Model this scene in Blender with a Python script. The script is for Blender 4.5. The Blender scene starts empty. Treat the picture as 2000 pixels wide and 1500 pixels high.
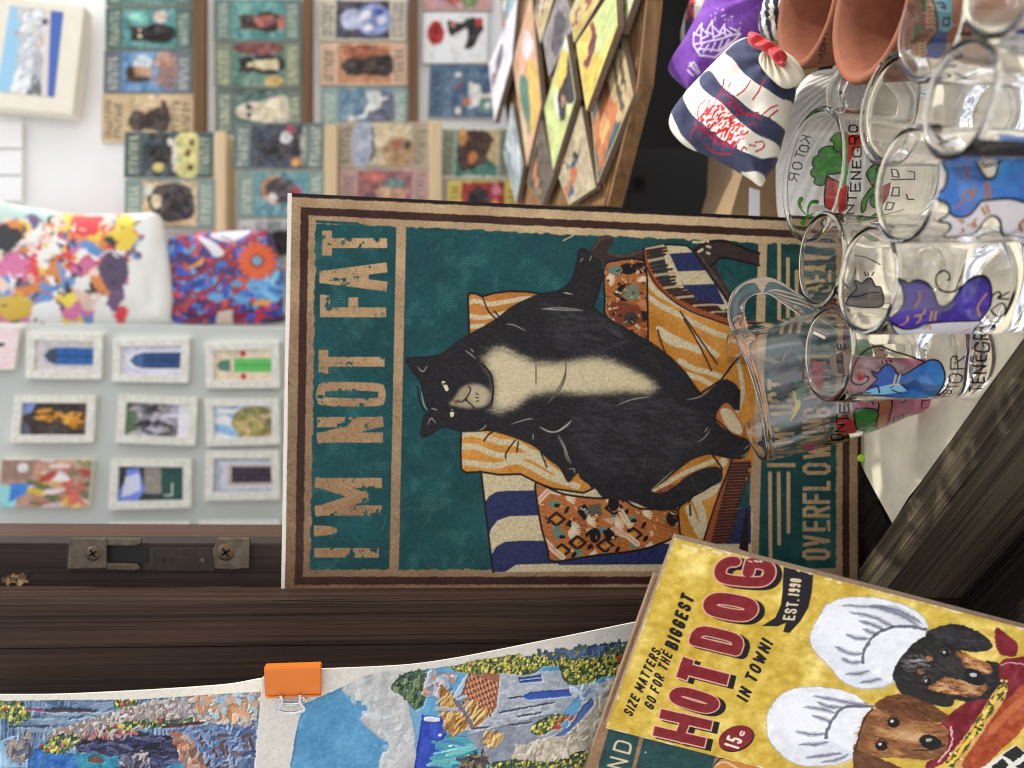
import bpy, bmesh, math, random
import numpy as np
from mathutils import Vector, Matrix
random.seed(7)
RNG = np.random.default_rng(11)
scn = bpy.context.scene
COL = scn.collection

# ------------------------------------------------------------------ camera
FPX, PITCH, ROLL, ZC = 1600.0, math.radians(6.2), math.radians(1.33), 0.262
_F = np.array([0, math.cos(PITCH), -math.sin(PITCH)])
_U0 = np.array([0, math.sin(PITCH), math.cos(PITCH)]); _R0 = np.array([1.0, 0, 0])
_R = math.cos(ROLL) * _R0 + math.sin(ROLL) * _U0
_U = -math.sin(ROLL) * _R0 + math.cos(ROLL) * _U0
CAM = np.array([0, 0, ZC])

def ray(x, y):
    """direction through pixel (x, y) of the 2000 x 1500 photograph, one metre along the optical axis"""
    return _F + (750 - y) / FPX * _R + (1000 - x) / FPX * _U
def at(x, y, d):
    return CAM + d * ray(x, y)
def on(x, y, p0, n):
    r = ray(x, y); n = np.asarray(n, float)
    return CAM + r * (np.dot(np.asarray(p0, float) - CAM, n) / np.dot(r, n))
def on_y(x, y, Y): return on(x, y, (0, Y, 0), (0, 1, 0))
def on_z(x, y, Z): return on(x, y, (0, 0, Z), (0, 0, 1))
def proj(P):
    d = np.asarray(P, float) - CAM
    w = d @ _F
    return np.stack([1000 - FPX * (d @ _U) / w, 750 - FPX * (d @ _R) / w], -1)

cd = bpy.data.cameras.new('camera'); cam = bpy.data.objects.new('camera', cd); COL.objects.link(cam)
M = Matrix.Identity(4)
for k in range(3):
    M[k][0] = -_U[k]; M[k][1] = _R[k]; M[k][2] = -_F[k]; M[k][3] = CAM[k]
cam.matrix_world = M
cd.sensor_fit = 'HORIZONTAL'; cd.sensor_width = 36.0; cd.lens = FPX / 2000 * 36.0
cd.clip_start = 0.01; cd.clip_end = 200
cd.dof.use_dof = True; cd.dof.focus_distance = 0.42; cd.dof.aperture_fstop = 5.6
scn.camera = cam

# ------------------------------------------------------------------ objects
def link(o, parent=None):
    COL.objects.link(o)
    if parent is not None: o.parent = parent
    return o
def tag(o, label=None, cat=None, group=None, kind=None):
    if label: o['label'] = label
    if cat: o['category'] = cat
    if group: o['group'] = group
    if kind: o['kind'] = kind
    return o
def thing(name, loc, label, cat, group=None):
    o = bpy.data.objects.new(name, None); o.location = Vector(loc); o.empty_display_size = .02
    COL.objects.link(o)
    return tag(o, label, cat, group)
def put(me, name, mat, parent=None):
    """link mesh data given in world coordinates, below a parent that stands at its own base"""
    if mat is not None and not me.materials: me.materials.append(mat)
    o = bpy.data.objects.new(name, me)
    if parent is not None:
        me.transform(Matrix.Translation(-base(parent)))
    return link(o, parent)
def base(o):
    v = Vector(o.location); p = o.parent
    while p is not None: v = v + Vector(p.location); p = p.parent
    return v
def bm_mesh(bm, smooth=False):
    me = bpy.data.meshes.new('mesh'); bm.normal_update(); bm.to_mesh(me); bm.free()
    if smooth: me.polygons.foreach_set('use_smooth', [True] * len(me.polygons))
    return me
def slab_bm(pts, nrm, thick, bevel=0, bm=None):
    """front polygon pts (3-D, anticlockwise seen from nrm) pushed back by thick"""
    bm2 = bmesh.new(); nrm = Vector(nrm).normalized()
    f = [bm2.verts.new(Vector(p)) for p in pts]
    b = [bm2.verts.new(Vector(p) - nrm * thick) for p in pts]
    bm2.faces.new(f); bm2.faces.new(b[::-1]); n = len(f)
    for i in range(n): bm2.faces.new((f[i], b[i], b[(i + 1) % n], f[(i + 1) % n]))
    bmesh.ops.recalc_face_normals(bm2, faces=bm2.faces)
    if bevel: bmesh.ops.bevel(bm2, geom=list(bm2.edges), offset=bevel, segments=2, affect='EDGES', profile=.6)
    if bm is None: return bm2
    me = bm_mesh(bm2); bm.from_mesh(me); bpy.data.meshes.remove(me)
    return bm
def slab(name, pts, nrm, thick, mat, parent=None, bevel=0):
    return put(bm_mesh(slab_bm(pts, nrm, thick, bevel)), name, mat, parent)
def box_pts(c, sx, sy):
    x, y, z = c
    return [(x - sx, y - sy, z), (x + sx, y - sy, z), (x + sx, y + sy, z), (x - sx, y + sy, z)]
def box(name, lo, hi, mat, parent=None, bevel=0):
    (x0, y0, z0), (x1, y1, z1) = lo, hi
    return slab(name, [(x0, y0, z1), (x1, y0, z1), (x1, y1, z1), (x0, y1, z1)], (0, 0, 1), z1 - z0, mat, parent, bevel)
def lathe_mesh(prof, seg=72, mtx=None, wob=None):
    P = np.array(prof, float); n = len(P); A = np.linspace(0, 2 * np.pi, seg, endpoint=False)
    bm = bmesh.new(); rings = []
    for r, z in P:
        if r < 1e-7: rings.append([bm.verts.new((0, 0, z))]); continue
        rings.append([bm.verts.new((r * math.cos(a), r * math.sin(a), z)) for a in A])
    for k in range(n - 1):
        a, b = rings[k], rings[k + 1]
        for i in range(seg):
            j = (i + 1) % seg
            if len(a) == 1 and len(b) == 1: continue
            if len(a) == 1: bm.faces.new((a[0], b[j], b[i]))
            elif len(b) == 1: bm.faces.new((a[i], a[j], b[0]))
            else: bm.faces.new((a[i], a[j], b[j], b[i]))
    if mtx is not None: bm.transform(mtx)
    bmesh.ops.recalc_face_normals(bm, faces=bm.faces)
    return bm_mesh(bm, True)
def tube_bm(pts, rad, seg=14, closed=False, bm=None):
    P = [Vector(p) for p in pts]; n = len(P); bm = bm or bmesh.new()
    R = rad if hasattr(rad, '__len__') else [rad] * n
    prev = None; rings = []
    for i in range(n):
        t = (P[(i + 1) % n] - P[i - 1]) if closed else (P[min(i + 1, n - 1)] - P[max(i - 1, 0)])
        t.normalize()
        if prev is None:
            u = t.orthogonal().normalized()
        else:
            u = (prev - t * prev.dot(t)).normalized()
        prev = u; v = t.cross(u)
        rings.append([bm.verts.new(P[i] + (u * math.cos(2 * math.pi * k / seg) + v * math.sin(2 * math.pi * k / seg)) * R[i]) for k in range(seg)])
    m = n if closed else n - 1
    for i in range(m):
        a, b = rings[i], rings[(i + 1) % n]
        for k in range(seg): bm.faces.new((a[k], a[(k + 1) % seg], b[(k + 1) % seg], b[k]))
    if not closed:
        bm.faces.new(rings[0][::-1]); bm.faces.new(rings[-1])
    bmesh.ops.recalc_face_normals(bm, faces=bm.faces)
    return bm
def spline(pts, closed=False, per=8):
    P = np.array(pts, float); n = len(P); out = []
    rng = range(n if closed else n - 1)
    for i in rng:
        if closed: p0, p1, p2, p3 = P[i - 1], P[i], P[(i + 1) % n], P[(i + 2) % n]
        else: p0, p1, p2, p3 = P[max(i - 1, 0)], P[i], P[i + 1], P[min(i + 2, n - 1)]
        for t in np.arange(per) / per:
            out.append(.5 * (2 * p1 + (p2 - p0) * t + (2 * p0 - 5 * p1 + 4 * p2 - p3) * t * t + (3 * p1 - p0 - 3 * p2 + p3) * t ** 3))
    if not closed: out.append(P[-1])
    return np.array(out)

# ------------------------------------------------------------------ noise and a small painter
def s2l(c):
    c = np.clip(np.asarray(c, float), 0, 1)
    return np.where(c <= .04045, c / 12.92, ((c + .055) / 1.055) ** 2.4)
def rgb(*c): return np.array(c, float) / 255
def vnoise(h, w, cy, cx=None, seed=0):
    cx = cx or cy; r = np.random.default_rng(seed)
    gh, gw = int(h / cy) + 3, int(w / cx) + 3
    g = r.random((gh, gw))
    y = np.arange(h) / cy; x = np.arange(w) / cx
    yi, xi = y.astype(int), x.astype(int); fy, fx = y - yi, x - xi
    fy = (fy * fy * (3 - 2 * fy))[:, None]; fx = (fx * fx * (3 - 2 * fx))[None, :]
    a = g[yi][:, xi]; b = g[yi][:, xi + 1]; c = g[yi + 1][:, xi]; d = g[yi + 1][:, xi + 1]
    return (a * (1 - fx) + b * fx) * (1 - fy) + (c * (1 - fx) + d * fx) * fy
def fbm(h, w, cell, seed=0, octs=4):
    o, amp, t = 0, 1, 0
    for k in range(octs):
        o = o + amp * vnoise(h, w, max(cell / 2 ** k, 1.01), seed=seed + k); t += amp; amp *= .55
    return o / t
def homog(src, dst):
    A, b = [], []
    for (x, y), (u, v) in zip(src, dst):
        A += [[x, y, 1, 0, 0, 0, -u * x, -u * y], [0, 0, 0, x, y, 1, -v * x, -v * y]]; b += [u, v]
    h = np.append(np.linalg.solve(np.array(A, float), np.array(b, float)), 1).reshape(3, 3)
    def f(p):
        p = np.asarray(p, float); q = np.concatenate([p, np.ones(p.shape[:-1] + (1,))], -1) @ h.T
        return q[..., :2] / q[..., 2:]
    return f

class Cv:
    """a painter's canvas: rgb in display values, alpha; tf turns traced coordinates into canvas pixels"""
    def __init__(s, w, h, bg=None, tf=None, k=1.0):
        s.w, s.h = int(w), int(h); s.tf = tf or (lambda p: np.asarray(p, float)); s.k = k
        s.c = np.zeros((s.h, s.w, 3)); s.a = np.zeros((s.h, s.w))
        if bg is not None: s.c[:] = bg; s.a[:] = 1
    def put(s, m, col, y0=0, x0=0, al=1.0):
        h, w = m.shape
        if h <= 0 or w <= 0: return
        m = m * al; S = np.s_[y0:y0 + h, x0:x0 + w]
        col = np.asarray(col, float)
        if col.ndim == 3: col = col[S]
        a0 = s.a[S]; s.c[S] = np.where((a0 <= 0)[..., None], np.broadcast_to(col, s.c[S].shape), s.c[S] * (1 - m[..., None]) + col * m[..., None])
        s.a[S] = a0 + m * (1 - a0)
    def mask(s, pts, ss=3):
        P = np.asarray(pts, float)
        x0, y0 = np.floor(P.min(0)).astype(int) - 1; x1, y1 = np.ceil(P.max(0)).astype(int) + 1
        x0, y0 = max(x0, 0), max(y0, 0); x1, y1 = min(x1, s.w), min(y1, s.h)
        if x1 <= x0 or y1 <= y0: return None
        H, W = (y1 - y0) * ss, (x1 - x0) * ss
        Q = (P - [x0, y0]) * ss; acc = np.zeros((H, W + 1), np.int32)
        for (ax, ay), (bx, by) in zip(Q, np.roll(Q, -1, 0)):
            if ay == by: continue
            if ay > by: ax, ay, bx, by = bx, by, ax, ay
            r0, r1 = max(int(math.ceil(ay - .5)), 0), min(int(math.ceil(by - .5)), H)
            if r1 <= r0: continue
            r = np.arange(r0, r1); xs = ax + (r + .5 - ay) * (bx - ax) / (by - ay)
            c = np.clip(np.ceil(xs - .5), 0, W).astype(int)
            acc[r, c] += 1
        m = (np.cumsum(acc, 1)[:, :W] & 1).reshape(y1 - y0, ss, x1 - x0, ss).mean((1, 3))
        return m, y0, x0
    def poly(s, pts, col, smooth=False, al=1.0, raw=False, wear=None, soft=0):
        P = spline(pts, True) if smooth else np.asarray(pts, float)
        if not smooth and len(P) < 12:
            P = np.concatenate([np.linspace(P[i], P[(i + 1) % len(P)], 6, endpoint=False) for i in range(len(P))])
        P = P if raw else s.tf(P)
        r = s.mask(P)
        if r is None: return
        m, y0, x0 = r
        if soft:
            m = np.pad(m, soft * 2); yy = max(y0 - soft * 2, 0); xx = max(x0 - soft * 2, 0)
            m = m[yy - (y0 - soft * 2):, xx - (x0 - soft * 2):]; y0, x0 = yy, xx
            m = m[:s.h - y0, :s.w - x0]
            for _ in range(2):
                for ax in (0, 1):
                    cs = np.cumsum(np.pad(m, [(soft + 1, soft) if i == ax else (0, 0) for i in (0, 1)]), ax); n = m.shape[ax]
                    m = (np.take(cs, np.arange(2 * soft + 1, 2 * soft + 1 + n), ax) - np.take(cs, np.arange(n), ax)) / (2 * soft + 1)
        if wear is not None: m = m * wear[y0:y0 + m.shape[0], x0:x0 + m.shape[1]]
        s.put(m, col, y0, x0, al)
    def line(s, pts, w, col, smooth=False, al=1.0, raw=False, taper=False, wear=None):
        P = spline(pts) if smooth else np.asarray(pts, float)
        P = P if raw else s.tf(P)
        hw = w * s.k / 2; pad = hw + 2
        x0, y0 = np.maximum(np.floor(P.min(0) - pad), 0).astype(int); x1, y1 = np.minimum(np.ceil(P.max(0) + pad), [s.w, s.h]).astype(int)
        if x1 <= x0 or y1 <= y0: return
        m = np.zeros((y1 - y0, x1 - x0)); n = len(P) - 1
        for i in range(n):
            a, b = P[i], P[i + 1]
            if taper: t0 = (i + .5) / n; h_ = hw * (math.sin(math.pi * t0) ** .6 if taper != 2 else 1 - .8 * t0)
            else: h_ = hw
            lo = np.maximum(np.floor(np.minimum(a, b) - pad), [x0, y0]).astype(int); hi = np.minimum(np.ceil(np.maximum(a, b) + pad), [x1, y1]).astype(int)
            if (hi <= lo).any(): continue
            X = np.arange(lo[0], hi[0])[None, :] + .5; Y = np.arange(lo[1], hi[1])[:, None] + .5
            d = b - a; L = max(d @ d, 1e-9)
            t = np.clip(((X - a[0]) * d[0] + (Y - a[1]) * d[1]) / L, 0, 1)
            D = np.hypot(X - a[0] - t * d[0], Y - a[1] - t * d[1])
            v = m[lo[1] - y0:hi[1] - y0, lo[0] - x0:hi[0] - x0]
            np.maximum(v, np.clip(h_ - D + .5, 0, 1), out=v)
        if wear is not None: m *= wear[y0:y1, x0:x1]
        s.put(m, col, y0, x0, al)
    def ell(s, c, rx, ry, col, rot=0, al=1.0, **kw):
        t = np.linspace(0, 2 * np.pi, 40, endpoint=False); cr, sr = math.cos(rot), math.sin(rot)
        X, Y = rx * np.cos(t), ry * np.sin(t)
        s.poly(np.stack([c[0] + X * cr - Y * sr, c[1] + X * sr + Y * cr], -1), col, al=al, **kw)
    def grain(s, amt, cell=1.3, seed=1, chroma=0):
        n = vnoise(s.h, s.w, cell, seed=seed) - .5 + (vnoise(s.h, s.w, cell * 3, seed=seed + 9) - .5) * .6
        s.c = np.clip(s.c + n[..., None] * amt * 2, 0, 1)
    def warp(s, amp, cell, seed=0, soft=0.0):
        dx = (fbm(s.h, s.w, cell, seed, 3) - .5) * 4 * amp; dy = (fbm(s.h, s.w, cell, seed + 50, 3) - .5) * 4 * amp
        yy, xx = np.mgrid[0:s.h, 0:s.w]
        yi = np.clip(yy + dy + .5, 0, s.h - 1).astype(int); xi = np.clip(xx + dx + .5, 0, s.w - 1).astype(int)
        s.c = s.c[yi, xi]
        if soft:
            b = (np.roll(s.c, 1, 0) + np.roll(s.c, -1, 0) + np.roll(s.c, 1, 1) + np.roll(s.c, -1, 1)) / 4
            s.c = s.c * (1 - soft) + b * soft
    def blot(s, col, cell, lo, hi, al, seed):
        n = fbm(s.h, s.w, cell, seed)
        s.put(np.clip((n - lo) / (hi - lo), 0, 1), col, al=al)
    def dabs(s, n, region, cols, r, seed=0, ang=None, asp=2.2, al=.9, jit=.08):
        """n brush dabs inside the polygon region (traced coordinates)"""
        R = np.asarray(region, float); rr = random.Random(seed); lo, hi = R.min(0), R.max(0); k = 0; tries = 0
        while k < n and tries < n * 12:
            tries += 1
            p = np.array([rr.uniform(lo[0], hi[0]), rr.uniform(lo[1], hi[1])])
            c = False; j = len(R) - 1
            for i in range(len(R)):
                if (R[i][1] > p[1]) != (R[j][1] > p[1]) and p[0] < (R[j][0] - R[i][0]) * (p[1] - R[i][1]) / (R[j][1] - R[i][1]) + R[i][0]: c = not c
                j = i
            if not c: continue
            q = r * rr.uniform(.5, 1.4); a = rr.uniform(0, 3.14) if ang is None else ang + rr.uniform(-.4, .4)
            col = np.clip(cols[rr.randrange(len(cols))] + rr.uniform(-jit, jit), 0, 1)
            s.ell(p, q * asp ** .5, q / asp ** .5, col, rot=a, al=al); k += 1

GL = {
 'A': [[(0, 1), (.42, 0), (.58, 0), (1, 1)], [(.2, .68), (.8, .68)]],
 'B': [[(0, 0), (0, 1), (.75, 1), (1, .86), (1, .62), (.75, .48), (0, .48)], [(.75, .48), (.92, .36), (.92, .12), (.72, 0), (0, 0)]],
 'C': [[(1, .25), (1, .13), (.75, 0), (.25, 0), (0, .15), (0, .85), (.25, 1), (.75, 1), (1, .87), (1, .75)]],
 'D': [[(0, 0), (0, 1), (.5, 1), (.8, .95), (.95, .85), (1, .7), (1, .3), (.95, .15), (.8, .05), (.5, 0), (0, 0)]],
 'E': [[(1, 0), (0, 0), (0, 1), (1, 1)], [(0, .48), (.8, .48)]],
 'F': [[(1, 0), (0, 0), (0, 1)], [(0, .5), (.8, .5)]],
 'G': [[(1, .25), (1, .15), (.75, 0), (.25, 0), (0, .15), (0, .85), (.25, 1), (.75, 1), (1, .85), (1, .57)], [(1, .57), (.5, .57)]],
 'H': [[(0, 0), (0, 1)], [(1, 0), (1, 1)], [(0, .5), (1, .5)]],
 'I': [[(.5, 0), (.5, 1)]],
 'K': [[(0, 0), (0, 1)], [(1, 0), (.05, .55)], [(.3, .42), (1, 1)]],
 'L': [[(0, 0), (0, 1), (1, 1)]],
 'M': [[(0, 1), (0, 0), (.5, .75), (1, 0), (1, 1)]],
 'N': [[(0, 1), (0, 0), (1, 1), (1, 0)]],
 'O': [[(.3, 0), (.7, 0), (1, .15), (1, .85), (.7, 1), (.3, 1), (0, .85), (0, .15), (.3, 0)]],
 'P': [[(0, 1), (0, 0), (.75, 0), (1, .14), (1, .4), (.75, .54), (0, .54)]],
 'R': [[(0, 1), (0, 0), (.75, 0), (1, .14), (1, .38), (.75, .5), (0, .5)], [(.5, .5), (1, 1)]],
 'S': [[(1, .22), (1, .13), (.75, 0), (.25, 0), (0, .13), (0, .35), (.25, .47), (.75, .53), (1, .65), (1, .87), (.75, 1), (.25, 1), (0, .87), (0, .78)]],
 'T': [[(0, 0), (1, 0)], [(.5, 0), (.5, 1)]],
 'U': [[(0, 0), (0, .85), (.25, 1), (.75, 1), (1, .85), (1, 0)]],
 'V': [[(0, 0), (.5, 1), (1, 0)]],
 'W': [[(0, 0), (.25, 1), (.5, .25), (.75, 1), (1, 0)]],
 'X': [[(0, 0), (1, 1)], [(1, 0), (0, 1)]],
 'Y': [[(0, 0), (.5, .5), (1, 0)], [(.5, .5), (.5, 1)]],
 'Z': [[(0, 0), (1, 0), (0, 1), (1, 1)]],
 '0': [[(.3, 0), (.7, 0), (1, .15), (1, .85), (.7, 1), (.3, 1), (0, .85), (0, .15), (.3, 0)]],
 '1': [[(.2, .18), (.55, 0), (.55, 1)]],
 '4': [[(.7, 1), (.7, 0), (0, .68), (1, .68)]],
 '5': [[(1, 0), (.1, 0), (.05, .45), (.7, .42), (1, .58), (1, .85), (.7, 1), (.25, 1), (0, .87)]],
 '6': [[(.95, .1), (.7, 0), (.3, 0), (0, .15), (0, .85), (.3, 1), (.7, 1), (1, .85), (1, .6), (.7, .48), (0, .55)]],
 '9': [[(.05, .9), (.3, 1), (.7, 1), (1, .85), (1, .15), (.7, 0), (.3, 0), (0, .15), (0, .4), (.3, .52), (1, .45)]],
 "'": [[(.5, 0), (.5, .28)]], '.': [[(.4, .97), (.6, .97)]], '!': [[(.5, 0), (.5, .68)], [(.5, .95), (.5, 1)]],
 'c': [[(1, .45), (.6, .35), (.15, .45), (0, .68), (.15, .9), (.6, 1), (1, .9)]],
}
def chaikin(P, n=2):
    P = np.asarray(P, float)
    for _ in range(n):
        cl = np.allclose(P[0], P[-1]); a, b = P[:-1], P[1:]
        Q = np.stack([a * .75 + b * .25, a * .25 + b * .75], 1).reshape(-1, 2)
        P = np.concatenate([Q, Q[:1]]) if cl else np.concatenate([P[:1], Q[1:-1], P[-1:]])
    return P
ROUNDED = set('CGOSUc069')
def glyph(cv, ch, tl, tr, bl, w, col, block=False, dx=0, dy=0, wear=None, rnd=0, al=1.0):
    """one letter in the parallelogram tl-tr-bl (traced coordinates); w is the stroke width there"""
    tl, tr, bl = (np.asarray(v, float) for v in (tl, tr, bl)); ex, ey = tr - tl, bl - tl
    lx, ly = np.linalg.norm(ex), np.linalg.norm(ey); ix, iy = min(w / 2 / lx, .45), min(w / 2 / ly, .45)
    for st in GL[ch]:
        if ch in ROUNDED and not block: st = chaikin(st, 2)
        P = np.array([tl + ex * (ix + (1 - 2 * ix) * u) + ey * (iy + (1 - 2 * iy) * v) for u, v in st]) + [dx, dy]
        if rnd: P = P + np.random.default_rng(int(abs(tl.sum()) * 10)).normal(0, rnd, P.shape)
        if block:
            for a, b in zip(P[:-1], P[1:]):
                d = (b - a) / max(np.linalg.norm(b - a), 1e-6); n = np.array([-d[1], d[0]]) * w / 2
                e = d * w / 2 * .96
                cv.poly([a - e + n, b + e + n, b + e - n, a - e - n], col, wear=wear, al=al)
        else: cv.line(P, w, col, wear=wear, al=al)
def text(cv, st, p0, p1, h, w, col, gap=.25, wd=.55, slant=0, block=False, **kw):
    """st along p0 -> p1 (the line through the letters' tops), height vector h (towards the feet)"""
    p0, p1, h = (np.asarray(v, float) for v in (p0, p1, h)); d = p1 - p0
    ws = [{'I': .35, "'": .3, '.': .3, '!': .35, ' ': .5, 'M': 1.35, 'W': 1.35, '1': .7}.get(c, 1.0) for c in st]
    tot = sum(ws) + gap * (len(st) - 1); x = 0
    for c, q in zip(st, ws):
        if c != ' ':
            a = p0 + d * x / tot; b = p0 + d * (x + q) / tot; sl = d / np.linalg.norm(d) * slant
            glyph(cv, c, a + sl, b + sl, a + h - sl, w, col, block, **kw)
        x += q + gap
# ------------------------------------------------------------------ canvas -> mesh
def raw_grid(verts, faces):
    me = bpy.data.meshes.new('mesh'); n, m = len(verts), len(faces)
    me.vertices.add(n); me.vertices.foreach_set('co', np.ascontiguousarray(verts, np.float32).ravel())
    me.loops.add(m * 4); me.loops.foreach_set('vertex_index', np.ascontiguousarray(faces, np.int32).ravel())
    me.polygons.add(m); me.polygons.foreach_set('loop_start', np.arange(0, m * 4, 4, dtype=np.int32))
    me.polygons.foreach_set('loop_total', np.full(m, 4, np.int32))
    me.polygons.foreach_set('use_smooth', np.ones(m, bool))
    me.update(calc_edges=True); me.validate()
    return me
def paint(me, col, alpha=None):
    at_ = me.color_attributes.new('Col', 'FLOAT_COLOR', 'POINT')
    a = np.ones((len(col), 1)) if alpha is None else alpha.reshape(-1, 1)
    at_.data.foreach_set('color', np.ascontiguousarray(np.concatenate([col, a], 1), np.float32).ravel())
GAIN = .88
def albedo(c, gain=None): return np.clip(s2l(c) / (gain or GAIN), .004, .88)
def grid_mesh(cv, fn, gain=None, cut=False):
    h, w = cv.h, cv.w
    S, T = np.meshgrid((np.arange(w) + .5) / w, (np.arange(h) + .5) / h)
    S = (S - S.min()) / (S.max() - S.min()); T = (T - T.min()) / (T.max() - T.min())
    V = fn(S, T).reshape(-1, 3); I = np.arange(h * w).reshape(h, w)
    Fc = np.stack([I[:-1, :-1], I[1:, :-1], I[1:, 1:], I[:-1, 1:]], -1).reshape(-1, 4)
    col = albedo(cv.c, gain).reshape(-1, 3); al = cv.a.reshape(-1)
    if cut:
        Fc = Fc[al[Fc].max(1) > .03]; used = np.unique(Fc); rm = np.full(h * w, -1); rm[used] = np.arange(len(used))
        V, Fc, col, al = V[used], rm[Fc], col[used], al[used]
    me = raw_grid(V, Fc); paint(me, col, al)
    return me
def quad_fn(tl, tr, br, bl, off=None, relief=None):
    tl, tr, br, bl = (np.asarray(v, float) for v in (tl, tr, br, bl)); n = np.cross(tr - tl, tl - bl); n /= np.linalg.norm(n)
    def f(S, T):
        S3, T3 = S[..., None], T[..., None]
        P = (tl * (1 - S3) + tr * S3) * (1 - T3) + (bl * (1 - S3) + br * S3) * T3
        if off: P = P + n * off
        if relief is not None: P = P + n * relief[..., None]
        return P
    return f

# ------------------------------------------------------------------ materials
def nt(name):
    m = bpy.data.materials.new(name); m.use_nodes = True
    t = m.node_tree; b = t.nodes['Principled BSDF']
    return m, t, b
def N(t, kind, **kw):
    n = t.nodes.new(kind)
    for k, v in kw.items():
        if k in n.inputs: n.inputs[k].default_value = v
        else: setattr(n, k, v)
    return n
def bumpy(t, b, src, strength, dist):
    bp = N(t, 'ShaderNodeBump', Strength=strength, Distance=dist); t.links.new(src, bp.inputs['Height']); t.links.new(bp.outputs[0], b.inputs['Normal'])
    return bp
def coords(t, scale=(1, 1, 1), rot=(0, 0, 0)):
    tc = N(t, 'ShaderNodeTexCoord'); mp = N(t, 'ShaderNodeMapping'); mp.inputs['Scale'].default_value = scale; mp.inputs['Rotation'].default_value = rot
    t.links.new(tc.outputs['Object'], mp.inputs[0]); return mp.outputs[0]
def plain(name, col, rough=.6, metal=0, noise=0, nscale=60, bump=0, bscale=400, bdist=.0005, spec=.4):
    m, t, b = nt(name); c = tuple(s2l(np.array(col) / 255)) + (1,)
    b.inputs['Base Color'].default_value = c; b.inputs['Roughness'].default_value = rough; b.inputs['Metallic'].default_value = metal; b.inputs['Specular IOR Level'].default_value = spec
    v = coords(t)
    if noise:
        n = N(t, 'ShaderNodeTexNoise', Scale=nscale, Detail=6.0, Roughness=.65); t.links.new(v, n.inputs['Vector'])
        r = N(t, 'ShaderNodeValToRGB'); t.links.new(n.outputs['Fac'], r.inputs[0])
        r.color_ramp.elements[0].position = .3; r.color_ramp.elements[1].position = .72
        r.color_ramp.elements[0].color = tuple(x * (1 - noise) for x in c[:3]) + (1,); r.color_ramp.elements[1].color = tuple(min(x * (1 + noise), .9) for x in c[:3]) + (1,)
        t.links.new(r.outputs[0], b.inputs['Base Color'])
    if bump:
        n2 = N(t, 'ShaderNodeTexNoise', Scale=bscale, Detail=5.0); t.links.new(v, n2.inputs['Vector']); bumpy(t, b, n2.outputs['Fac'], bump, bdist)
    return m
def print_mat(name, rough=.45, spec=.4, bump=0, bscale=900, coat=0):
    m, t, b = nt(name); a = N(t, 'ShaderNodeVertexColor', layer_name='Col'); t.links.new(a.outputs['Color'], b.inputs['Base Color'])
    b.inputs['Roughness'].default_value = rough; b.inputs['Specular IOR Level'].default_value = spec; b.inputs['Coat Weight'].default_value = coat
    if bump:
        n2 = N(t, 'ShaderNodeTexNoise', Scale=bscale, Detail=4.0); t.links.new(coords(t), n2.inputs['Vector']); bumpy(t, b, n2.outputs['Fac'], bump, .0004)
    return m
def decal_mat(name, rough=.25, trans=0.0):
    m, t, b = nt(name); a = N(t, 'ShaderNodeVertexColor', layer_name='Col'); t.links.new(a.outputs['Color'], b.inputs['Base Color'])
    b.inputs['Roughness'].default_value = rough; b.inputs['Specular IOR Level'].default_value = .35
    if trans:
        tl = N(t, 'ShaderNodeBsdfTranslucent'); t.links.new(a.outputs['Color'], tl.inputs[0]); mx = N(t, 'ShaderNodeMixShader', Fac=trans)
        t.links.new(b.outputs[0], mx.inputs[1]); t.links.new(tl.outputs[0], mx.inputs[2]); src = mx.outputs[0]
    else: src = b.outputs[0]
    tr = N(t, 'ShaderNodeBsdfTransparent'); mx2 = N(t, 'ShaderNodeMixShader'); t.links.new(a.outputs['Alpha'], mx2.inputs[0]); t.links.new(tr.outputs[0], mx2.inputs[1]); t.links.new(src, mx2.inputs[2])
    t.links.new(mx2.outputs[0], t.nodes['Material Output'].inputs['Surface'])
    return m
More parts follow.
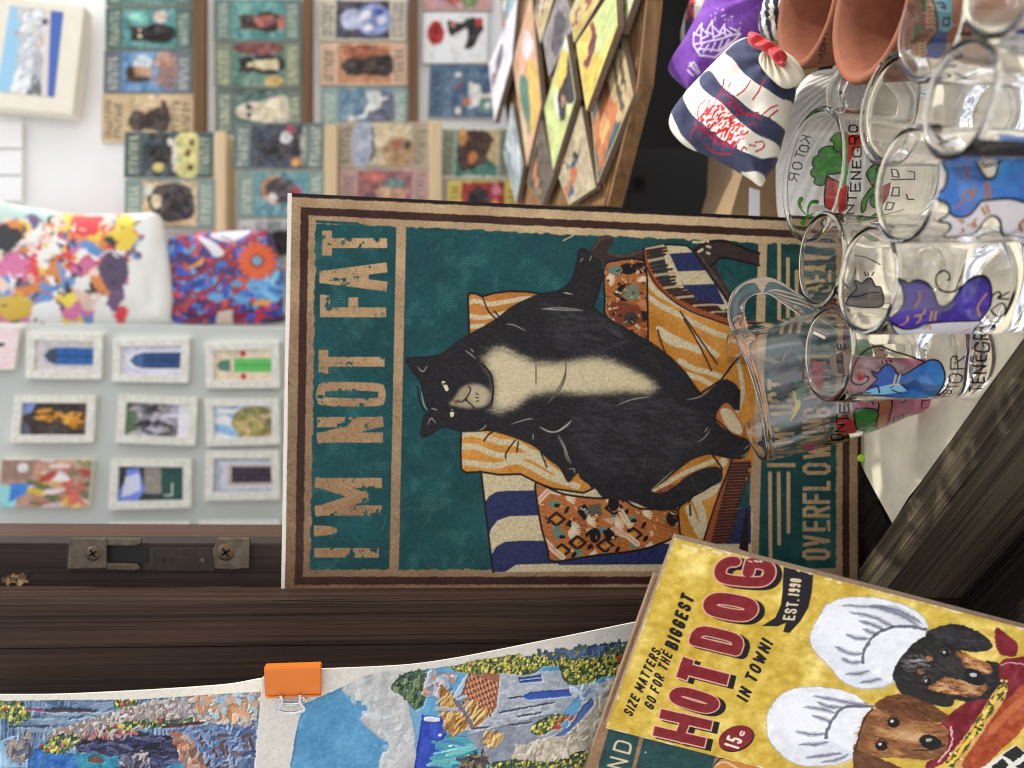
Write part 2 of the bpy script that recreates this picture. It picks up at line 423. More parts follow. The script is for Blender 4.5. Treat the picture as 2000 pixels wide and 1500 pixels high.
def wood(name, dark, light, axis='Z', scale=1.0, rough=.55, relief=.6, dist=.0012, rot=(0, 0, 0), fine=1.0, contrast=(.35, .68), spec=.35):
    """long grain along one axis: stretched noise for the colour, ridged rings for the relief"""
    m, t, b = nt(name); k = 1.0
    st = {'Z': (90 * scale, 90 * scale, 1.0 * scale), 'X': (1.3 * scale, 90 * scale, 90 * scale), 'Y': (90 * scale, 2.2 * scale, 90 * scale)}[axis]
    v = coords(t, st, (0, 0, 0))
    if any(rot):
        tc = N(t, 'ShaderNodeTexCoord'); r1 = N(t, 'ShaderNodeMapping'); r1.inputs['Rotation'].default_value = rot
        t.links.new(tc.outputs['Object'], r1.inputs[0]); r2 = N(t, 'ShaderNodeMapping'); r2.inputs['Scale'].default_value = st
        t.links.new(r1.outputs[0], r2.inputs[0]); v = r2.outputs[0]
    def lk(a, b_): t.links.new(a, b_)
    n = N(t, 'ShaderNodeTexNoise', Scale=.55, Detail=4.0, Roughness=.55, Distortion=.15); lk(v, n.inputs['Vector'])
    g = N(t, 'ShaderNodeTexNoise', Scale=1.15, Detail=2.0, Roughness=.5, Distortion=.1); lk(v, g.inputs['Vector'])
    f = N(t, 'ShaderNodeTexNoise', Scale=4.5 * fine, Detail=3.0); lk(v, f.inputs['Vector'])
    def math_(op, a, b_=None, cl=False):
        q = N(t, 'ShaderNodeMath', operation=op, use_clamp=cl)
        for k_, z in enumerate((a, b_)):
            if z is None: continue
            if isinstance(z, (int, float)): q.inputs[k_].default_value = z
            else: lk(z, q.inputs[k_])
        return q.outputs[0]
    gr = math_('MULTIPLY', math_('ABSOLUTE', math_('SUBTRACT', math_('FRACT', math_('MULTIPLY', g.outputs['Fac'], 4.0)), .5)), 3.2, True)     # narrow dark grooves between the year rings
    tone = math_('ADD', math_('MULTIPLY', n.outputs['Fac'], .38), math_('ADD', math_('MULTIPLY', f.outputs['Fac'], .50), math_('MULTIPLY', gr, .12)))
    r = N(t, 'ShaderNodeValToRGB'); lk(tone, r.inputs[0]); e = r.color_ramp.elements
    e[0].position, e[1].position = contrast; e[0].color = tuple(s2l(np.array(dark) / 255)) + (1,); e[1].color = tuple(s2l(np.array(light) / 255)) + (1,)
    lk(r.outputs[0], b.inputs['Base Color']); b.inputs['Roughness'].default_value = rough; b.inputs['Specular IOR Level'].default_value = spec
    hgt = math_('ADD', math_('MULTIPLY', gr, .4), math_('MULTIPLY', f.outputs['Fac'], .8))
    bumpy(t, b, hgt, relief, dist)
    return m
def fabric(name, col=None, scale=900, rough=.85, bump=.5, spec=.15, sheen=.1):
    m, t, b = nt(name); b.inputs['Roughness'].default_value = rough; b.inputs['Specular IOR Level'].default_value = spec; b.inputs['Sheen Weight'].default_value = sheen
    if col is None:
        a = N(t, 'ShaderNodeVertexColor', layer_name='Col'); t.links.new(a.outputs['Color'], b.inputs['Base Color'])
    else: b.inputs['Base Color'].default_value = tuple(s2l(np.array(col) / 255)) + (1,)
    v = coords(t); n = N(t, 'ShaderNodeTexNoise', Scale=scale, Detail=3.0); t.links.new(v, n.inputs['Vector'])
    bumpy(t, b, n.outputs['Fac'], bump, .0005)
    return m
def glass(name, col=(1, 1, 1), rough=0.0):
    m, t, b = nt(name); t.nodes.remove(b)
    g = N(t, 'ShaderNodeBsdfGlass', IOR=1.47, Roughness=rough); g.inputs['Color'].default_value = (*col, 1)
    t.links.new(g.outputs[0], t.nodes['Material Output'].inputs['Surface']); return m

MAT = dict(
    print=print_mat('printed_surface', .42, .14, .10, 500),
    matt=print_mat('matt_print', .6, .3, .1, 700),
    canvas=print_mat('canvas_print', .5, .3, .25, 1500),
    decal=decal_mat('glass_paint', .22, .26),
    ink=decal_mat('ink', .6),
    mdf=plain('mdf_board', (120, 100, 82), .85, noise=.2, nscale=300, bump=.3),
    board_white=plain('pale_board_edge', (235, 228, 214), .7, noise=.08, nscale=90),
    white=plain('white_wall_paint', (240, 240, 240), .75, noise=.04, nscale=12, bump=.1, bscale=60),
    panel=plain('grey_green_panel', (196, 201, 196), .75, noise=.05, nscale=9, bump=.12, bscale=150),
    frame=plain('distressed_white_frame', (230, 225, 214), .65, noise=.22, nscale=150, bump=.4, bscale=330),
    frame2=plain('cream_frame', (236, 230, 212), .65, noise=.05, nscale=60, bump=.15, bscale=200),
    orange=plain('orange_enamel', (206, 110, 32), .35, noise=.05, nscale=40, bump=.05, bscale=250),
    steel=plain('polished_steel', (205, 205, 205), .16, 1.0),
    bronze=plain('worn_bronze', (92, 80, 68), .42, .55, noise=.4, nscale=210, bump=.35, bscale=420),
    bronze_dark=plain('tarnished_bronze', (52, 43, 38), .5, .4, noise=.3, nscale=210, bump=.3, bscale=420),
    screw=plain('screw_bronze', (92, 74, 58), .42, .7, noise=.3, nscale=300),
    dark=plain('dark_hole', (16, 13, 11), .9),
    ledge=wood('brown_slat', (84, 60, 38), (128, 94, 60), 'X', .7, .6, .3),
    pine=wood('pale_pine', (200, 172, 128), (226, 202, 162), 'X', .6, .6, .2),
    traywood=wood('tray_wood', (92, 66, 38), (136, 100, 60), 'X', .8, .55, .3),  # brown darkened to hold the shade on the tray and between tiles
    post=wood('stained_post', (20, 14, 11), (74, 53, 41), 'Z', 2.6, .55, 1.0, .0013, fine=.42, contrast=(.30, .76), spec=.16),
    postdark=wood('stained_frame', (34, 26, 24), (52, 41, 37), 'Z', 2.2, .5, .25, .0008, fine=.5, spec=.2),
    jamb=wood('jamb_wood', (46, 27, 14), (84, 53, 30), 'Z', 1.2, .5, .3, .0008),
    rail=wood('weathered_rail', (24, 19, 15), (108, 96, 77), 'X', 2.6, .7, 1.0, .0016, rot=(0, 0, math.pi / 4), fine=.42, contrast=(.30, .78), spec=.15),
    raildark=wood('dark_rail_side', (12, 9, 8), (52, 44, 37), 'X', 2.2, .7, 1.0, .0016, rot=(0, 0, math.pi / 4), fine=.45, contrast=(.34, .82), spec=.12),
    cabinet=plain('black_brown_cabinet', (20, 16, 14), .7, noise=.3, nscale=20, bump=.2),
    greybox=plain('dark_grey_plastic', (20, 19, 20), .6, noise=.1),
    cardboard=plain('tan_cardboard', (138, 114, 84), .8, noise=.1, nscale=60, bump=.2),
    whitecard=plain('white_card', (226, 228, 238), .7),
    lime=plain('lime_plastic', (170, 220, 60), .4),
    terracotta=plain('terracotta', (132, 78, 53), .8, noise=.14, nscale=160, bump=.25, bscale=600),
    cloth=plain('cream_cloth', (214, 206, 182), .85, noise=.10, nscale=50, bump=.5, bscale=420, bdist=.0006, spec=.2),
    cotton=fabric('printed_cotton', None, 1100, .85, .5),
    satin=fabric('printed_satin', None, 300, .42, .08, .5, .3),
    ribbon=fabric('red_ribbon', (190, 26, 34), 600, .45, .2, .4, .3),
    shell=plain('white_shell', (226, 225, 218), .35, noise=.03, nscale=50, bump=.1, bscale=300),
    glass=glass('clear_glass', (1, 1, 1)),
    ground=plain('pale_stone_paving', (196, 193, 190), .85, noise=.25, nscale=6, bump=.3, bscale=30),
)

# ------------------------------------------------------------------ puffed cloth shapes, painted from a canvas
def puff(name, outline, centre, p0, n, thick, cv, mat, parent=None, rings=90, seg=260, bumpf=None, edge=.5, gain=None, back=.7, smooth=True):
    """a cushion-like closed body whose outline (traced) lies in the plane p0, n; cv.tf maps traced points to its canvas"""
    O = spline(outline, True, 14) if smooth else np.asarray(outline, float)
    c = np.asarray(centre, float); ang = np.arctan2(O[:, 1] - c[1], O[:, 0] - c[0]); rad = np.hypot(O[:, 0] - c[0], O[:, 1] - c[1])
    o = np.argsort(ang); ang, rad = ang[o], rad[o]
    th = np.linspace(-np.pi, np.pi, seg, endpoint=False); R = np.interp(th, np.r_[ang - 2 * np.pi, ang, ang + 2 * np.pi], np.r_[rad, rad, rad])
    s = np.linspace(0, 1, rings + 1)[1:] ** .8
    nn = np.asarray(n, float); nn = nn / np.linalg.norm(nn)
    if np.dot(nn, CAM - np.asarray(p0, float)) < 0: nn = -nn
    pix = c + s[:, None, None] * np.stack([np.cos(th) * R, np.sin(th) * R], -1)[None]
    flat = pix.reshape(-1, 2)
    r = _F + ((750 - flat[:, 1]) / FPX)[:, None] * _R + ((1000 - flat[:, 0]) / FPX)[:, None] * _U
    P = CAM + r * ((np.dot(np.asarray(p0, float) - CAM, nn) / (r @ nn))[:, None])
    prof = (1 - s ** 2) ** edge
    hgt = (thick * prof)[:, None] * np.ones(seg)[None]
    if bumpf is not None: hgt = hgt + bumpf(pix) * np.minimum(1, (1 - s ** 4))[:, None]
    front = P + hgt.reshape(-1, 1) * nn; bk = P - (back * thick * prof)[:, None, None].repeat(seg, 1).reshape(-1, 1) * nn
    c3 = on(c[0], c[1], p0, nn); cf = c3 + nn * (thick + (bumpf(c[None, None])[0, 0] if bumpf is not None else 0)); cb = c3 - nn * thick * back
    nR = rings; idx = np.arange(nR * seg).reshape(nR, seg); nx = np.roll(idx, -1, 1)
    F1 = np.stack([idx[:-1], nx[:-1], nx[1:], idx[1:]], -1).reshape(-1, 4)
    bidx = idx + nR * seg; bidx[-1] = idx[-1]; bnx = np.roll(bidx, -1, 1)
    F2 = np.stack([bidx[:-1], bidx[1:], bnx[1:], bnx[:-1]], -1).reshape(-1, 4)
    V = np.concatenate([front, bk, cf[None], cb[None]])
    me = bpy.data.meshes.new('mesh')
    ic, ib = 2 * nR * seg, 2 * nR * seg + 1
    tri = [(ic, nx[0][k], idx[0][k]) for k in range(seg)] + [(ib, bidx[0][k], bnx[0][k]) for k in range(seg)]
    me.from_pydata(V.tolist(), [], F1.tolist() + F2.tolist() + tri); me.update()
    bm = bmesh.new(); bm.from_mesh(me); bmesh.ops.recalc_face_normals(bm, faces=bm.faces)
    bm.to_mesh(me); bm.free()
    me.polygons.foreach_set('use_smooth', [True] * len(me.polygons))
    if cv is not None:
        q = cv.tf(flat); xi = np.clip(q[:, 0], 0, cv.w - 1).astype(int); yi = np.clip(q[:, 1], 0, cv.h - 1).astype(int)
        col = albedo(cv.c, gain)[yi, xi]; q0 = cv.tf(c[None])[0]
        cc = albedo(cv.c, gain)[min(max(int(q0[1]), 0), cv.h - 1), min(max(int(q0[0]), 0), cv.w - 1)][None]
        paint(me, np.concatenate([col, col, cc, cc]))
    return put(me, name, mat, parent)
def px_canvas(x0, y0, x1, y1, k, bg=None):
    """a canvas over a rectangle of traced coordinates, k canvas pixels per traced pixel"""
    return Cv((x1 - x0) * k, (y1 - y0) * k, bg, lambda p: (np.asarray(p, float) - [x0, y0]) * k, k)
# ------------------------------------------------------------------ traced coordinates from enlarged views of the photograph
def Z_(ox, oy, k): return lambda *p: [(ox + k * p[i], oy + k * p[i + 1]) for i in range(0, len(p), 2)]
A1, A2, A3, A4 = Z_(540, 360, .3), Z_(540, 760, .3), Z_(1040, 400, .3), Z_(1040, 780, .33)
HD = Z_(1140, 1040, .43)

# ------------------------------------------------------------------ the cat poster's printed face
P_TL, P_TR, P_BR, P_BL = (549, 1168), (562, 377), (1681, 432), (1681, 1164)
def poster_art():
    W, H = 640, 976
    tf = homog([P_TL, P_TR, P_BR, P_BL], [(0, 0), (W, 0), (W, H), (0, H)])
    cv = Cv(W, H, None, tf, W / 760)
    yy, xx = np.mgrid[0:H, 0:W]
    n1, n2, n3 = fbm(H, W, 60, 3), fbm(H, W, 9, 5, 3), vnoise(H, W, 1.6, seed=8)
    k = W / 760
    # paper: brown at the top and left edges, paler towards the middle and the right, as printed
    f = np.clip((xx / W) * .55 + (yy / H) * .75 + (n1 - .5) * .6, 0, 1)[..., None]
    f = f * (1 - .55 * np.clip(yy / H - .78, 0, 1)[..., None] / .22)
    tan = rgb(122, 92, 68) * (1 - f) + rgb(206, 178, 136) * f
    tan = tan + ((n3 - .5) * .10 + (vnoise(H, W, 1.15, seed=88) - .5) * .08)[..., None]
    cv.c[:] = tan; cv.a[:] = 1
    d = np.minimum(np.minimum(xx, W - 1 - xx), np.minimum(yy, H - 1 - yy)) / k
    dn = d + (n2 - .5) * 3
    edge = rgb(34, 24, 22); bar = rgb(62, 38, 32) + ((n1 - .5) * .10)[..., None]
    cv.put(np.clip((8 - dn) / 1.5, 0, 1), edge)
    cv.put(np.clip(np.minimum(dn - 25, 40 - dn) / 1.2 + .5, 0, 1), bar)
    # teal panels
    n4 = fbm(H, W, 26, 21); dots = ((np.sin((xx + yy) * 1.25) > .35) & (np.sin((xx - yy) * 1.25) > .35)) * np.clip((n4 - .52) * 5, 0, 1) * .5
    teal = rgb(22, 74, 72) * (1 - n1[..., None] * .35) + rgb(6, 12, 16)
    low = np.clip(yy / H - .55, 0, 1)[..., None]
    teal = teal * (1 - low) + rgb(16, 60, 52) * low
    teal = teal + (dots + np.clip(vnoise(H, W, 1.4, seed=77) - .86, 0, 1) * 2.2 * (n4 > .45))[..., None] * rgb(120, 130, 110)
    wear = np.clip((np.minimum(d - 54, 20) + (n2 - .45) * 7) / 2 + .5, 0, 1)
    def inside(pts, **kw): cv.poly(pts, teal, wear=wear, **kw)
    inside([(603, 1122), (612, 424), (775, 432), (761, 1119)])
    inside([(779, 1117), (794, 433), (1481, 470), (1459, 1108)])
    inside([(1480, 1110), (1498, 468), (1643, 478), (1644, 1108)])
    cv.line([(620, 433), (700, 437)], 5, teal); cv.line([(603, 1118), (610, 430)], 3, teal, wear=wear)
    # sofa: timber frame at the right, striped seat
    ink = rgb(26, 22, 24); brown = rgb(58, 44, 42); navy = rgb(42, 50, 88); cream = rgb(206, 190, 152); rust = rgb(150, 78, 44); gold = rgb(196, 132, 52)
    cr = (rgb(203, 186, 148) + ((n3 - .5) * .2)[..., None]); nv = rgb(40, 48, 86) + ((n3 - .5) * .10)[..., None]
    cv.poly(A3(380, 290, 440, 212, 505, 200, 525, 250, 490, 312, 600, 322, 720, 288, 730, 350, 600, 352, 480, 372, 380, 380), brown, True)
    for q in (A3(395, 285, 445, 225, 500, 212), A3(500, 318, 600, 335, 715, 300)): cv.line(q, 5, rgb(96, 74, 66), True, al=.6)
    cv.poly(A3(1030, 290, 1100, 245, 1250, 232, 1400, 290, 1475, 312, 1475, 392, 1330, 350, 1220, 355, 1190, 380, 1210, 440, 1330, 640, 1260, 640, 1130, 430), brown)
    cv.line(A3(1050, 300, 1120, 250, 1250, 236, 1400, 292, 1475, 315), 5, ink, True)
    cv.line(A3(1140, 420, 1180, 380, 1250, 345, 1475, 395), 4, ink, True); cv.line(A3(1090, 330, 1190, 470, 1290, 620), 5, rgb(92, 70, 62), al=.7)
    for q in (A3(1045, 243, 1075, 243), A3(1090, 243, 1115, 241), A3(1130, 232, 1142, 240), A3(1135, 270, 1155, 276), A3(1080, 305, 1105, 290), A3(1135, 310, 1150, 318)): cv.line(q, 5, cream)
    cv.poly(A3(838, 272, 900, 258, 1005, 268, 1045, 305, 1290, 660, 1200, 700, 900, 500), cr)
    cv.poly(A3(890, 318, 1052, 308, 1132, 425, 945, 432), nv); cv.poly(A3(970, 520, 1188, 512, 1250, 645, 1100, 640), nv)
    cv.line(A3(760, 275, 838, 262, 900, 258, 1005, 266, 1048, 305, 1290, 655), 4, ink)
    # sofa: striped left side
    sofa = A2(1335, 548, 1360, 730, 1385, 960, 1412, 1186) + [(1466, 1113), (1470, 1000), (1300, 940), (1050, 880), (960, 900)]
    cv.poly(sofa, cr)
    for b in (A2(1356, 735, 1385, 690, 1430, 662, 1500, 654, 1720, 652, 1720, 815, 1520, 820, 1440, 848, 1400, 900, 1378, 962),
              A2(1392, 1090, 1430, 1020, 1490, 988, 1600, 980, 1850, 982, 1850, 1130, 1560, 1138, 1490, 1185, 1404, 1186)): cv.poly(b, nv, smooth=False)
    cv.poly([(1090, 1055), (1300, 1060), (1420, 1075), (1420, 1100), (1090, 1102)], nv); cv.poly([(1330, 1030), (1466, 985), (1466, 1060), (1330, 1062)], nv)
    cv.poly(A4(830, 820, 1270, 640, 1275, 700, 1270, 780, 1000, 860), nv)
    cv.line(A2(1335, 545, 1352, 690, 1380, 930, 1400, 1100, 1412, 1186), 4, ink); cv.poly(A4(1262, 640, 1275, 640, 1275, 900, 1220, 880), rgb(40, 28, 30))
    # striped cushions
    def striped(outline, bands, w, base=gold, line_w=4):
        r = cv.mask(tf(spline(outline, True) if len(outline) > 30 else np.array(outline)))
        sub = Cv(W, H, None, tf, k); sub.c[:] = base + ((n3 - .5) * .14 + (n1 - .5) * .25)[..., None]; sub.a[:] = 1
        for b in bands: sub.line(b, w, cr, True)
        m, y0, x0 = r; cv.put(m, sub.c, y0, x0); cv.line(list(outline) + [outline[0]], line_w, ink)
    up = A1(1248, 722, 1262, 705, 1292, 706, 1340, 726, 1420, 704, 1520, 692, 1640, 696, 1730, 712, 1500, 860, 1256, 975)
    striped(up, [A1(1240, 770, 1300, 755, 1380, 775, 1480, 762, 1620, 740, 1700, 740), A1(1240, 850, 1330, 862, 1420, 850, 1500, 830), A1(1240, 930, 1320, 915, 1380, 925)], 9, rgb(182, 116, 50))
    for q in (A1(1345, 735, 1380, 820, 1430, 870), A1(1420, 820, 1460, 870)): cv.line(q, 3, ink, True)
    lo_ = A2(1205, 262, 1200, 400, 1205, 515, 1238, 536, 1330, 530, 1450, 550, 1590, 545, 1700, 602, 1800, 640, 2000, 668, 2060, 640, 1800, 300, 1600, 250)
    striped(lo_, [A2(1200, 290, 1280, 280, 1360, 300), A2(1200, 365, 1300, 368, 1400, 410, 1500, 428, 1640, 430, 1740, 480, 1860, 560),
                  A2(1200, 465, 1300, 478, 1430, 490, 1560, 462, 1680, 510, 1790, 570, 1960, 625), A2(1360, 300, 1450, 335, 1560, 345, 1650, 395, 1740, 430)], 12)
    for q in (A2(1420, 262, 1380, 290, 1350, 330), A2(1555, 325, 1500, 400, 1492, 440), A2(1575, 335, 1565, 400), A2(1720, 400, 1760, 500)): cv.line(q, 3, ink, True)
    und = [(1150, 900), (1270, 700), (1400, 690), (1475, 640), (1472, 900), (1430, 1000), (1325, 1030), (1250, 985)]
    cv.poly(und, gold + ((n3 - .5) * .14 + (n1 - .5) * .25)[..., None])
    for q in ([(1275, 960), (1330, 925), (1400, 895)], [(1290, 985), (1360, 968)], [(1440, 700), (1450, 760), (1440, 800)]): cv.line(q, 9, cr, True)
    for q in ([(1285, 962), (1310, 950)], [(1335, 938), (1350, 930)]): cv.line(q, 14, rust)
    # patterned cushions
    def kilim(outline, motifs, seed):
        sub = Cv(W, H, None, tf, k); sub.c[:] = rgb(168, 96, 50) + ((n1 - .5) * .25 + (n3 - .5) * .1)[..., None]; sub.a[:] = 1
        o = np.array(outline); lo, hi = o.min(0), o.max(0)
        r = random.Random(seed)
        for gx in np.arange(lo[0], hi[0], 13):
            for gy in np.arange(lo[1], hi[1], 9):
                off = 4.5 * (int((gx - lo[0]) / 13) % 2)
                sub.line([(gx - 4, gy + off), (gx + 4, gy + off + 2)], 3, rgb(206, 134, 54), al=.45)
        motifs(sub)
        for i in range(90):
            p = np.array([r.uniform(lo[0], hi[0]), r.uniform(lo[1], hi[1])]); c_ = (ink, cream, rust * .7, rgb(120, 140, 120), rgb(226, 170, 110))[i % 5]
            if i % 3: sub.line([p, p + [r.uniform(-9, 9), r.uniform(-6, 6)]], 2.6, c_)
            else: sub.ell(p, 3, 3, c_)
        m, y0, x0 = cv.mask(tf(spline(outline, True))); cv.put(m, sub.c, y0, x0)
        cv.line(spline(list(outline), True), 4, ink)
    bl = rgb(30, 24, 26); tq = rgb(98, 128, 112); pk = rgb(208, 160, 128); cm = rgb(226, 204, 170)
    def diamond(s, c, r, col, w=5):
        s.line([(c[0] - r, c[1]), (c[0], c[1] - r * .8), (c[0] + r, c[1]), (c[0], c[1] + r * .8), (c[0] - r, c[1])], w, col)
    def fan(s, c, r, a0):
        for q in np.linspace(-.9, .9, 7):
            a = a0 + q; s.line([(c[0] + 3 * math.cos(a), c[1] + 3 * math.sin(a)), (c[0] + r * math.cos(a), c[1] + r * math.sin(a))], 3.2, cm)
    def motif_low(s):
        for ox, oy in ((0, 0), (41, 46), (112, -22), (150, 30), (95, 52), (10, 62)):
            c = (1087 + ox, 1012 + oy)
            fan(s, (c[0] + 18, c[1] - 40), 18, -.4); diamond(s, c, 16, bl); s.ell(c, 7, 5, gold)
            s.ell((c[0] + 1, c[1] + 20), 9, 7, tq); s.ell((c[0] + 24, c[1] + 8), 4, 7, bl, rot=.6); s.ell((c[0] - 4, c[1] - 30), 12, 7, tq)
            s.ell((c[0] + 1, c[1] - 27), 6, 4, bl); s.ell((c[0] + 20, c[1] - 18), 3.5, 8, bl, rot=.5); fan(s, (c[0] + 22, c[1] + 26), 17, .2)
        for q in (A4(450, 590, 520, 650, 560, 720), A4(30, 600, 100, 530, 160, 545), A4(70, 830, 130, 890, 180, 930), A4(470, 770, 560, 800, 620, 850)):
            s.line(q, 11, cm); s.line(q, 5, pk)
        for c in A4(370, 800, 825, 700, 480, 610): s.ell(c, 11, 15, bl)
        for q in (A4(265, 640, 310, 610, 345, 660, 305, 712, 265, 660), A4(420, 790, 450, 750, 500, 800, 450, 840)): s.poly(q, bl)
        for q in (A4(410, 700, 500, 690, 470, 740), A4(470, 740, 580, 790, 490, 800)): s.poly(q, pk)
        s.poly(A4(330, 620, 400, 610, 415, 680, 345, 690), rgb(92, 88, 70)); s.poly(A4(300, 650, 335, 645, 325, 690), rgb(128, 128, 118))
    kilim(A4(20, 490, 90, 515, 190, 555, 370, 578, 520, 580, 640, 640, 860, 650, 872, 760, 858, 802, 700, 868, 560, 898, 380, 918, 210, 945, 140, 955, 100, 940, 90, 880, 55, 760, 28, 600), motif_low, 3)
    def motif_up(s):
        s.poly(A3(525, 575, 575, 515, 615, 515, 565, 580, 625, 625, 580, 625), bl); s.poly(A3(575, 570, 620, 518, 690, 520, 700, 610, 625, 622), rgb(112, 120, 96))
        for c, r in ((A3(622, 415)[0], 11), (A3(700, 410)[0], 11), (A3(640, 730)[0], 12), (A3(705, 720)[0], 11)): s.ell(c, r * 1.5, r, bl)
        s.poly(A3(675, 500, 710, 460, 740, 465, 738, 500), cm); fan(s, A3(480, 480)[0], 16, 0); s.ell(A3(540, 425)[0], 14, 9, tq)
        s.poly(A3(480, 640, 560, 620, 700, 660, 720, 760, 600, 800, 500, 720), rgb(118, 58, 36)); s.ell(A3(640, 730)[0], 14, 11, rgb(58, 48, 40)); s.ell(A3(715, 640)[0], 8, 8, rgb(196, 120, 80))
    kilim(A3(468, 400, 540, 362, 650, 350, 735, 372, 748, 450, 748, 700, 752, 870, 600, 800, 480, 720, 470, 600), motif_up, 5)
    # blankets with fringe
    bk1 = A3(720, 290, 748, 282, 770, 390, 830, 500, 920, 585, 1060, 655, 1200, 705, 1335, 750, 1410, 745, 1450, 775, 1400, 900, 1225, 1135, 1090, 1222, 1000, 1100, 905, 995, 752, 885, 746, 480)
    striped(bk1, [A3(745, 480, 800, 560, 900, 620, 1050, 690, 1200, 740, 1330, 760), A3(745, 590, 830, 650, 950, 710, 1100, 790, 1250, 850, 1340, 860),
                  A3(820, 800, 900, 850, 1000, 900, 1080, 930), A3(830, 830, 900, 890, 1010, 920, 1090, 950), A3(960, 1010, 1050, 1060, 1130, 1080, 1220, 1110), A3(1010, 1100, 1080, 1120, 1170, 1170), A3(1070, 860, 1130, 920, 1200, 970)], 11)
    cv.poly(A3(725, 292, 752, 285, 775, 395, 835, 505, 925, 590, 1062, 662, 1205, 715, 1340, 752, 1330, 795, 1180, 745, 1030, 690, 900, 610, 800, 510, 745, 410), rust)
    for q in (A3(745, 410, 800, 510, 900, 610, 1030, 690, 1180, 745, 1330, 795), A3(960, 690, 1040, 800, 1110, 900, 1200, 1030), A3(985, 740, 1080, 900, 1165, 1075), A3(815, 810, 840, 900, 880, 990)): cv.line(q, 3.5, rgb(60, 32, 26), True)
    fr = spline(A3(750, 285, 772, 385, 835, 500, 925, 585, 1060, 652, 1200, 705, 1335, 748, 1440, 770), per=5); fr_n = len(fr)
    for i in range(0, fr_n):
        q = fr[i]; t = i / fr_n; e = np.array([30 + 6 * math.sin(i), -6 + 8 * t])
        cv.line([q - e * .1, q + e * .55, q + e], 4.6, rgb(64, 36, 30) if i % 4 else rgb(190, 160, 120))
    for i in range(0, 8): p = np.array([1262 + i * 5.5, 483 + i * .2]); 
    bk2 = A4(860, 648, 900, 590, 1000, 540, 1110, 470, 1120, 400, 1060, 316, 1172, 340, 1180, 350, 1100, 560, 1010, 835, 950, 850, 872, 790)
    striped(bk2, [A4(960, 580, 1000, 660, 1010, 760), A4(925, 640, 960, 730, 1000, 800), A4(1090, 490, 1060, 540, 1000, 570), A4(1000, 300, 1040, 345, 1040, 390), A4(1080, 420, 1130, 360)], 16)
    cv.poly(A4(1172, 340, 1215, 358, 1290, 350, 1290, 400, 1180, 480, 1140, 640, 1090, 860, 1010, 838, 1100, 560), rust)
    for q in (A4(1180, 345, 1150, 440, 1100, 560, 1040, 740, 1012, 835), A4(930, 620, 935, 680), A4(925, 600, 950, 560)): cv.line(q, 4, rgb(50, 30, 26), True)
    for i in range(26):
        t = i / 25; a = np.array([1180 - 120 * t, 375 + 470 * t]); b = a + [105 + 8 * math.sin(i * 2.2), -4 - 6 * t]
        p, q, r_ = A4(*a, *((a + b) / 2), *b); cv.line([p, q, r_], 5.5, rgb(58, 32, 30)); cv.line([(p[0], p[1] + 3), (r_[0] - 4, r_[1] + 3)], 2, rgb(176, 96, 56), al=.6)
    # the cat
    blk = rgb(35, 33, 35) + ((n3 - .5) * .07)[..., None]
    sheen = np.clip(1 - ((xx - tf((1240, 830))[0]) / 190) ** 2 - ((yy - tf((1240, 830))[1]) / 150) ** 2, 0, 1)[..., None]
    body = [(793, 700), (806, 697), (858, 691), (894, 666), (918, 651), (966, 624), (1002, 597), (1050, 575), (1089, 567), (1106, 557), (1118, 542), (1126, 512), (1131, 488), (1143, 487),
            (1158, 500), (1172, 511), (1176, 540), (1168, 575), (1162, 600), (1187, 619), (1222, 640), (1266, 664), (1310, 697), (1342, 730), (1368, 767), (1395, 753), (1416, 740), (1438, 752), (1442, 776),
            (1425, 797), (1398, 817), (1415, 836), (1440, 848), (1459, 857), (1463, 873), (1448, 893), (1428, 892), (1390, 884), (1353, 894), (1327, 912), (1295, 938), (1271, 956), (1301, 959), (1353, 922),
            (1390, 910), (1406, 914), (1410, 930), (1400, 942), (1363, 958), (1337, 981), (1304, 994), (1271, 991), (1231, 976), (1182, 970), (1162, 951), (1136, 933), (1130, 922), (1122, 926), (1111, 939),
            (1103, 928), (1092, 910), (1066, 890), (1047, 871), (1008, 853), (960, 839), (932, 840), (900, 840), (873, 832), (858, 835), (835, 850), (823, 848), (825, 826), (830, 808), (838, 805), (826, 765), (820, 741), (806, 722)]
    cv.poly(body, blk, True, al=1)
    cv.line(spline(body, True), 3, rgb(20, 18, 20), al=.6)
    cv.poly([(1400, 742), (1420, 738), (1446, 760), (1444, 800), (1425, 797), (1398, 817)], blk)
    cv.poly(A4(1085, 112, 1130, 20, 1180, 40, 1250, 160, 1262, 225, 1180, 200), rgb(178, 102, 50), True); cv.poly(A4(1110, 60, 1170, 55, 1235, 150, 1230, 200, 1160, 170), cr, True); cv.line(A4(1085, 110, 1180, 200, 1262, 228), 3, ink)
    belly = A1(1340, 1110, 1400, 1045, 1470, 1036, 1560, 1088, 1690, 1145, 1840, 1150, 2000, 1118) + A3(380, 978, 470, 985, 560, 1012, 700, 1082, 800, 1150, 832, 1190, 780, 1222, 600, 1216, 400, 1232, 200, 1222, 0, 1200) + A1(1800, 1362, 1650, 1372, 1550, 1455, 1475, 1490) + A2(1440, 165, 1395, 140, 1396, 50) + A1(1410, 1330, 1400, 1230, 1345, 1160)
    fur = np.clip(.55 + (n3 - .5) * 2.2 + (vnoise(H, W, 3.2, seed=31) - .5), 0, 1)
    bel = rgb(208, 192, 154) + ((n3 - .5) * .14)[..., None] + rgb(8, 2, -18) * np.clip(yy / H - .4, 0, 1)[..., None]
    cv.dabs(520, [(1130, 780), (1290, 770), (1360, 800), (1370, 870), (1290, 930), (1180, 930), (1110, 860)], [rgb(92, 90, 92), rgb(74, 72, 74)], 6, 37, ang=.2, asp=6, al=.13, jit=.02)  # grey gloss sheen on the black fur, painted into the print
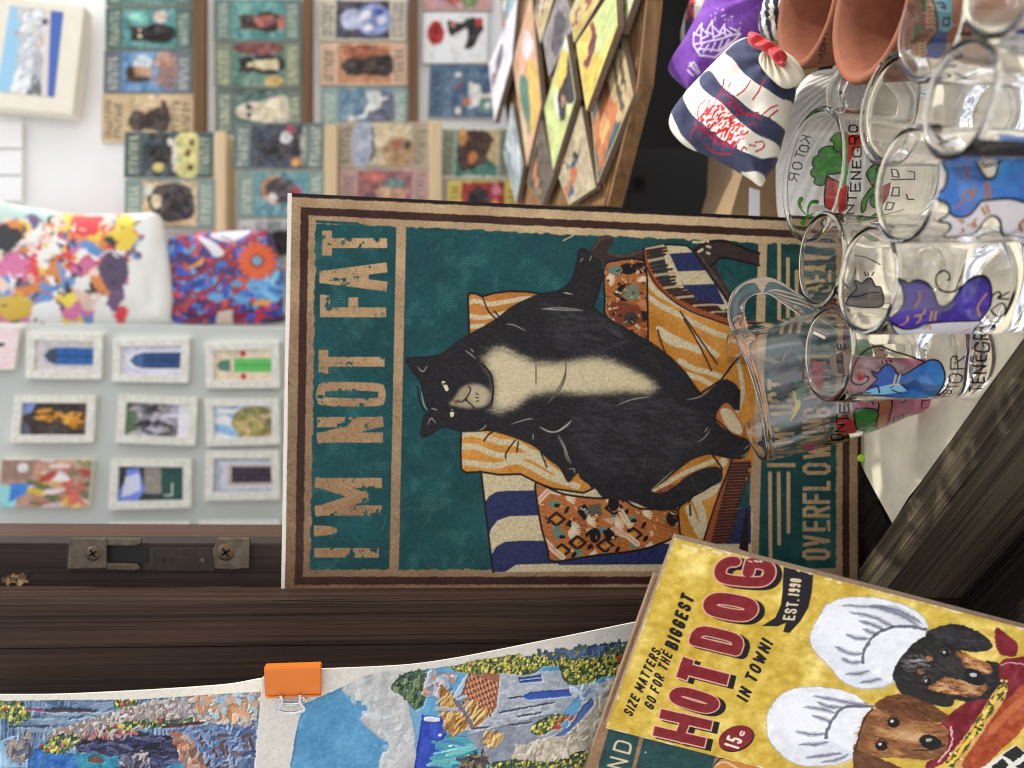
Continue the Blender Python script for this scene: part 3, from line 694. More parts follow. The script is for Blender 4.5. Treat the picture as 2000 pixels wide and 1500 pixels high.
    cv.dabs(200, [(1060, 590), (1160, 610), (1230, 660), (1180, 690), (1080, 680)], [rgb(84, 82, 84)], 6, 38, ang=.2, asp=6, al=.12, jit=.02)
    bm_ = np.array(belly).mean(0); fur2 = np.clip(.75 + (fbm(H, W, 5, 33, 3) - .5) * 3.2, 0, 1)
    cv.dabs(900, body, [rgb(60, 58, 60), rgb(26, 24, 26), rgb(50, 48, 50)], 4, 35, ang=.35, asp=7, al=.22, jit=.02)
    cv.poly(belly, bel, al=.42, soft=5, wear=fur * fur2); cv.poly((np.array(belly) - bm_) * [.97, .90] + bm_, bel, al=.96, soft=6)
    cv.dabs(420, belly, [rgb(220, 206, 170), rgb(190, 172, 136), rgb(204, 188, 150)], 4, 36, ang=.1, asp=8, al=.22, jit=.02)
    cv.poly((np.array(belly) - bm_) * [.90, .62] + bm_, bel + .03, al=.5, soft=7)
    muz = A1(1120, 1420, 1150, 1395, 1210, 1312, 1300, 1290, 1380, 1325, 1392, 1390, 1350, 1440, 1250, 1450, 1180, 1440)
    cv.poly(muz, rgb(166, 152, 122) + ((n3 - .5) * .12)[..., None], True, al=.95, soft=2); cv.poly(A1(1250, 1330, 1330, 1315, 1380, 1370, 1350, 1425, 1280, 1420), rgb(196, 182, 150), True, al=.7, soft=3)
    cv.ell(A1(1172, 1408)[0], 5, 4, rgb(132, 84, 76)); 
    for q in (A1(1250, 1310, 1265, 1330, 1240, 1380, 1205, 1408, 1180, 1400), A1(1230, 1390, 1262, 1420, 1290, 1448), A1(1240, 1380, 1232, 1400)): cv.line(q, 2.6, ink, True)
    for q in (A1(1300, 1352, 1315, 1362), A1(1298, 1380, 1318, 1382), A1(1302, 1405, 1318, 1402)): cv.line(q, 2, ink)
    ey = rgb(222, 214, 170)
    cv.poly(A1(1078, 1278, 1095, 1275, 1112, 1300, 1122, 1330, 1105, 1338, 1090, 1310), ey, True); cv.line(A1(1092, 1292, 1112, 1290), 4, blk[0, 0])
    cv.poly(A2(1135, 170, 1132, 140, 1145, 122, 1158, 150, 1150, 172), ey, True); cv.line(A2(1132, 136, 1158, 134), 3.4, blk[0, 0])
    wl = rgb(196, 190, 176)
    for q in (A1(1230, 1075, 1265, 1100, 1300, 1130), A1(1265, 1065, 1285, 1085), A1(1490, 905, 1550, 912, 1625, 950), A1(1730, 805, 1850, 800, 1990, 812), A1(1870, 700, 1930, 712), A1(920, 1180, 955, 1212, 985, 1170),
              A1(945, 1340, 960, 1420, 985, 1465), A2(1525, 222, 1590, 200, 1650, 185, 1672, 192), A2(1715, 240, 1770, 268, 1825, 268, 1880, 230, 1920, 195), A2(1830, 300, 1870, 370, 1885, 430, 1910, 475), A2(1670, 280, 1672, 320),
              A2(985, 225, 1010, 182, 1040, 215), A2(1320, 262, 1350, 245, 1368, 222), A3(200, 568, 250, 578), A3(60, 672, 180, 680, 330, 684), A3(1000, 1262, 1080, 1245, 1150, 1205), A3(550, 1298, 640, 1262, 770, 1240), A3(50, 1440, 110, 1468, 140, 1470), A3(150, 1470, 210, 1440, 255, 1395),
              A4(45, 155, 95, 182, 150, 182, 200, 152, 232, 120), A4(150, 200, 190, 270, 210, 330, 230, 372), A4(975, 248, 1020, 215, 1050, 170), A4(700, 530, 770, 470, 835, 410), A3(1120, 1470, 1140, 1440), A4(215, 405, 245, 405, 250, 430), A4(1235, 330, 1255, 322, 1270, 300), A4(1250, 290, 1280, 262),
              A1(1010, 1450, 1050, 1462), A3(310, 368, 330, 345), A3(370, 365, 385, 330)): cv.line(q, 1.9, wl, True, al=.8, taper=True)
    for q in (A3(215, 1005, 215, 1080, 180, 1170, 95, 1290), A1(1690, 1150, 1690, 1300), A1(1885, 1140, 1880, 1250, 1840, 1340, 1765, 1420)): cv.line(q, 3, rgb(96, 88, 74), True, taper=True)
    cv.line(A1(1340, 1160, 1395, 1230, 1412, 1330, 1400, 1430), 4, rgb(24, 22, 24), True); cv.line(A1(920, 1310, 940, 1420, 985, 1490), 3, rgb(20, 18, 20), True)
    # lettering
    tn = tan + rgb(14, 10, 4); wr = np.clip((fbm(H, W, 11, 51, 3) - .27) * 12, 0, 1) * np.clip(np.abs(fbm(H, W, 17, 52, 3) - .52) * 90, .0, 1)
    wr = np.where(vnoise(H, W, 60, seed=57) > .42, wr, np.clip(wr + .65, 0, 1))
    def let(ch, x0, x1, y0, y1, w):     # x0..x1 is the height, y1 -> y0 the reading direction
        glyph(cv, ch, (x0, y1), (x0, y0), (x1, y1), w, tn, True, wear=wr)
    for a in (('T', 630, 757, 450, 499, 19), ('A', 625, 757, 513, 567, 19), ('F', 626, 755, 574, 618, 19), ('T', 623, 752, 681, 728, 19), ('N', 620, 749, 812, 862, 20), ('M', 616, 747, 931, 1005, 20), ('I', 614, 741, 1066, 1090, 19)): let(*a)
    cv.line([(624, 768), (624, 768)], 1, tn)
    ring = [(640, 744), (735, 746), (752, 756), (752, 781), (735, 791), (638, 790), (620, 780), (621, 755)]
    cv.poly(ring, tn, True, wear=wr); cv.poly([(646, 761), (730, 762), (738, 768), (730, 775), (644, 774), (636, 768)], teal, True)
    cv.poly([(614, 1024), (640, 1025), (658, 1029), (660, 1038), (648, 1042), (636, 1044), (614, 1046)], tn, wear=wr)
    for ch, y0, y1 in (('O', 1070, 1092), ('V', 1043, 1066), ('E', 1013, 1036), ('R', 986, 1009), ('F', 960, 982), ('L', 937, 956), ('O', 902, 925), ('W', 864, 894), ('I', 850, 858), ('N', 824, 846), ('G', 798, 820), ('W', 750, 780), ('I', 738, 746), ('T', 716, 735), ('H', 690, 712),
                       ('S', 561, 583), ('E', 537, 557), ('X', 515, 536), ('Y', 492, 514)):
        x0 = 1566 + (1092 - y1) * .006; let(ch, x0, x0 + 54, y0, y1, 7.5)
    for q in ([(1503, 922), (1504, 1087)], [(1520, 922), (1521, 1060)], [(1539, 922), (1539, 1037)], [(1521, 476), (1521, 634)], [(1538, 506), (1538, 634)], [(1555, 530), (1555, 634)]): cv.line(q, 8, tn)
    for ch, y0, y1 in (('I', 901, 911), ("'", 885, 895), ('M', 850, 882), ('J', 0, 0), ('U', 790, 812), ('S', 764, 786), ('T', 738, 760)):
        if ch in GL: let(ch, 1497, 1553, y0, y1, 8)
    # scuffs
    rr = random.Random(5)
    for i in range(60):
        x, y = rr.uniform(600, 1640), rr.uniform(440, 1110); a = rr.uniform(0, 6.3); L = rr.uniform(8, 55)
        cv.line([(x, y), (x + L * math.cos(a), y + L * math.sin(a))], 1.1, rgb(190, 188, 172), al=rr.uniform(.08, .3))
    for i in range(26):
        x, y = rr.uniform(1300, 1480), rr.uniform(480, 640); a = rr.uniform(-.2, 1.0); L = rr.uniform(20, 90)
        cv.line([(x, y), (x + L * math.cos(a), y + L * math.sin(a))], 1.0, rgb(190, 188, 172), al=rr.uniform(.1, .35))
    cv.line([(1100, 470), (1120, 460)], 2, tn)
    cv.put(np.clip((7.5 + 2 * (vnoise(H, W, 200, 90, seed=61) - .5) - yy / k) / 1.2, 0, 1), rgb(238, 232, 220))
    cv.grain(.022, 1.4, 4)
    return cv

# ------------------------------------------------------------------ the yellow sign with two dogs
H_TL, H_TR = (1183, 1421), (1318, 1050)
def hotdog_art(tf, W, H, k):
    cv = Cv(W, H, None, tf, k)
    n1, n2, n3 = fbm(H, W, 60, 103), fbm(H, W, 14, 105, 3), vnoise(H, W, 1.5, seed=108)
    yel = rgb(212, 180, 74) * (1 - n1[..., None] * .0) + ((n1 - .5) * .55)[..., None] * rgb(40, 70, 80) + ((n2 - .5) * .22)[..., None] + ((n3 - .5) * .05)[..., None]
    yel = yel + np.clip(n1 - .55, 0, 1)[..., None] * rgb(60, 60, 90) * 2
    cv.c[:] = np.clip(yel, 0, 1); cv.a[:] = 1
    yy, xx = np.mgrid[0:H, 0:W]; d = np.minimum(np.minimum(xx, W - 1 - xx), yy) / k
    cv.put(np.clip((9 - d + (n2 - .5) * 14) / 10, 0, 1), rgb(176, 140, 50), al=.5)
    cv.put(np.clip((2.0 - d + (n2 - .55) * 16) / 2, 0, 1), rgb(236, 226, 190), al=.8)
    ink = rgb(24, 22, 24); red = rgb(128, 34, 40) + ((n2 - .5) * .1)[..., None]; pink = rgb(232, 176, 150)
    # chef hats
    wh = rgb(236, 237, 240) + ((n2 - .5) * .16 + (n3 - .5) * .05)[..., None]; gr = rgb(122, 124, 142)
    def hat(o, folds, band, edge):
        cv.poly(HD(*o), wh, True); oc = np.array(HD(*o)); ocm = oc.mean(0); cv.poly((oc - ocm) * .9 + ocm + [10, 14], rgb(206, 208, 218), True, al=.4, soft=9); cv.poly((oc - ocm) * .62 + ocm + [-14, -8], rgb(248, 248, 250), True, al=.8, soft=12); cv.line(spline(HD(*o), True), 2, rgb(170, 170, 176), al=.8)
        for f_ in folds: cv.line(HD(*f_), 13, gr, True, al=.38, taper=True); cv.line(HD(*f_), 5, rgb(84, 86, 102), True, al=.6, taper=True)
        cv.poly(HD(*band), rgb(238, 239, 242) + ((n2 - .5) * .1)[..., None], True); cv.line(HD(*edge), 7, rgb(70, 70, 84), True, al=.75)
    hat((1040, 430, 1075, 370, 1100, 330, 1180, 298, 1280, 292, 1370, 305, 1470, 335, 1540, 385, 1560, 440, 1500, 560, 1420, 660, 1350, 700, 1250, 705, 1170, 670, 1110, 600, 1050, 540, 1026, 480),
        ((1170, 330, 1330, 340, 1450, 380, 1540, 440), (1210, 360, 1330, 390, 1420, 440), (1250, 400, 1330, 425, 1370, 450), (1195, 460, 1240, 480, 1290, 480), (1140, 515, 1200, 545, 1260, 550), (1170, 570, 1220, 590, 1270, 585), (1190, 640, 1250, 640, 1300, 625), (1300, 330, 1420, 350, 1530, 410), (1270, 440, 1310, 455, 1330, 470), (1250, 680, 1320, 670, 1370, 650)),
        (1275, 540, 1310, 480, 1380, 440, 1460, 430, 1545, 440, 1500, 560, 1400, 668, 1330, 650, 1275, 600), (1268, 590, 1272, 540, 1310, 475, 1380, 435, 1470, 425, 1550, 440))
    # dog at the back: black and tan
    dk = rgb(38, 34, 34) + ((n2 - .5) * .14)[..., None]; tanc = rgb(170, 108, 60)
    cv.poly(HD(1550, 470, 1600, 430, 1690, 415, 1780, 445, 1840, 490, 1855, 520, 1800, 540, 1720, 535, 1600, 520), rgb(34, 32, 34) + ((n2 - .5) * .2)[..., None], True)
    cv.poly(HD(1410, 650, 1500, 700, 1640, 735, 1680, 760, 1660, 790, 1580, 780, 1450, 740), rgb(40, 36, 36), True)
    cv.poly(HD(1500, 500, 1560, 470, 1640, 500, 1720, 540, 1800, 580, 1880, 590, 1920, 650, 1880, 740, 1800, 780, 1700, 760, 1560, 730, 1440, 690, 1400, 650, 1430, 580), dk, True)
    cv.poly(HD(1690, 540, 1760, 560, 1840, 600, 1850, 640, 1800, 640, 1740, 610, 1700, 590), tanc + ((n2 - .5) * .3)[..., None], True)
    cv.poly(HD(1560, 700, 1660, 650, 1740, 680, 1830, 690, 1800, 740, 1700, 740, 1600, 720), tanc + ((n2 - .5) * .3)[..., None], True); cv.poly(HD(1660, 560, 1740, 590, 1760, 630, 1720, 670, 1640, 640, 1560, 620), rgb(54, 50, 50), True)
    cv.ell(HD(1570, 570)[0], 7, 6, tanc); cv.ell(HD(1530, 630)[0], 7, 6, tanc)
    for c in ((1640, 545), (1560, 675)): cv.ell(HD(*c)[0], 8, 8, rgb(20, 16, 16)); cv.ell(HD(c[0] - 6, c[1] - 4)[0], 3, 3, rgb(206, 200, 190)); cv.line(HD(c[0] - 24, c[1] - 5, c[0], c[1] - 22, c[0] + 24, c[1] - 4), 3, rgb(120, 100, 84), True)
    cv.ell(HD(1775, 655)[0], 22, 14, rgb(22, 20, 22), rot=.5); cv.ell(HD(1768, 645)[0], 7, 4, rgb(190, 190, 194)); 
    for q in ((1450, 620, 1520, 600, 1560, 590), (1470, 560, 1530, 560, 1580, 585), (1570, 720, 1640, 700, 1700, 700), (1600, 620, 1660, 630)): cv.line(HD(*q), 4, rgb(150, 142, 134), True, al=.6, taper=True)
    cv.dabs(260, HD(1500, 520, 1640, 510, 1800, 590, 1880, 620, 1800, 760, 1560, 720, 1420, 650), [rgb(60, 56, 56), rgb(26, 24, 26), rgb(46, 42, 44)], 4, 301, ang=.5, asp=6, al=.5)
    cv.dabs(60, HD(1700, 545, 1840, 610, 1840, 640, 1740, 620), [rgb(206, 150, 96), rgb(140, 84, 44), rgb(222, 176, 124)], 4, 302, ang=.4, asp=6, al=.6)
    cv.dabs(60, HD(1570, 705, 1660, 660, 1810, 700, 1780, 735, 1640, 725), [rgb(206, 150, 96), rgb(140, 84, 44), rgb(222, 176, 124)], 4, 303, ang=.1, asp=6, al=.6)
    cv.dabs(70, HD(1570, 450, 1690, 425, 1840, 500, 1800, 530, 1620, 510), [rgb(70, 68, 70), rgb(24, 22, 24), rgb(52, 50, 52)], 5, 304, ang=.3, asp=6, al=.5)
    cv.dabs(26, HD(1450, 560, 1540, 560, 1560, 620, 1470, 640), [rgb(150, 148, 148), rgb(90, 88, 90)], 4, 305, ang=.2, asp=9, al=.6)
    cv.ell(HD(1775, 655)[0], 22, 14, rgb(22, 20, 22), rot=.5); cv.ell(HD(1768, 645)[0], 7, 4, rgb(190, 190, 194))
    for c in ((1640, 545), (1560, 675)): cv.ell(HD(*c)[0], 8, 8, rgb(20, 16, 16)); cv.ell(HD(c[0] - 6, c[1] - 4)[0], 3, 3, rgb(206, 200, 190))
    # scarves
    sc = rgb(120, 26, 40) + ((n2 - .5) * .25)[..., None]
    cv.poly(HD(1870, 432, 1930, 470, 1970, 510, 1955, 560, 1900, 555, 1872, 520), sc, True); cv.poly(HD(1890, 590, 1960, 565, 2010, 570, 2010, 660, 1900, 690), sc, True); cv.line(HD(1895, 600, 1940, 590, 2005, 600), 3, rgb(220, 160, 160), True)
    cv.poly(HD(1740, 770, 1850, 750, 1890, 690, 2000, 640, 2010, 780, 1850, 900, 1700, 960, 1640, 880, 1620, 860), sc, True)
    # near hat and brown dog
    hat((830, 850, 850, 790, 900, 730, 980, 702, 1100, 702, 1220, 730, 1290, 780, 1315, 800, 1240, 990, 1180, 1040, 1080, 1058, 970, 1050, 890, 1000, 840, 930),
        ((1040, 740, 1130, 755, 1230, 775, 1290, 778), (1000, 790, 1080, 800, 1140, 820), (1040, 830, 1090, 845, 1120, 860), (960, 900, 1030, 915, 1100, 910), (980, 960, 1050, 960, 1110, 950), (1010, 1020, 1090, 1010, 1170, 1000), (1080, 1040, 1150, 1030, 1200, 1005), (1060, 770, 1120, 790, 1170, 790)),
        (1100, 900, 1140, 830, 1190, 795, 1310, 795, 1275, 900, 1225, 990, 1150, 960, 1105, 930), (1100, 930, 1108, 890, 1145, 825, 1195, 788, 1310, 790))
    br = rgb(142, 92, 52) + ((n2 - .5) * .3)[..., None]
    cv.poly(HD(1320, 780, 1400, 735, 1480, 740, 1580, 780, 1640, 820, 1650, 850, 1560, 860, 1400, 830), rgb(104, 62, 34) + ((n2 - .5) * .22)[..., None], True)
    cv.poly(HD(1232, 980, 1260, 870, 1310, 800, 1400, 815, 1500, 850, 1620, 870, 1660, 920, 1640, 1000, 1560, 1030, 1440, 1020, 1330, 1020, 1250, 1010), br, True)
    cv.poly(HD(1230, 960, 1290, 1000, 1360, 1030, 1450, 1080, 1250, 1100, 1225, 1040), rgb(100, 60, 36) + ((n2 - .5) * .2)[..., None], True)
    cv.poly(HD(1310, 860, 1400, 900, 1500, 900, 1590, 920, 1540, 950, 1420, 930, 1330, 910), rgb(196, 148, 96), True, al=.8, soft=3)
    cv.poly(HD(1280, 900, 1330, 960, 1400, 980, 1360, 1000, 1280, 980), rgb(178, 124, 74), True, al=.7, soft=3)
    cv.dabs(420, HD(1240, 980, 1265, 880, 1310, 810, 1400, 820, 1500, 855, 1620, 880, 1640, 990, 1560, 1020, 1330, 1015), [rgb(166, 112, 66), rgb(112, 68, 36), rgb(190, 140, 90), rgb(136, 86, 48)], 4.5, 306, ang=.25, asp=7, al=.45)
    cv.dabs(110, HD(1330, 785, 1400, 742, 1480, 748, 1640, 830, 1560, 850, 1400, 825), [rgb(126, 78, 44), rgb(84, 48, 26), rgb(140, 92, 56)], 5, 307, ang=.35, asp=7, al=.5)
    cv.dabs(70, HD(1320, 890, 1420, 905, 1580, 925, 1530, 945, 1400, 930), [rgb(214, 170, 120), rgb(180, 130, 80)], 4, 308, ang=.1, asp=7, al=.5)
    cv.poly(HD(1240, 975, 1262, 890, 1300, 830, 1330, 860, 1300, 950, 1270, 1000), rgb(92, 54, 28), True, al=.45, soft=8); cv.poly(HD(1480, 985, 1580, 1000, 1650, 960, 1640, 1010, 1560, 1030, 1440, 1020), rgb(84, 48, 26), True, al=.5, soft=7); cv.poly(HD(1430, 880, 1520, 905, 1560, 935, 1500, 950, 1420, 920), rgb(226, 190, 146), True, al=.45, soft=6); cv.poly(HD(1340, 800, 1420, 770, 1560, 800, 1600, 835, 1480, 825), rgb(70, 38, 20), True, al=.4, soft=8)
    for c in ((1405, 860), (1352, 965)): cv.ell(HD(*c)[0], 12, 10, rgb(26, 18, 14)); cv.ell(HD(c[0] - 8, c[1] - 6)[0], 3.4, 3, rgb(226, 220, 210)); cv.line(HD(c[0] - 30, c[1] - 8, c[0], c[1] - 30, c[0] + 28, c[1] - 8), 4, rgb(90, 54, 30), True)
    cv.ell(HD(1575, 950)[0], 22, 14, rgb(24, 20, 20), rot=.3); cv.ell(HD(1565, 940)[0], 6, 3.5, rgb(170, 166, 162)); cv.line(HD(1500, 985, 1580, 985, 1640, 960), 4, rgb(60, 40, 30), True)
    cv.line(spline(HD(1235, 985, 1262, 870, 1310, 800)), 4, rgb(70, 42, 26), True)
    # hot dog in its bun, chequered cloth
    cv.poly(HD(1660, 900, 1720, 860, 1760, 850, 1700, 960, 1640, 1040, 1560, 1075, 1560, 1040, 1640, 1000), sc, True); cv.line(HD(1665, 880, 1670, 960, 1610, 1040), 4, rgb(230, 180, 180), True)
    cv.poly(HD(2010, 1000, 1960, 960, 1800, 1070, 1830, 1100, 2010, 1100), rgb(232, 228, 216))
    for q in ((1900, 1010, 1960, 965, 2005, 1000, 1950, 1040), (1850, 1060, 1900, 1025, 1930, 1055, 1880, 1090), (1960, 1060, 2010, 1030, 2010, 1090)): cv.poly(HD(*q), rgb(34, 34, 32))
    cv.poly(HD(1650, 1030, 1700, 960, 1780, 850, 1850, 740, 1890, 690, 1920, 690, 1915, 740, 1850, 860, 1780, 980, 1720, 1060, 1680, 1075), rgb(214, 164, 92) + ((n2 - .5) * .2)[..., None], True)
    cv.poly(HD(1720, 1040, 1780, 950, 1860, 830, 1930, 750, 2010, 690, 2010, 860, 1900, 980, 1800, 1070, 1730, 1072), rgb(166, 72, 36) + ((n2 - .5) * .25)[..., None], True)
    cv.line(HD(1850, 900, 1920, 820, 2005, 750), 18, rgb(212, 128, 78), True, al=.55)
    mz = HD(1668, 1050, 1690, 1010, 1730, 970, 1750, 930, 1790, 890, 1800, 850, 1840, 810, 1850, 770, 1890, 730, 1905, 700)
    cv.line(mz, 14, rgb(70, 80, 34), True); cv.line([(p[0] + (3 if i % 2 else -4), p[1]) for i, p in enumerate(mz)], 8, rgb(236, 196, 70), True)
    for i in range(50):
        p = mz[RNG.integers(len(mz))]; cv.ell((p[0] + RNG.normal(0, 6), p[1] + RNG.normal(0, 6)), 3, 2.4, rgb(60, 84, 30) if i % 3 else rgb(240, 220, 140))
    cv.warp(1.3, 6, 309, .25)
    # headline: each letter from four traced corners (top left, top right, foot left)
    big = [('H', HD(312, 918, 356, 800, 545, 972), 34), ('O', HD(362, 770, 420, 680, 585, 838), 33), ('T', HD(420, 655, 452, 565, 640, 712), 33),
           ('D', HD(470, 510, 505, 405, 708, 568), 35), ('O', HD(520, 375, 570, 255, 765, 420), 38), ('G', HD(578, 235, 612, 100, 852, 258), 32)]
    lets = []
    for ch, (tl, tr, bl), w in big: lets.append((ch, np.array(tl), np.array(tr), np.array(bl), w))
    for dx, dy, col, ex in ((11, 5, ink, 5), (8, 4, ink, 5), (0, 0, pink, 5), (0, 0, red, 0)):
        for ch, tl, tr, bl, w in lets:
            ex_, ey_ = (tr - tl), (bl - tl)
            w2 = w * {'H': .54, 'T': .66, 'D': .64}.get(ch, .70)
            for st in GL[ch]:
                st = chaikin(st, 3) if ch in 'OG' else st
                ux, uy = w2 / 2 / np.linalg.norm(ex_), w2 / 2 / np.linalg.norm(ey_)
                P = np.array([tl + ex_ * (ux + (1 - 2 * ux) * u) + ey_ * (uy + (1 - 2 * uy) * v) for u, v in st]) + [dx, dy]
                cv.line(P, w2 + ex, col)
                if ch in 'HT':
                    for p_, q_ in zip(P[:-1], P[1:]):
                        if ch == 'D' and np.linalg.norm(q_ - p_) < 30: continue
                        d_ = (q_ - p_) / max(np.linalg.norm(q_ - p_), 1e-6); m_ = np.array([-d_[1], d_[0]]) * (w2 + ex) / 2; e_ = d_ * (w2 + ex) / 2
                        cv.poly([p_ - e_ + m_, q_ + e_ + m_, q_ + e_ - m_, p_ - e_ - m_], col)
    L = lambda st, a, b, h, w, **kw: text(cv, st, HD(*a)[0], HD(*b)[0], np.array(h) * .43, w, ink, **kw)
    L('SIZE MATTERS.', (178, 815), (318, 505), (44, 20), 4.6, slant=2)
    L('GO FOR THE', (272, 785), (362, 530), (46, 20), 4.6, slant=2)
    L('BIGGEST', (365, 515), (445, 270), (62, 22), 7, slant=2)
    L('IN TOWN!', (690, 745), (808, 475), (56, 24), 6.4, slant=2)
    rib = HD(908, 155, 1042, 190, 1036, 270, 1020, 340, 985, 400, 935, 455, 905, 450, 918, 410, 880, 425, 808, 424, 870, 385, 895, 330, 903, 260, 905, 200)
    cv.poly(rib, rgb(30, 28, 32)); text(cv, 'EST.', HD(902, 395)[0], HD(926, 300)[0], np.array([55, 4]) * .43, 4, rgb(226, 206, 170)); text(cv, '1990', HD(926, 285)[0], HD(938, 205)[0], np.array([52, 6]) * .43, 4, rgb(226, 206, 170))
    cv.ell(HD(695, 935)[0], 36, 24, ink, rot=-.35); cv.ell(HD(692, 931)[0], 35, 23, red, rot=-.35)
    text(cv, '15', HD(634, 965)[0], HD(655, 915)[0], np.array([70, 22]) * .43, 6, rgb(240, 220, 200)); text(cv, 'c', HD(694, 918)[0], HD(705, 892)[0], np.array([32, 10]) * .43, 4, rgb(240, 220, 200))
    # flakes where the print has chipped along its edge
    for i in range(26):
        t = RNG.random(); p = (1318 + 690 * t - RNG.random() * 10, 1053 + 164 * t + RNG.random() * 10); cv.ell(p, RNG.uniform(2, 7), RNG.uniform(1.2, 3), rgb(240, 228, 190), rot=.3, al=.8)
    cv.grain(.02, 1.3, 14)
    return cv
# ------------------------------------------------------------------ two coastal paintings on canvas
L1, L2 = Z_(0, 1150, .3), Z_(480, 1180, .4)
def emboss(cv, seed):
    """the thick brush strokes that the printed canvas reproduces"""
    h = cv.c.mean(2) * 1.0 + fbm(cv.h, cv.w, 7, seed, 4) * .08
    for _ in range(2): h = (h + np.roll(h, 1, 0) + np.roll(h, 1, 1)) / 3
    d = (h - np.roll(np.roll(h, 2, 0), -2, 1)) * 1.5
    cv.c = np.clip(cv.c + np.clip(d, -.13, .18)[..., None] * .75, 0, 1)  # one-sided highlights and shade added to the colour
def painting_cliff(tf, W, H, k):
    cv = Cv(W, H, rgb(226, 220, 206), tf, k); n2 = fbm(H, W, 16, 205, 4); st = vnoise(H, W, 3, 40, seed=206)
    pic = [(-90, 1369), (270, 1366), (420, 1356), (514, 1352), (500, 1440), (490, 1600), (-90, 1600)]
    cv.poly(pic, rgb(104, 130, 158) + ((n2 - .5) * .35 + (st - .5) * .25)[..., None])
    cv.dabs(90, L1(250, 745, 700, 740, 620, 900, 200, 930), [rgb(126, 150, 172), rgb(88, 112, 146), rgb(140, 160, 178)], 9, 1, ang=0, asp=8)
    cv.poly(L1(0, 1000, 70, 960, 200, 960, 190, 1167, 0, 1167), rgb(150, 188, 216) + ((n2 - .5) * .3)[..., None])
    cv.poly(L1(185, 1050, 260, 1040, 420, 1070, 560, 1085, 600, 1167, 600, 1500, 185, 1500), rgb(44, 104, 178) + ((n2 - .5) * .35)[..., None]); cv.poly(L1(480, 1080, 800, 1060, 1180, 1030, 1250, 1300, 560, 1300), rgb(42, 138, 164) + ((n2 - .5) * .3)[..., None])
    cv.poly(L1(1150, 920, 1400, 880, 1660, 900, 1640, 1500, 1350, 1500), rgb(92, 116, 152) + ((n2 - .5) * .3)[..., None])
    cv.dabs(130, L1(1180, 930, 1650, 900, 1640, 1167, 1350, 1167), [rgb(110, 134, 172), rgb(84, 100, 140), rgb(140, 158, 188), rgb(104, 74, 70)], 7, 2, asp=4)
    stone = L1(290, 990, 320, 940, 480, 880, 660, 830, 900, 750, 1200, 700, 1700, 668, 1690, 800, 1625, 895, 1350, 872, 1000, 892, 700, 930)
    cv.poly(stone, rgb(156, 144, 138) + ((n2 - .5) * .3)[..., None])
    cv.dabs(720, stone, [rgb(190, 180, 172), rgb(170, 156, 148), rgb(144, 132, 130), rgb(202, 196, 190), rgb(152, 126, 118)], 4.2, 3, asp=1.7)
    cv.dabs(60, L1(1250, 690, 1690, 670, 1680, 800, 1500, 870, 1300, 820), [rgb(196, 140, 96), rgb(150, 190, 206), rgb(210, 170, 140)], 7, 4)
    dk = L1(480, 1020, 560, 980, 900, 945, 1100, 960, 1160, 1010, 1180, 1120, 1060, 1167, 900, 1300, 760, 1167, 900, 1100, 560, 1062)
    cv.poly(dk, rgb(48, 50, 82)); cv.dabs(130, dk, [rgb(62, 64, 104), rgb(40, 40, 66), rgb(86, 90, 128), rgb(36, 34, 48)], 7, 5, ang=.1, asp=4)
    path = L1(1085, 925, 1160, 930, 1260, 1010, 1310, 1090, 1360, 1200, 1440, 1500, 1240, 1500, 1200, 1167, 1150, 1030); cv.poly(path, rgb(150, 120, 104)); cv.dabs(120, path, [rgb(192, 110, 84), rgb(176, 164, 150), rgb(140, 106, 92), rgb(200, 140, 110)], 6, 6, asp=2.4)
    cv.dabs(80, L1(510, 960, 700, 930, 900, 915, 890, 960, 520, 985), [rgb(186, 110, 96), rgb(176, 160, 160), rgb(150, 90, 84)], 4, 7)
    for reg, s_ in ((L1(0, 740, 130, 740, 210, 840, 120, 890, 0, 830), 8), (L1(390, 960, 470, 930, 520, 980, 440, 1060, 300, 1070, 260, 1020), 9), (L1(660, 910, 900, 860, 1280, 850, 1300, 880, 900, 900, 700, 930), 10), (L1(740, 740, 860, 720, 890, 740, 780, 770), 11)):
        cv.dabs(120, reg, [rgb(70, 96, 64), rgb(108, 128, 70), rgb(50, 74, 60), rgb(196, 190, 80)], 4, s_, asp=1.5)
        cv.dabs(9, reg, [rgb(206, 70, 84), rgb(228, 210, 90)], 3, s_ + 30, asp=1.1)
    cv.line(L1(280, 795, 420, 790, 640, 795), 9, rgb(66, 56, 66), True, taper=True); cv.line(L1(180, 785, 280, 790), 5, rgb(150, 70, 96), taper=True); cv.line(L1(1060, 905, 1200, 885, 1320, 872), 6, rgb(84, 48, 58), True); cv.line(L1(60, 900, 320, 895), 4, rgb(60, 70, 90), taper=True)
    cv.poly(L1(565, 1100, 640, 1080, 690, 1120, 650, 1140, 580, 1130), rgb(106, 84, 72)); cv.dabs(60, L1(760, 1110, 960, 1070, 970, 1160, 820, 1167), [rgb(180, 170, 160), rgb(110, 108, 130), rgb(70, 66, 80)], 6, 12)
    cv.dabs(60, L1(40, 990, 190, 950, 200, 1080, 120, 1140, 60, 1060), [rgb(120, 116, 122), rgb(160, 140, 126), rgb(90, 92, 104)], 6, 13)
    cv.warp(1.5, 7, 21, .2); emboss(cv, 24); cv.blot(rgb(120, 150, 186), 40, .5, .9, .35, 23); cv.poly([(-90, 1300), (-90, 1369), (270, 1366), (420, 1356), (530, 1350), (530, 1300)], rgb(232, 226, 212)); cv.grain(.035, 1.5, 20); return cv
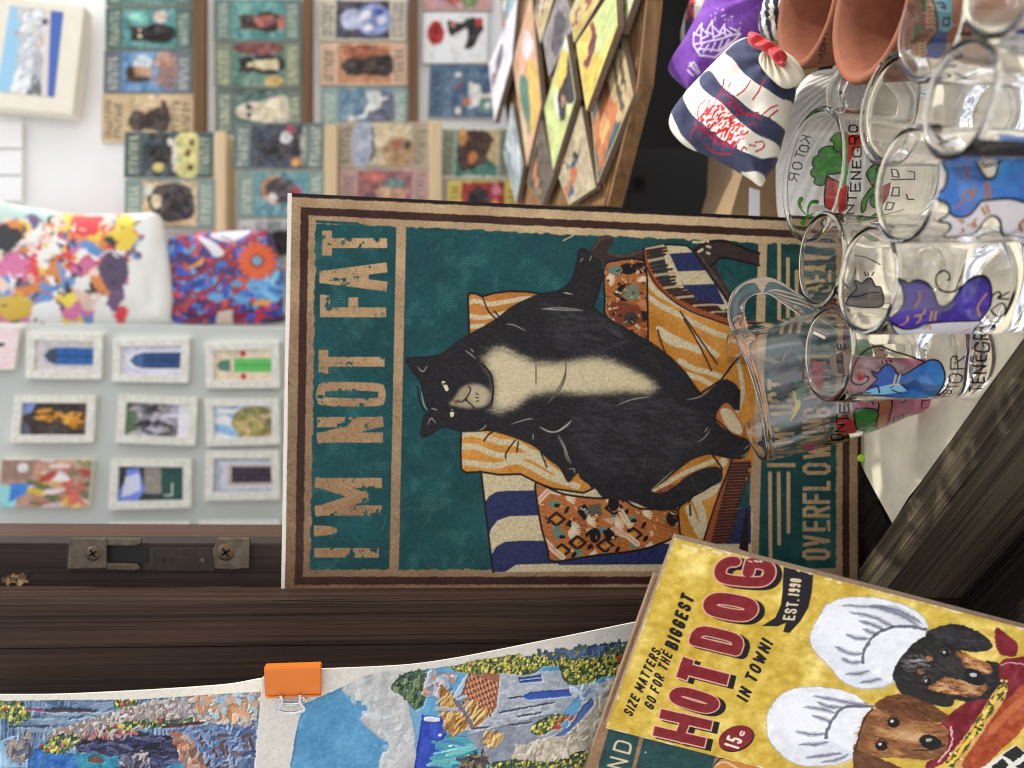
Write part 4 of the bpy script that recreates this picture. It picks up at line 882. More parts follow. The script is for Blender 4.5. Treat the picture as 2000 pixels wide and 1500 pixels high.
def painting_house(tf, W, H, k):
    cv = Cv(W, H, rgb(222, 217, 206), tf, k); n2 = fbm(H, W, 18, 305, 4); n1 = fbm(H, W, 70, 306)
    pic = L2(230, 1000, 232, 800, 248, 640, 275, 490, 590, 352, 760, 335, 1020, 300, 1400, 250, 1880, 188, 2000, 180, 1900, 1000)
    cv.poly(pic, rgb(94, 158, 200) + ((n2 - .5) * .1 + (n1 - .5) * .2)[..., None])
    cl = rgb(196, 196, 194) + ((n2 - .5) * .25)[..., None]
    for p in (L2(590, 350, 760, 330, 850, 420, 830, 620, 840, 800, 780, 1000, 690, 1000, 660, 760, 720, 700, 640, 640, 560, 560, 620, 500, 520, 460, 470, 410),): cv.poly(p, cl, True, soft=2)
    cv.dabs(60, L2(500, 440, 600, 430, 840, 620, 760, 800, 660, 760, 720, 690, 600, 600), [rgb(218, 219, 218), rgb(204, 206, 207), rgb(184, 190, 196)], 8, 21, asp=2.4, al=.6, jit=.03)
    cv.poly(L2(790, 480, 850, 520, 880, 560, 840, 800, 830, 640), rgb(120, 170, 206))
    cv.poly(L2(860, 540, 960, 555, 985, 650, 960, 1000, 800, 1000, 840, 700), rgb(48, 76, 184) + ((n2 - .5) * .2)[..., None]); cv.poly(L2(975, 640, 1300, 660, 1280, 760, 1100, 1000, 930, 1000), rgb(66, 148, 164) + ((n2 - .5) * .3)[..., None])
    cv.dabs(50, L2(980, 660, 1280, 670, 1240, 760, 960, 800), [rgb(90, 180, 190), rgb(60, 120, 170), rgb(120, 196, 196)], 12, 22, ang=0, asp=6)
    cv.line(L2(880, 560, 940, 565), 9, rgb(222, 226, 230)); cv.ell(L2(950, 640)[0], 4, 3, rgb(230, 234, 236)); cv.ell(L2(1000, 692)[0], 4, 2.5, rgb(240, 242, 240))
    tr_ = L2(705, 410, 750, 350, 830, 325, 890, 345, 880, 440, 860, 500, 820, 505, 760, 450); cv.poly(tr_, rgb(62, 88, 66), True); cv.dabs(110, tr_, [rgb(80, 110, 80), rgb(48, 70, 56), rgb(104, 126, 84)], 5, 23, asp=1.4)
    wall = L2(1080, 560, 1240, 335, 1540, 325, 1660, 400, 1520, 560, 1340, 680, 1160, 690, 1090, 620)
    cv.poly(wall, rgb(166, 174, 184) + ((n2 - .5) * .22)[..., None]); cv.dabs(260, wall, [rgb(182, 190, 200), rgb(156, 164, 178), rgb(198, 202, 206)], 4.5, 24, ang=.2, asp=3.4, al=.6, jit=.03)
    cv.poly(L2(1080, 640, 1500, 530, 1560, 620, 1380, 760, 1200, 790), rgb(142, 150, 162) + ((n2 - .5) * .2)[..., None])
    roof = L2(1085, 335, 1240, 330, 1225, 500, 1195, 545, 1050, 440); cv.poly(roof, rgb(160, 100, 70))
    for i in range(15):
        for j in range(11):
            a = np.array(L2(1088 - 2.4 * i + 13.5 * j, 345 + 11 * i + 4 * j)[0]); cv.line([a, a + [2.2, 3.2]], 2.6, rgb(204, 140, 100) if (i + j) % 3 else rgb(120, 66, 50))
    m = cv
    cv.poly(L2(1000, 470, 1060, 360, 1085, 340, 1050, 440), rgb(170, 196, 220)); cv.poly(L2(870, 360, 960, 350, 1000, 400, 950, 460, 880, 440), rgb(170, 176, 190)); cv.dabs(40, L2(870, 330, 1050, 340, 960, 460, 870, 450), [rgb(190, 140, 116), rgb(206, 206, 212), rgb(150, 160, 180)], 5, 25)
    for p in (L2(950, 390, 1030, 470, 1095, 590, 1010, 655, 940, 520), L2(1060, 462, 1190, 535, 1130, 592), L2(1165, 628, 1245, 640, 1240, 670, 1180, 682)):
        cv.poly(p, rgb(182, 132, 66) + ((n2 - .5) * .5)[..., None]); cv.dabs(50, p, [rgb(214, 170, 98), rgb(146, 104, 54), rgb(230, 198, 136)], 5, 26, ang=-1.0, asp=5, al=.7)
    cv.line(L2(930, 510, 1030, 515), 8, rgb(170, 176, 186)); cv.line(L2(1020, 470, 1070, 530, 1105, 600), 8, rgb(120, 110, 120)); cv.line(L2(1030, 465, 1075, 450), 6, rgb(180, 186, 196))
    cv.poly(L2(1330, 358, 1440, 345, 1445, 375, 1335, 385), rgb(44, 74, 140)); cv.line(L2(1335, 372, 1440, 360), 2, rgb(150, 170, 206)); cv.poly(L2(1345, 452, 1385, 430, 1575, 415, 1590, 450, 1380, 468), rgb(48, 86, 170)); cv.line(L2(1285, 460, 1345, 452), 3, rgb(50, 60, 90))
    for q in ((1110, 608, 1190, 600), (1330, 548, 1440, 530), (1290, 592, 1390, 578), (1240, 530, 1500, 480)): cv.line(L2(*q), 3.4, rgb(70, 78, 100), taper=True)
    pth = L2(1290, 780, 1320, 700, 1560, 620, 1700, 400, 1880, 330, 1960, 500, 1800, 800, 1500, 1000, 1280, 1000); cv.poly(pth, rgb(196, 186, 166) + ((n2 - .5) * .35)[..., None]); cv.dabs(420, pth, [rgb(210, 200, 180), rgb(184, 170, 148), rgb(222, 215, 200), rgb(166, 148, 120)], 5, 27, asp=2.6, al=.7)
    cv.poly(L2(1500, 650, 1580, 600, 1640, 500, 1690, 455, 1700, 490, 1640, 560, 1560, 640), rgb(86, 116, 178)); cv.dabs(40, L2(1600, 400, 1700, 380, 1740, 430, 1640, 460), [rgb(206, 214, 222), rgb(150, 170, 196)], 8, 28, asp=3)
    leaf = [rgb(70, 90, 56), rgb(112, 128, 60), rgb(160, 160, 60), rgb(52, 70, 52), rgb(206, 192, 80)]
    for reg, n_, s_ in ((L2(1000, 310, 1120, 280, 1330, 250, 1450, 290, 1380, 345, 1240, 335, 1060, 335), 260, 31), (L2(1530, 260, 1640, 220, 1880, 190, 1900, 330, 1760, 350, 1640, 390, 1560, 380), 330, 32), (L2(1400, 250, 1560, 235, 1560, 290, 1440, 300), 80, 33), (L2(1390, 610, 1450, 560, 1540, 540, 1570, 560, 1440, 640), 90, 34), (L2(1190, 790, 1300, 760, 1500, 770, 1660, 720, 1640, 900, 1200, 900), 160, 35)):
        cv.poly(reg, rgb(58, 78, 56), True); cv.dabs(n_ * 2, reg, leaf, 3.0, s_, asp=1.5); cv.dabs(n_ // 6, reg, [rgb(222, 200, 84), rgb(214, 150, 60), rgb(232, 216, 120)], 2.8, s_ + 9, asp=1.2)
    cv.dabs(90, L2(1400, 240, 1900, 185, 1900, 230, 1500, 262), [rgb(60, 84, 122), rgb(70, 90, 70), rgb(84, 110, 150)], 6, 36); cv.poly(L2(1808, 262, 1850, 240, 1860, 290, 1820, 285), rgb(176, 64, 50)); cv.dabs(10, L2(1500, 560, 1600, 540, 1580, 620, 1500, 610), [rgb(190, 80, 60)], 4, 37)
    cv.poly(L2(1060, 770, 1100, 735, 1140, 760, 1160, 700, 1175, 780, 1150, 1000, 1050, 1000), rgb(84, 76, 66)); cv.dabs(40, L2(1050, 760, 1170, 720, 1180, 800, 1060, 820), [rgb(120, 106, 84), rgb(56, 52, 50)], 6, 38, asp=3)
    cv.warp(.9, 6, 41, .2); emboss(cv, 44); cv.grain(.035, 1.5, 40); return cv

# ------------------------------------------------------------------ little designs for the signs on the wall (unit square, y down)
def little(w, h, base, art, seed, bands=None, ink=None, frame=None, lines=(1, 1), art_box=None):
    """a small printed sign: ground, two bands with rows of unreadably small lettering, a picture between"""
    cv = Cv(w, h, base, lambda p: np.asarray(p, float) * [w, h], w / 100.0)
    n = fbm(h, w, 12, seed); cv.c += ((n - .5) * .12)[..., None]
    t0, t1 = art_box or (.2, .8)
    if bands is not None:
        cv.poly([(.04, .02), (.96, .02), (.96, t0 - .01), (.04, t0 - .01)], bands); cv.poly([(.04, t1 + .01), (.96, t1 + .01), (.96, .98), (.04, .98)], bands)
    r = random.Random(seed)
    if ink is not None:
        for (a, b, k) in ((.03, t0 - .02, lines[0]), (t1 + .02, .97, lines[1])):
            for i in range(k):
                y = a + (b - a) * (i + .5) / max(k, 1); x = .12; hh = (b - a) / k * .30
                while x < .86:
                    q = r.uniform(.05, .09)
                    cv.line([(x, y - hh), (x, y + hh)], 3.4, ink, al=.85); cv.line([(x, y - hh if r.random() < .5 else y), (x + q * .6, y + hh if r.random() < .5 else y - hh)], 3, ink, al=.8)
                    x += q + .035
    def mp(p): p = np.asarray(p, float); return np.stack([.05 + .9 * p[..., 0], t0 + (t1 - t0) * p[..., 1]], -1)
    for a in art:
        col = a[-1]
        if a[0] == 'bg': cv.poly(mp([(0, 0), (1, 0), (1, 1), (0, 1)]), col)
        elif a[0] == 'e':
            t = np.linspace(0, 6.283, 26, endpoint=False); P = np.stack([a[1] + a[3] * np.cos(t), a[2] + a[4] * np.sin(t)], -1); cv.poly(mp(np.clip(P, -.05, 1.05)), col)
        elif a[0] == 'p': cv.poly(mp(np.array(a[1]).reshape(-1, 2)), col, len(a) > 3)
        elif a[0] == 'l': cv.line(mp(np.array(a[1]).reshape(-1, 2)), a[2], col, True)
    if frame is not None:
        for s in ([(.02, .01), (.98, .01)], [(.02, .99), (.98, .99)], [(.02, .01), (.02, .99)], [(.98, .01), (.98, .99)]): cv.line(s, 5, frame)
    cv.warp(1.0, 6, seed + 70, .3)
    m1, m2 = fbm(h, w, 9, seed + 71, 3), fbm(h, w, 5, seed + 72, 2)
    yy = np.mgrid[0:h, 0:w][0] / h; ins = np.clip(np.minimum(yy - t0, t1 - yy) * 30, 0, 1)
    cv.c = cv.c + ((m1 - .5) * .34 * ins)[..., None] + (ins * (m2 - .5) * .3)[..., None] * rgb(255, 150, 60)
    g_ = cv.c.mean(2, keepdims=True); cv.c = np.clip((cv.c * .8 + g_ * .2) * .93 + rgb(10, 7, 2), 0, 1)
    cv.grain(.03, 1.4, seed); return cv
BK, TEAL, TN, CRM, NVY = rgb(38, 36, 42), rgb(96, 138, 132), rgb(206, 180, 138), rgb(222, 212, 184), rgb(52, 58, 80)
def sit_cat(c, x=.5, dy=0): return [('e', x, .68 + dy, .26, .34, c), ('e', x, .32 + dy, .2, .17, c), ('p', (x - .2, .32 + dy, x - .17, .1 + dy, x - .04, .2 + dy), c), ('p', (x + .2, .32 + dy, x + .17, .1 + dy, x + .04, .2 + dy), c)]
def dogs(c, x=.5): return [('p', (x - .22, 1, x - .2, .55, x - .1, .35, x + .1, .35, x + .24, .6, x + .28, 1), c, 1, c), ('e', x, .27, .17, .19, c), ('e', x - .17, .3, .07, .15, c), ('e', x + .17, .3, .07, .15, c)]

# ------------------------------------------------------------------ painting on round glass
class Round:
    """a tapering round wall: matrix, radius r0 at the foot, r1 at height H"""
    def __init__(s, mtx, r0, r1, H): s.m, s.r0, s.r1, s.H = mtx, r0, r1, H; s.mi = np.array(mtx.inverted())
    def tf(s, W, Hc, span, far):
        def f(p):
            p = np.asarray(p, float); x, y = p[..., 0], p[..., 1]
            d = _F + ((750 - y) / FPX)[..., None] * _R + ((1000 - x) / FPX)[..., None] * _U
            o = s.mi[:3, :3] @ CAM + s.mi[:3, 3]; d = d @ s.mi[:3, :3].T
            k = (s.r1 - s.r0) / s.H
            A = d[..., 0] ** 2 + d[..., 1] ** 2 - (k * d[..., 2]) ** 2; R = s.r0 + k * o[2]
            B = o[0] * d[..., 0] + o[1] * d[..., 1] - k * d[..., 2] * R; C = o[0] ** 2 + o[1] ** 2 - R ** 2
            D = np.sqrt(np.maximum(B * B - A * C, 0)); t = (-B + D) / A if far else (-B - D) / A
            q = o + t[..., None] * d
            an = np.arctan2(q[..., 0], q[..., 1] if far else -q[..., 1])
            return np.stack([(an / span + .5) * W, (1 - q[..., 2] / s.H) * Hc], -1)
        return f
    def canvas(s, far=False, span=3.0, W=420, depth=.36):
        Hc = int(W * s.H / (span * (s.r0 + s.r1) / 2)); c = Cv(W, Hc, None, s.tf(W, Hc, span, far), (depth / FPX) / (span * (s.r0 + s.r1) / 2 / W)); c.span, c.far = span, far
        return c
    def mesh(s, cv, off=.0002, gain=None):
        def f(S, T):
            an = (S - .5) * cv.span; z = (1 - T) * s.H; r = s.r0 + (s.r1 - s.r0) * z / s.H + off
            X, Y = r * np.sin(an), (r * np.cos(an) if cv.far else -r * np.cos(an))
            P = np.stack([X, Y, z], -1) @ np.array(s.m)[:3, :3].T + np.array(s.m)[:3, 3]
            return P
        return grid_mesh(cv, f, gain, cut=True)
# ------------------------------------------------------------------ the counter
E1 = np.array([math.sqrt(.5), -math.sqrt(.5), 0]); E2 = np.array([math.sqrt(.5), math.sqrt(.5), 0]); UP = np.array([0, 0, 1.0])
ZT = .003
B0 = on_z(1735, 1030, ZT); B0[2] = 0
def cp(a, b, z): return B0 + E1 * a + E2 * b + UP * z
def cbox(name, a0, a1, b0, b1, z0, z1, mat, parent, bevel=.0012):
    return slab(name, [cp(a0, b0, z1), cp(a1, b0, z1), cp(a1, b1, z1), cp(a0, b1, z1)], (0, 0, 1), z1 - z0, mat, parent, bevel)
ground = box('ground', (-60, -60, -1.0), (60, 60, -.95), MAT['ground']); tag(ground, kind='structure')  # unseen ground, made wide and pale to bounce light up at the stall
counter = thing('market_counter', cp(0, 0, -.95), 'dark weathered timber counter with a diagonal front rail, under the cream cloth', 'counter')
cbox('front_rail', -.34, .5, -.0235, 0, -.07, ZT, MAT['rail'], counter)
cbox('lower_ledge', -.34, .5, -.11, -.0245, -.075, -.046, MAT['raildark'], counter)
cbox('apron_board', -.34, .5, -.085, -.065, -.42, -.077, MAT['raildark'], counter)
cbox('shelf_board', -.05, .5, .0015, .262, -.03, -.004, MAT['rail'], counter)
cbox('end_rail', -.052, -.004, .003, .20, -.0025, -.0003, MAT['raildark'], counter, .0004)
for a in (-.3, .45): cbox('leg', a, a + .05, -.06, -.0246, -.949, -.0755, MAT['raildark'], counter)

def cloth_mesh():
    n, m = 260, 160; a = np.linspace(.0015, .47, n); b = np.linspace(.002, .258, m); A, B = np.meshgrid(a, b)
    z = .0004 + .0016 * (fbm(m, n, 40, 401) - .35) + .0010 * (vnoise(m, n, 22, 60, seed=402) - .4)
    z = np.maximum(z, .0001) + .003 * np.exp(-((A - .02) / .012) ** 2) * (fbm(m, n, 30, 403) - .2)
    bb = B + .004 * np.sin(A * 60) * (B > .2); aa = A - .004 * np.clip(B, 0, .1) / .06
    V = B0 + aa[..., None] * E1 + bb[..., None] * E2 + z[..., None] * UP
    I = np.arange(n * m).reshape(m, n); Fc = np.stack([I[:-1, :-1], I[:-1, 1:], I[1:, 1:], I[1:, :-1]], -1).reshape(-1, 4)
    return raw_grid(V.reshape(-1, 3), Fc)
tag(put(cloth_mesh(), 'table_cloth', MAT['cloth']), 'cream cotton cloth spread over the counter beneath the painted glasses', 'tablecloth')

# ------------------------------------------------------------------ window post on the left
YPF, YRB, YJB = .438, .468, .522
xe0 = on_y(300, 1171, YPF)[0]; xe1 = on_y(300, 1060, YRB)[0]; xj = on_y(300, 1032, YJB)[0]
post = thing('window_post', ((xe0 - .1), YPF, -.6), 'dark brown stained timber window post with bronze latch hardware screwed on it', 'window post')
xm = on_y(600, 1262, YPF)[0]
slab('front_board', [(xm, YPF, -.5), (xe0, YPF, -.5), (xe0, YPF, .9), (xm, YPF, .9)], (0, -1, 0), .05, MAT['post'], post, .0022)
slab('side_board', [(xm - .26, YPF + .045, -.5), (xm - .0004, YPF + .0022, -.5), (xm - .0004, YPF + .0022, .9), (xm - .26, YPF + .045, .9)], (-.17, -1, 0), .03, MAT['post'], post, .0012)
slab('rebate_board', [(xe0 - .02, YRB, -.5), (xe1, YRB, -.5), (xe1, YRB, .9), (xe0 - .02, YRB, .9)], (0, -1, 0), .02, MAT['postdark'], post, .0008)
slab('jamb', [(xe1 - .02, YRB + .006, -.5), (xj + .000, YRB + .0201, -.5), (xj, YRB + .0201, .9), (xe1 - .02, YRB + .006, .9)], (0, -1, 0), .05, MAT['jamb'], post, .0006)
def onp(x, y, off=0): return Vector(on_y(x, y, YRB - off))
def plate(name, pts, top, thick, mat, parent, bevel=.0005): return slab(name, [onp(x, y, top) for x, y in pts], (0, -1, 0), thick, mat, parent, bevel)
latch = plate('latch_plate', [(128, 1113), (280, 1115), (420, 1116), (420, 1069), (290, 1069), (250, 1064), (200, 1062), (130, 1062)], .0010, .0016, MAT['bronze_dark'], post, .0003)
def rel(a, n): a.name = n; return a
plate('latch_block', [(131, 1112), (208, 1110), (208, 1052), (136, 1052)], .0046, .0034, MAT['bronze'], latch)
plate('latch_prong', [(208, 1065), (262, 1066), (275, 1062), (275, 1052), (208, 1052)], .0040, .0028, MAT['bronze'], latch)
plate('latch_prong', [(208, 1113), (262, 1115), (274, 1111), (268, 1101), (208, 1100)], .0040, .0028, MAT['bronze'], latch)
plate('latch_slot', [(210, 1100), (290, 1100), (290, 1067), (210, 1067)], .0014, .0012, MAT['cabinet'], latch, .0001)  # dark sheet on the plate standing for shade in its recess
keep = plate('latch_keeper', [(420, 1111), (455, 1113), (486, 1110), (487, 1052), (424, 1052), (415, 1075)], .0044, .0044, MAT['bronze'], post)
def screw(x, y, parent, top, r=.0042):
    p = onp(x, y, top); mt = Matrix.Translation(p) @ Matrix.Rotation(math.pi / 2, 4, 'X')
    bm = bmesh.new(); bm.from_mesh(lathe_mesh([(0, .0), (r * .3, .0), (r * .95, .0), (r, -.0004), (r, -.001)][::-1] + [], 40))
    sc = put(lathe_mesh([(0, .0006), (r * .6, .0005), (r * .95, .0002), (r, -.0002), (r, -.0012), (0, -.0012)], 40, mt), 'screw', MAT['screw'], parent)
    for a in (.6, .6 + math.pi / 2):
        d = Vector((math.cos(a), 0, math.sin(a))); e = Vector((-d.z, 0, d.x)); q = p + Vector((0, -.00062, 0))
        slab('screw_slot', [q + d * r * .55 + e * r * .13, q - d * r * .55 + e * r * .13, q - d * r * .55 - e * r * .13, q + d * r * .55 - e * r * .13][::-1], (0, -1, 0), .0003, MAT['dark'], parent)
screw(182, 1081, latch, .0046); screw(441, 1079, keep, .0044, .0048)
mk = px_canvas(285, 1070, 420, 1116, 4)
for ch, x in (('4', 340), ('1', 330), ('6', 322), ('D', 308)): glyph(mk, ch, (x, 1089), (x, 1101), (x - 8, 1089), 2, rgb(44, 36, 30), al=.8)
for q in ([(360, 1077), (381, 1077), (381, 1114), (360, 1114), (360, 1077)],): mk.line(q, 2, rgb(46, 38, 32), al=.9)
for ch, y in (('A', 1111), ('G', 1101), ('B', 1090)): glyph(mk, ch, (364, y), (364, y - 8), (377, y), 2.2, rgb(46, 38, 32), al=.9)
mk.ell((395, 1094), 6, 7, rgb(46, 38, 32), al=.7); mk.ell((395, 1094), 4, 5, rgb(84, 72, 60))
def px_mesh(cv, box_, Y, cut=True, gain=None):
    x0, y0, x1, y1 = box_; tl, tr, br, bl = (on_y(*p, Y) for p in ((x0, y0), (x1, y0), (x1, y1), (x0, y1)))
    return grid_mesh(cv, quad_fn(tl, tr, br, bl), gain, cut)
put(px_mesh(mk, (285, 1070, 420, 1116), YRB - .00135), 'stamped_mark', MAT['ink'], latch)
kn = px_canvas(-20, 1100, 75, 1160, 3)
kn.poly([(-20, 1128), (5, 1117), (40, 1118), (68, 1116), (52, 1128), (48, 1140), (36, 1148), (10, 1146), (-20, 1138)], rgb(26, 20, 18)); kn.poly([(4, 1132), (24, 1122), (46, 1124), (50, 1134), (40, 1144), (20, 1146)], rgb(120, 96, 62) ); kn.dabs(50, [(4, 1132), (24, 1122), (46, 1124), (50, 1134), (40, 1144), (20, 1146)], [rgb(150, 124, 84), rgb(96, 72, 46), rgb(70, 52, 34)], 4, 3); kn.ell((25, 1142), 8, 4, rgb(14, 11, 10))
put(px_mesh(kn, (-20, 1100, 75, 1160), YRB - .0004), 'knot_hole', MAT['ink'], post)

# ------------------------------------------------------------------ the cat poster board
YP = .460
pc = [on_y(*p, YP) for p in (P_TL, P_TR, P_BR, P_BL)]
poster = thing('cat_poster', ((pc[2] + pc[3]) / 2), "large green poster of a fat black cat, lettered I'M NOT FAT, behind the glasses", 'poster')
slab('board', [pc[3], pc[2], pc[1], pc[0]], (0, -1, 0), .0075, MAT['board_white'], poster, .0006)
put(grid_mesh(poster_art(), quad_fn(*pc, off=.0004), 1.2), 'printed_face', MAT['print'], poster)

# ------------------------------------------------------------------ the two small signs at the bottom left
SN = np.array([math.sin(math.radians(-20)) * math.cos(math.radians(10)), -math.cos(math.radians(10)) * math.cos(math.radians(20)), math.sin(math.radians(10))])
S_TR = at(1318, 1050, .365); S_TL = on(1183, 1421, S_TR, SN); S_dn = on(2000, 1213, S_TR, SN) - S_TR; S_dn = S_dn / np.linalg.norm(S_dn) * .20
S_ex = S_TL - S_TR; S_dn = S_dn - S_ex * np.dot(S_dn, S_ex) / np.dot(S_ex, S_ex)
def plane_tf(tl, tr, bl, W, H):
    ex, ey = tr - tl, bl - tl; n = np.cross(ex, ey)
    def f(p):
        p = np.asarray(p, float); d = _F + ((750 - p[..., 1]) / FPX)[..., None] * _R + ((1000 - p[..., 0]) / FPX)[..., None] * _U
        q = CAM + d * (np.dot(tl - CAM, n) / (d @ n))[..., None] - tl
        return np.stack([q @ ex / (ex @ ex) * W, q @ ey / (ey @ ey) * H], -1)
    return f
def small_board(name, tl, tr, bl, thick, art, label, W, edge='mdf'):
    br = tr + bl - tl; n = np.cross(tr - tl, tl - bl); n /= np.linalg.norm(n)
    o = thing(name, (bl + br) / 2, label, 'sign'); slab('board', [bl, br, tr, tl], n, thick, MAT[edge], o, .0004)
    H = int(W * np.linalg.norm(bl - tl) / np.linalg.norm(tr - tl)); k = W / (np.linalg.norm(tr - tl) * FPX / .36)
    put(grid_mesh(art(plane_tf(tl, tr, bl, W, H), W, H, k), quad_fn(tl, tr, br, bl, off=.0003), 1.12), 'printed_face', MAT['print'], o)
    return o
small_board('hot_dog_sign', S_TL, S_TR, S_TL + S_dn, .0042, hotdog_art, 'yellow hot dog sign with two dogs in chef hats, leaning at the front', 480)
def nd_art(tf, W, H, k):
    cv = Cv(W, H, rgb(150, 116, 84), tf, k); n = fbm(H, W, 12, 500); cv.c += ((n - .5) * .2)[..., None]
    tl_ = rgb(34, 70, 70) + ((n - .5) * .1)[..., None]
    cv.poly(HD(115, 890, 255, 925, 215, 1090, 160, 1300, 40, 1300, 72, 1040), tl_); cv.poly(HD(275, 925, 600, 1010, 575, 1090, 540, 1300, 180, 1300, 232, 1090), tl_)
    for ch, tl, tr, bl in (('D', HD(130, 992), HD(146, 932), HD(212, 1010)), ('N', HD(104, 1064), HD(122, 1010), HD(190, 1082))): glyph(cv, ch, np.array(tl[0]) - [0, 2], tr[0], bl[0], 5.5, rgb(214, 194, 156))
    glyph(cv, 'A', HD(80, 1140)[0], HD(98, 1084)[0], HD(168, 1160)[0], 5.5, rgb(214, 194, 156))
    cv.poly(HD(575, 1070, 620, 1025, 660, 1020, 720, 1045, 840, 1070, 840, 1300, 560, 1300), rgb(206, 136, 62)); cv.line(HD(590, 1060, 640, 1040, 700, 1070), 5, rgb(230, 200, 150), True); cv.line(HD(575, 1075, 620, 1025, 670, 1020, 720, 1045), 3, rgb(30, 26, 26))
    cv.ell(HD(282, 996)[0], 2, 2, rgb(180, 180, 170)); cv.grain(.03, 1.4, 501); return cv
nh = -np.cross(S_TR - S_TL, -S_dn); nh /= np.linalg.norm(nh)
nb = np.cross(S_TR - S_TL, -S_dn); nb /= np.linalg.norm(nb)
if np.dot(nb, CAM - S_TL) < 0: nb = -nb
off = -nb * .0050 - S_dn / np.linalg.norm(S_dn) * .0016
ex_ = (S_TR - S_TL); N_TR = S_TR + off - ex_ * .22; N_TL = N_TR - ex_ * 1.15
small_board('green_sign', N_TL, N_TR, N_TL + S_dn, .0042, nd_art, 'dark green sign lettered ND, mostly hidden behind the yellow hot dog sign', 420)

# ------------------------------------------------------------------ canvas paintings hung at the left, and the clip
def canvas_print(name, edge, x0, x1, y1, art, label, Y0, curl, W, top=None, k=1.1):
    """a hanging canvas whose right edge follows the traced curve; x runs down the picture"""
    H = int((x1 - x0) * k); Wc = int((y1 - 1200) * k)
    e = np.array(edge, float); xs = np.linspace(x0, x1, H); ye = np.interp(xs, *spline(e).T)
    ymin = ye.min(); Wc = int((y1 - ymin) * k)
    tf = lambda p: np.stack([(y1 - np.asarray(p, float)[..., 1]) * k, (np.asarray(p, float)[..., 0] - x0) * k], -1)
    cv = art(tf, Wc, H, k)
    S0 = np.linspace(0, 1, Wc)[None, :]; ci = np.clip(S0 * (y1 - ye[:, None]) * k, 0, Wc - 1).astype(int)
    cv.c = cv.c[np.arange(H)[:, None], ci]
    lum = cv.c.mean(2); bl2 = lum.copy()
    for q in (1, 2, 3, 4): bl2 = (bl2 + np.roll(bl2, q, 0) + np.roll(bl2, -q, 0) + np.roll(bl2, q, 1) + np.roll(bl2, -q, 1)) / 5
    g = np.clip(lum - bl2, -.25, .25) * 3.2
    relief = (fbm(H, Wc, 4, 602, 3) * .12 + vnoise(H, Wc, 1.4, seed=603) * .16 + g * .5) * .00022
    S, T = np.meshgrid(np.linspace(0, 1, Wc), np.linspace(0, 1, H))
    yy = y1 - S * (y1 - ye[:, None]); xx = np.repeat(xs[:, None], Wc, 1)
    if top is not None: xx = xx + (1 - T) ** 3 * np.interp(yy, *np.array(top, float).T)
    d = _F + ((750 - yy) / FPX)[..., None] * _R + ((1000 - xx) / FPX)[..., None] * _U
    dep = Y0 + curl(S, T)
    P = CAM + d * (dep / d[..., 1])[..., None]
    P[..., 1] -= relief
    V0 = P.reshape(-1, 3); Bk = P.copy(); Bk[..., 1] += .0012; I = np.arange(H * Wc).reshape(H, Wc)
    Fc = np.stack([I[:-1, :-1], I[1:, :-1], I[1:, 1:], I[:-1, 1:]], -1).reshape(-1, 4); o = H * Wc
    rim = np.concatenate([I[0, :], I[1:, -1], I[-1, -2::-1], I[-2::-1, 0]])
    Fr = np.stack([rim, np.roll(rim, -1), np.roll(rim, -1) + o, rim + o], -1)
    V = np.concatenate([V0, Bk.reshape(-1, 3)]); F2 = np.concatenate([Fc, Fc[:, ::-1] + o, Fr])
    me = raw_grid(V, F2); c = albedo(cv.c, 1.28).reshape(-1, 3); paint(me, np.concatenate([c, np.tile(albedo(rgb(226, 220, 206), .86), (o, 1))]))
    return tag(put(me, name, MAT['canvas']), label, 'painting')
e1_ = [(-80, 1357), (0, 1357), (120, 1356), (270, 1349), (380, 1342), (450, 1336), (500, 1327), (530, 1322)]
e2_ = [(500, 1330), (530, 1312), (620, 1307), (720, 1303), (800, 1298), (880, 1287), (960, 1272), (1040, 1256), (1120, 1240), (1248, 1214), (1330, 1200)]
canvas_print('cliff_painting', e1_, -80, 512, 1580, painting_cliff, 'unframed canvas painting of a blue coast with a stone cliff wall, upper of two', .418, lambda S, T: -.010 * np.clip(T - .7, 0, 1) ** 2 * 8 * S + .004 * S, 400, [(1300, 0), (1580, 0)])
canvas_print('house_painting', e2_, 506, 1330, 1580, painting_house, 'unframed canvas painting of a white seaside house with tiled roof, hanging from the orange clip', .410, lambda S, T: -.006 * np.sin(T * 5) * S + .010 * T, 400, [(1300, 8), (1400, 0), (1580, -14)])
# orange binder clip: folded body over the canvas edge, two steel handles
c0 = on_y(518, 1330, .405); c1_ = on_y(628, 1326, .405); ux = (c1_ - c0) / np.linalg.norm(c1_ - c0); uw = np.array([1.0, 0, 0]); uw = uw - ux * np.dot(uw, ux); uw /= np.linalg.norm(uw); ud = np.array([0, -1.0, 0])
clip = thing('binder_clip', (c0 + c1_) / 2, 'orange binder clip with steel handles gripping the edge of the house painting', 'binder clip')
mm = .405 / FPX
prof = [(-30, -1.0), (-29, 1.2), (-10, 9), (24, 12.5), (30, 11), (31, -8), (24, -10), (-10, -7)]
inner = [(-30, .2), (-10, 7.4), (22, 10.6), (27.5, 9), (28.5, -6), (23, -8), (-10, -5.2)]
bm = bmesh.new()
def ext(prof_, L):
    a = [bm.verts.new(Vector(c0 + ux * 0 + uw * p * mm + ud * q * mm)) for p, q in prof_]; b = [bm.verts.new(Vector(c0 + ux * L + uw * p * mm + ud * q * mm)) for p, q in prof_]
    return a, b
a, b = ext(prof, np.linalg.norm(c1_ - c0)); n_ = len(a)
bm.faces.new(a); bm.faces.new(b[::-1])
for i in range(n_): bm.faces.new((a[i], b[i], b[(i + 1) % n_], a[(i + 1) % n_]))
bmesh.ops.recalc_face_normals(bm, faces=bm.faces)
bmesh.ops.bevel(bm, geom=list(bm.edges), offset=.0004, segments=2, affect='EDGES')
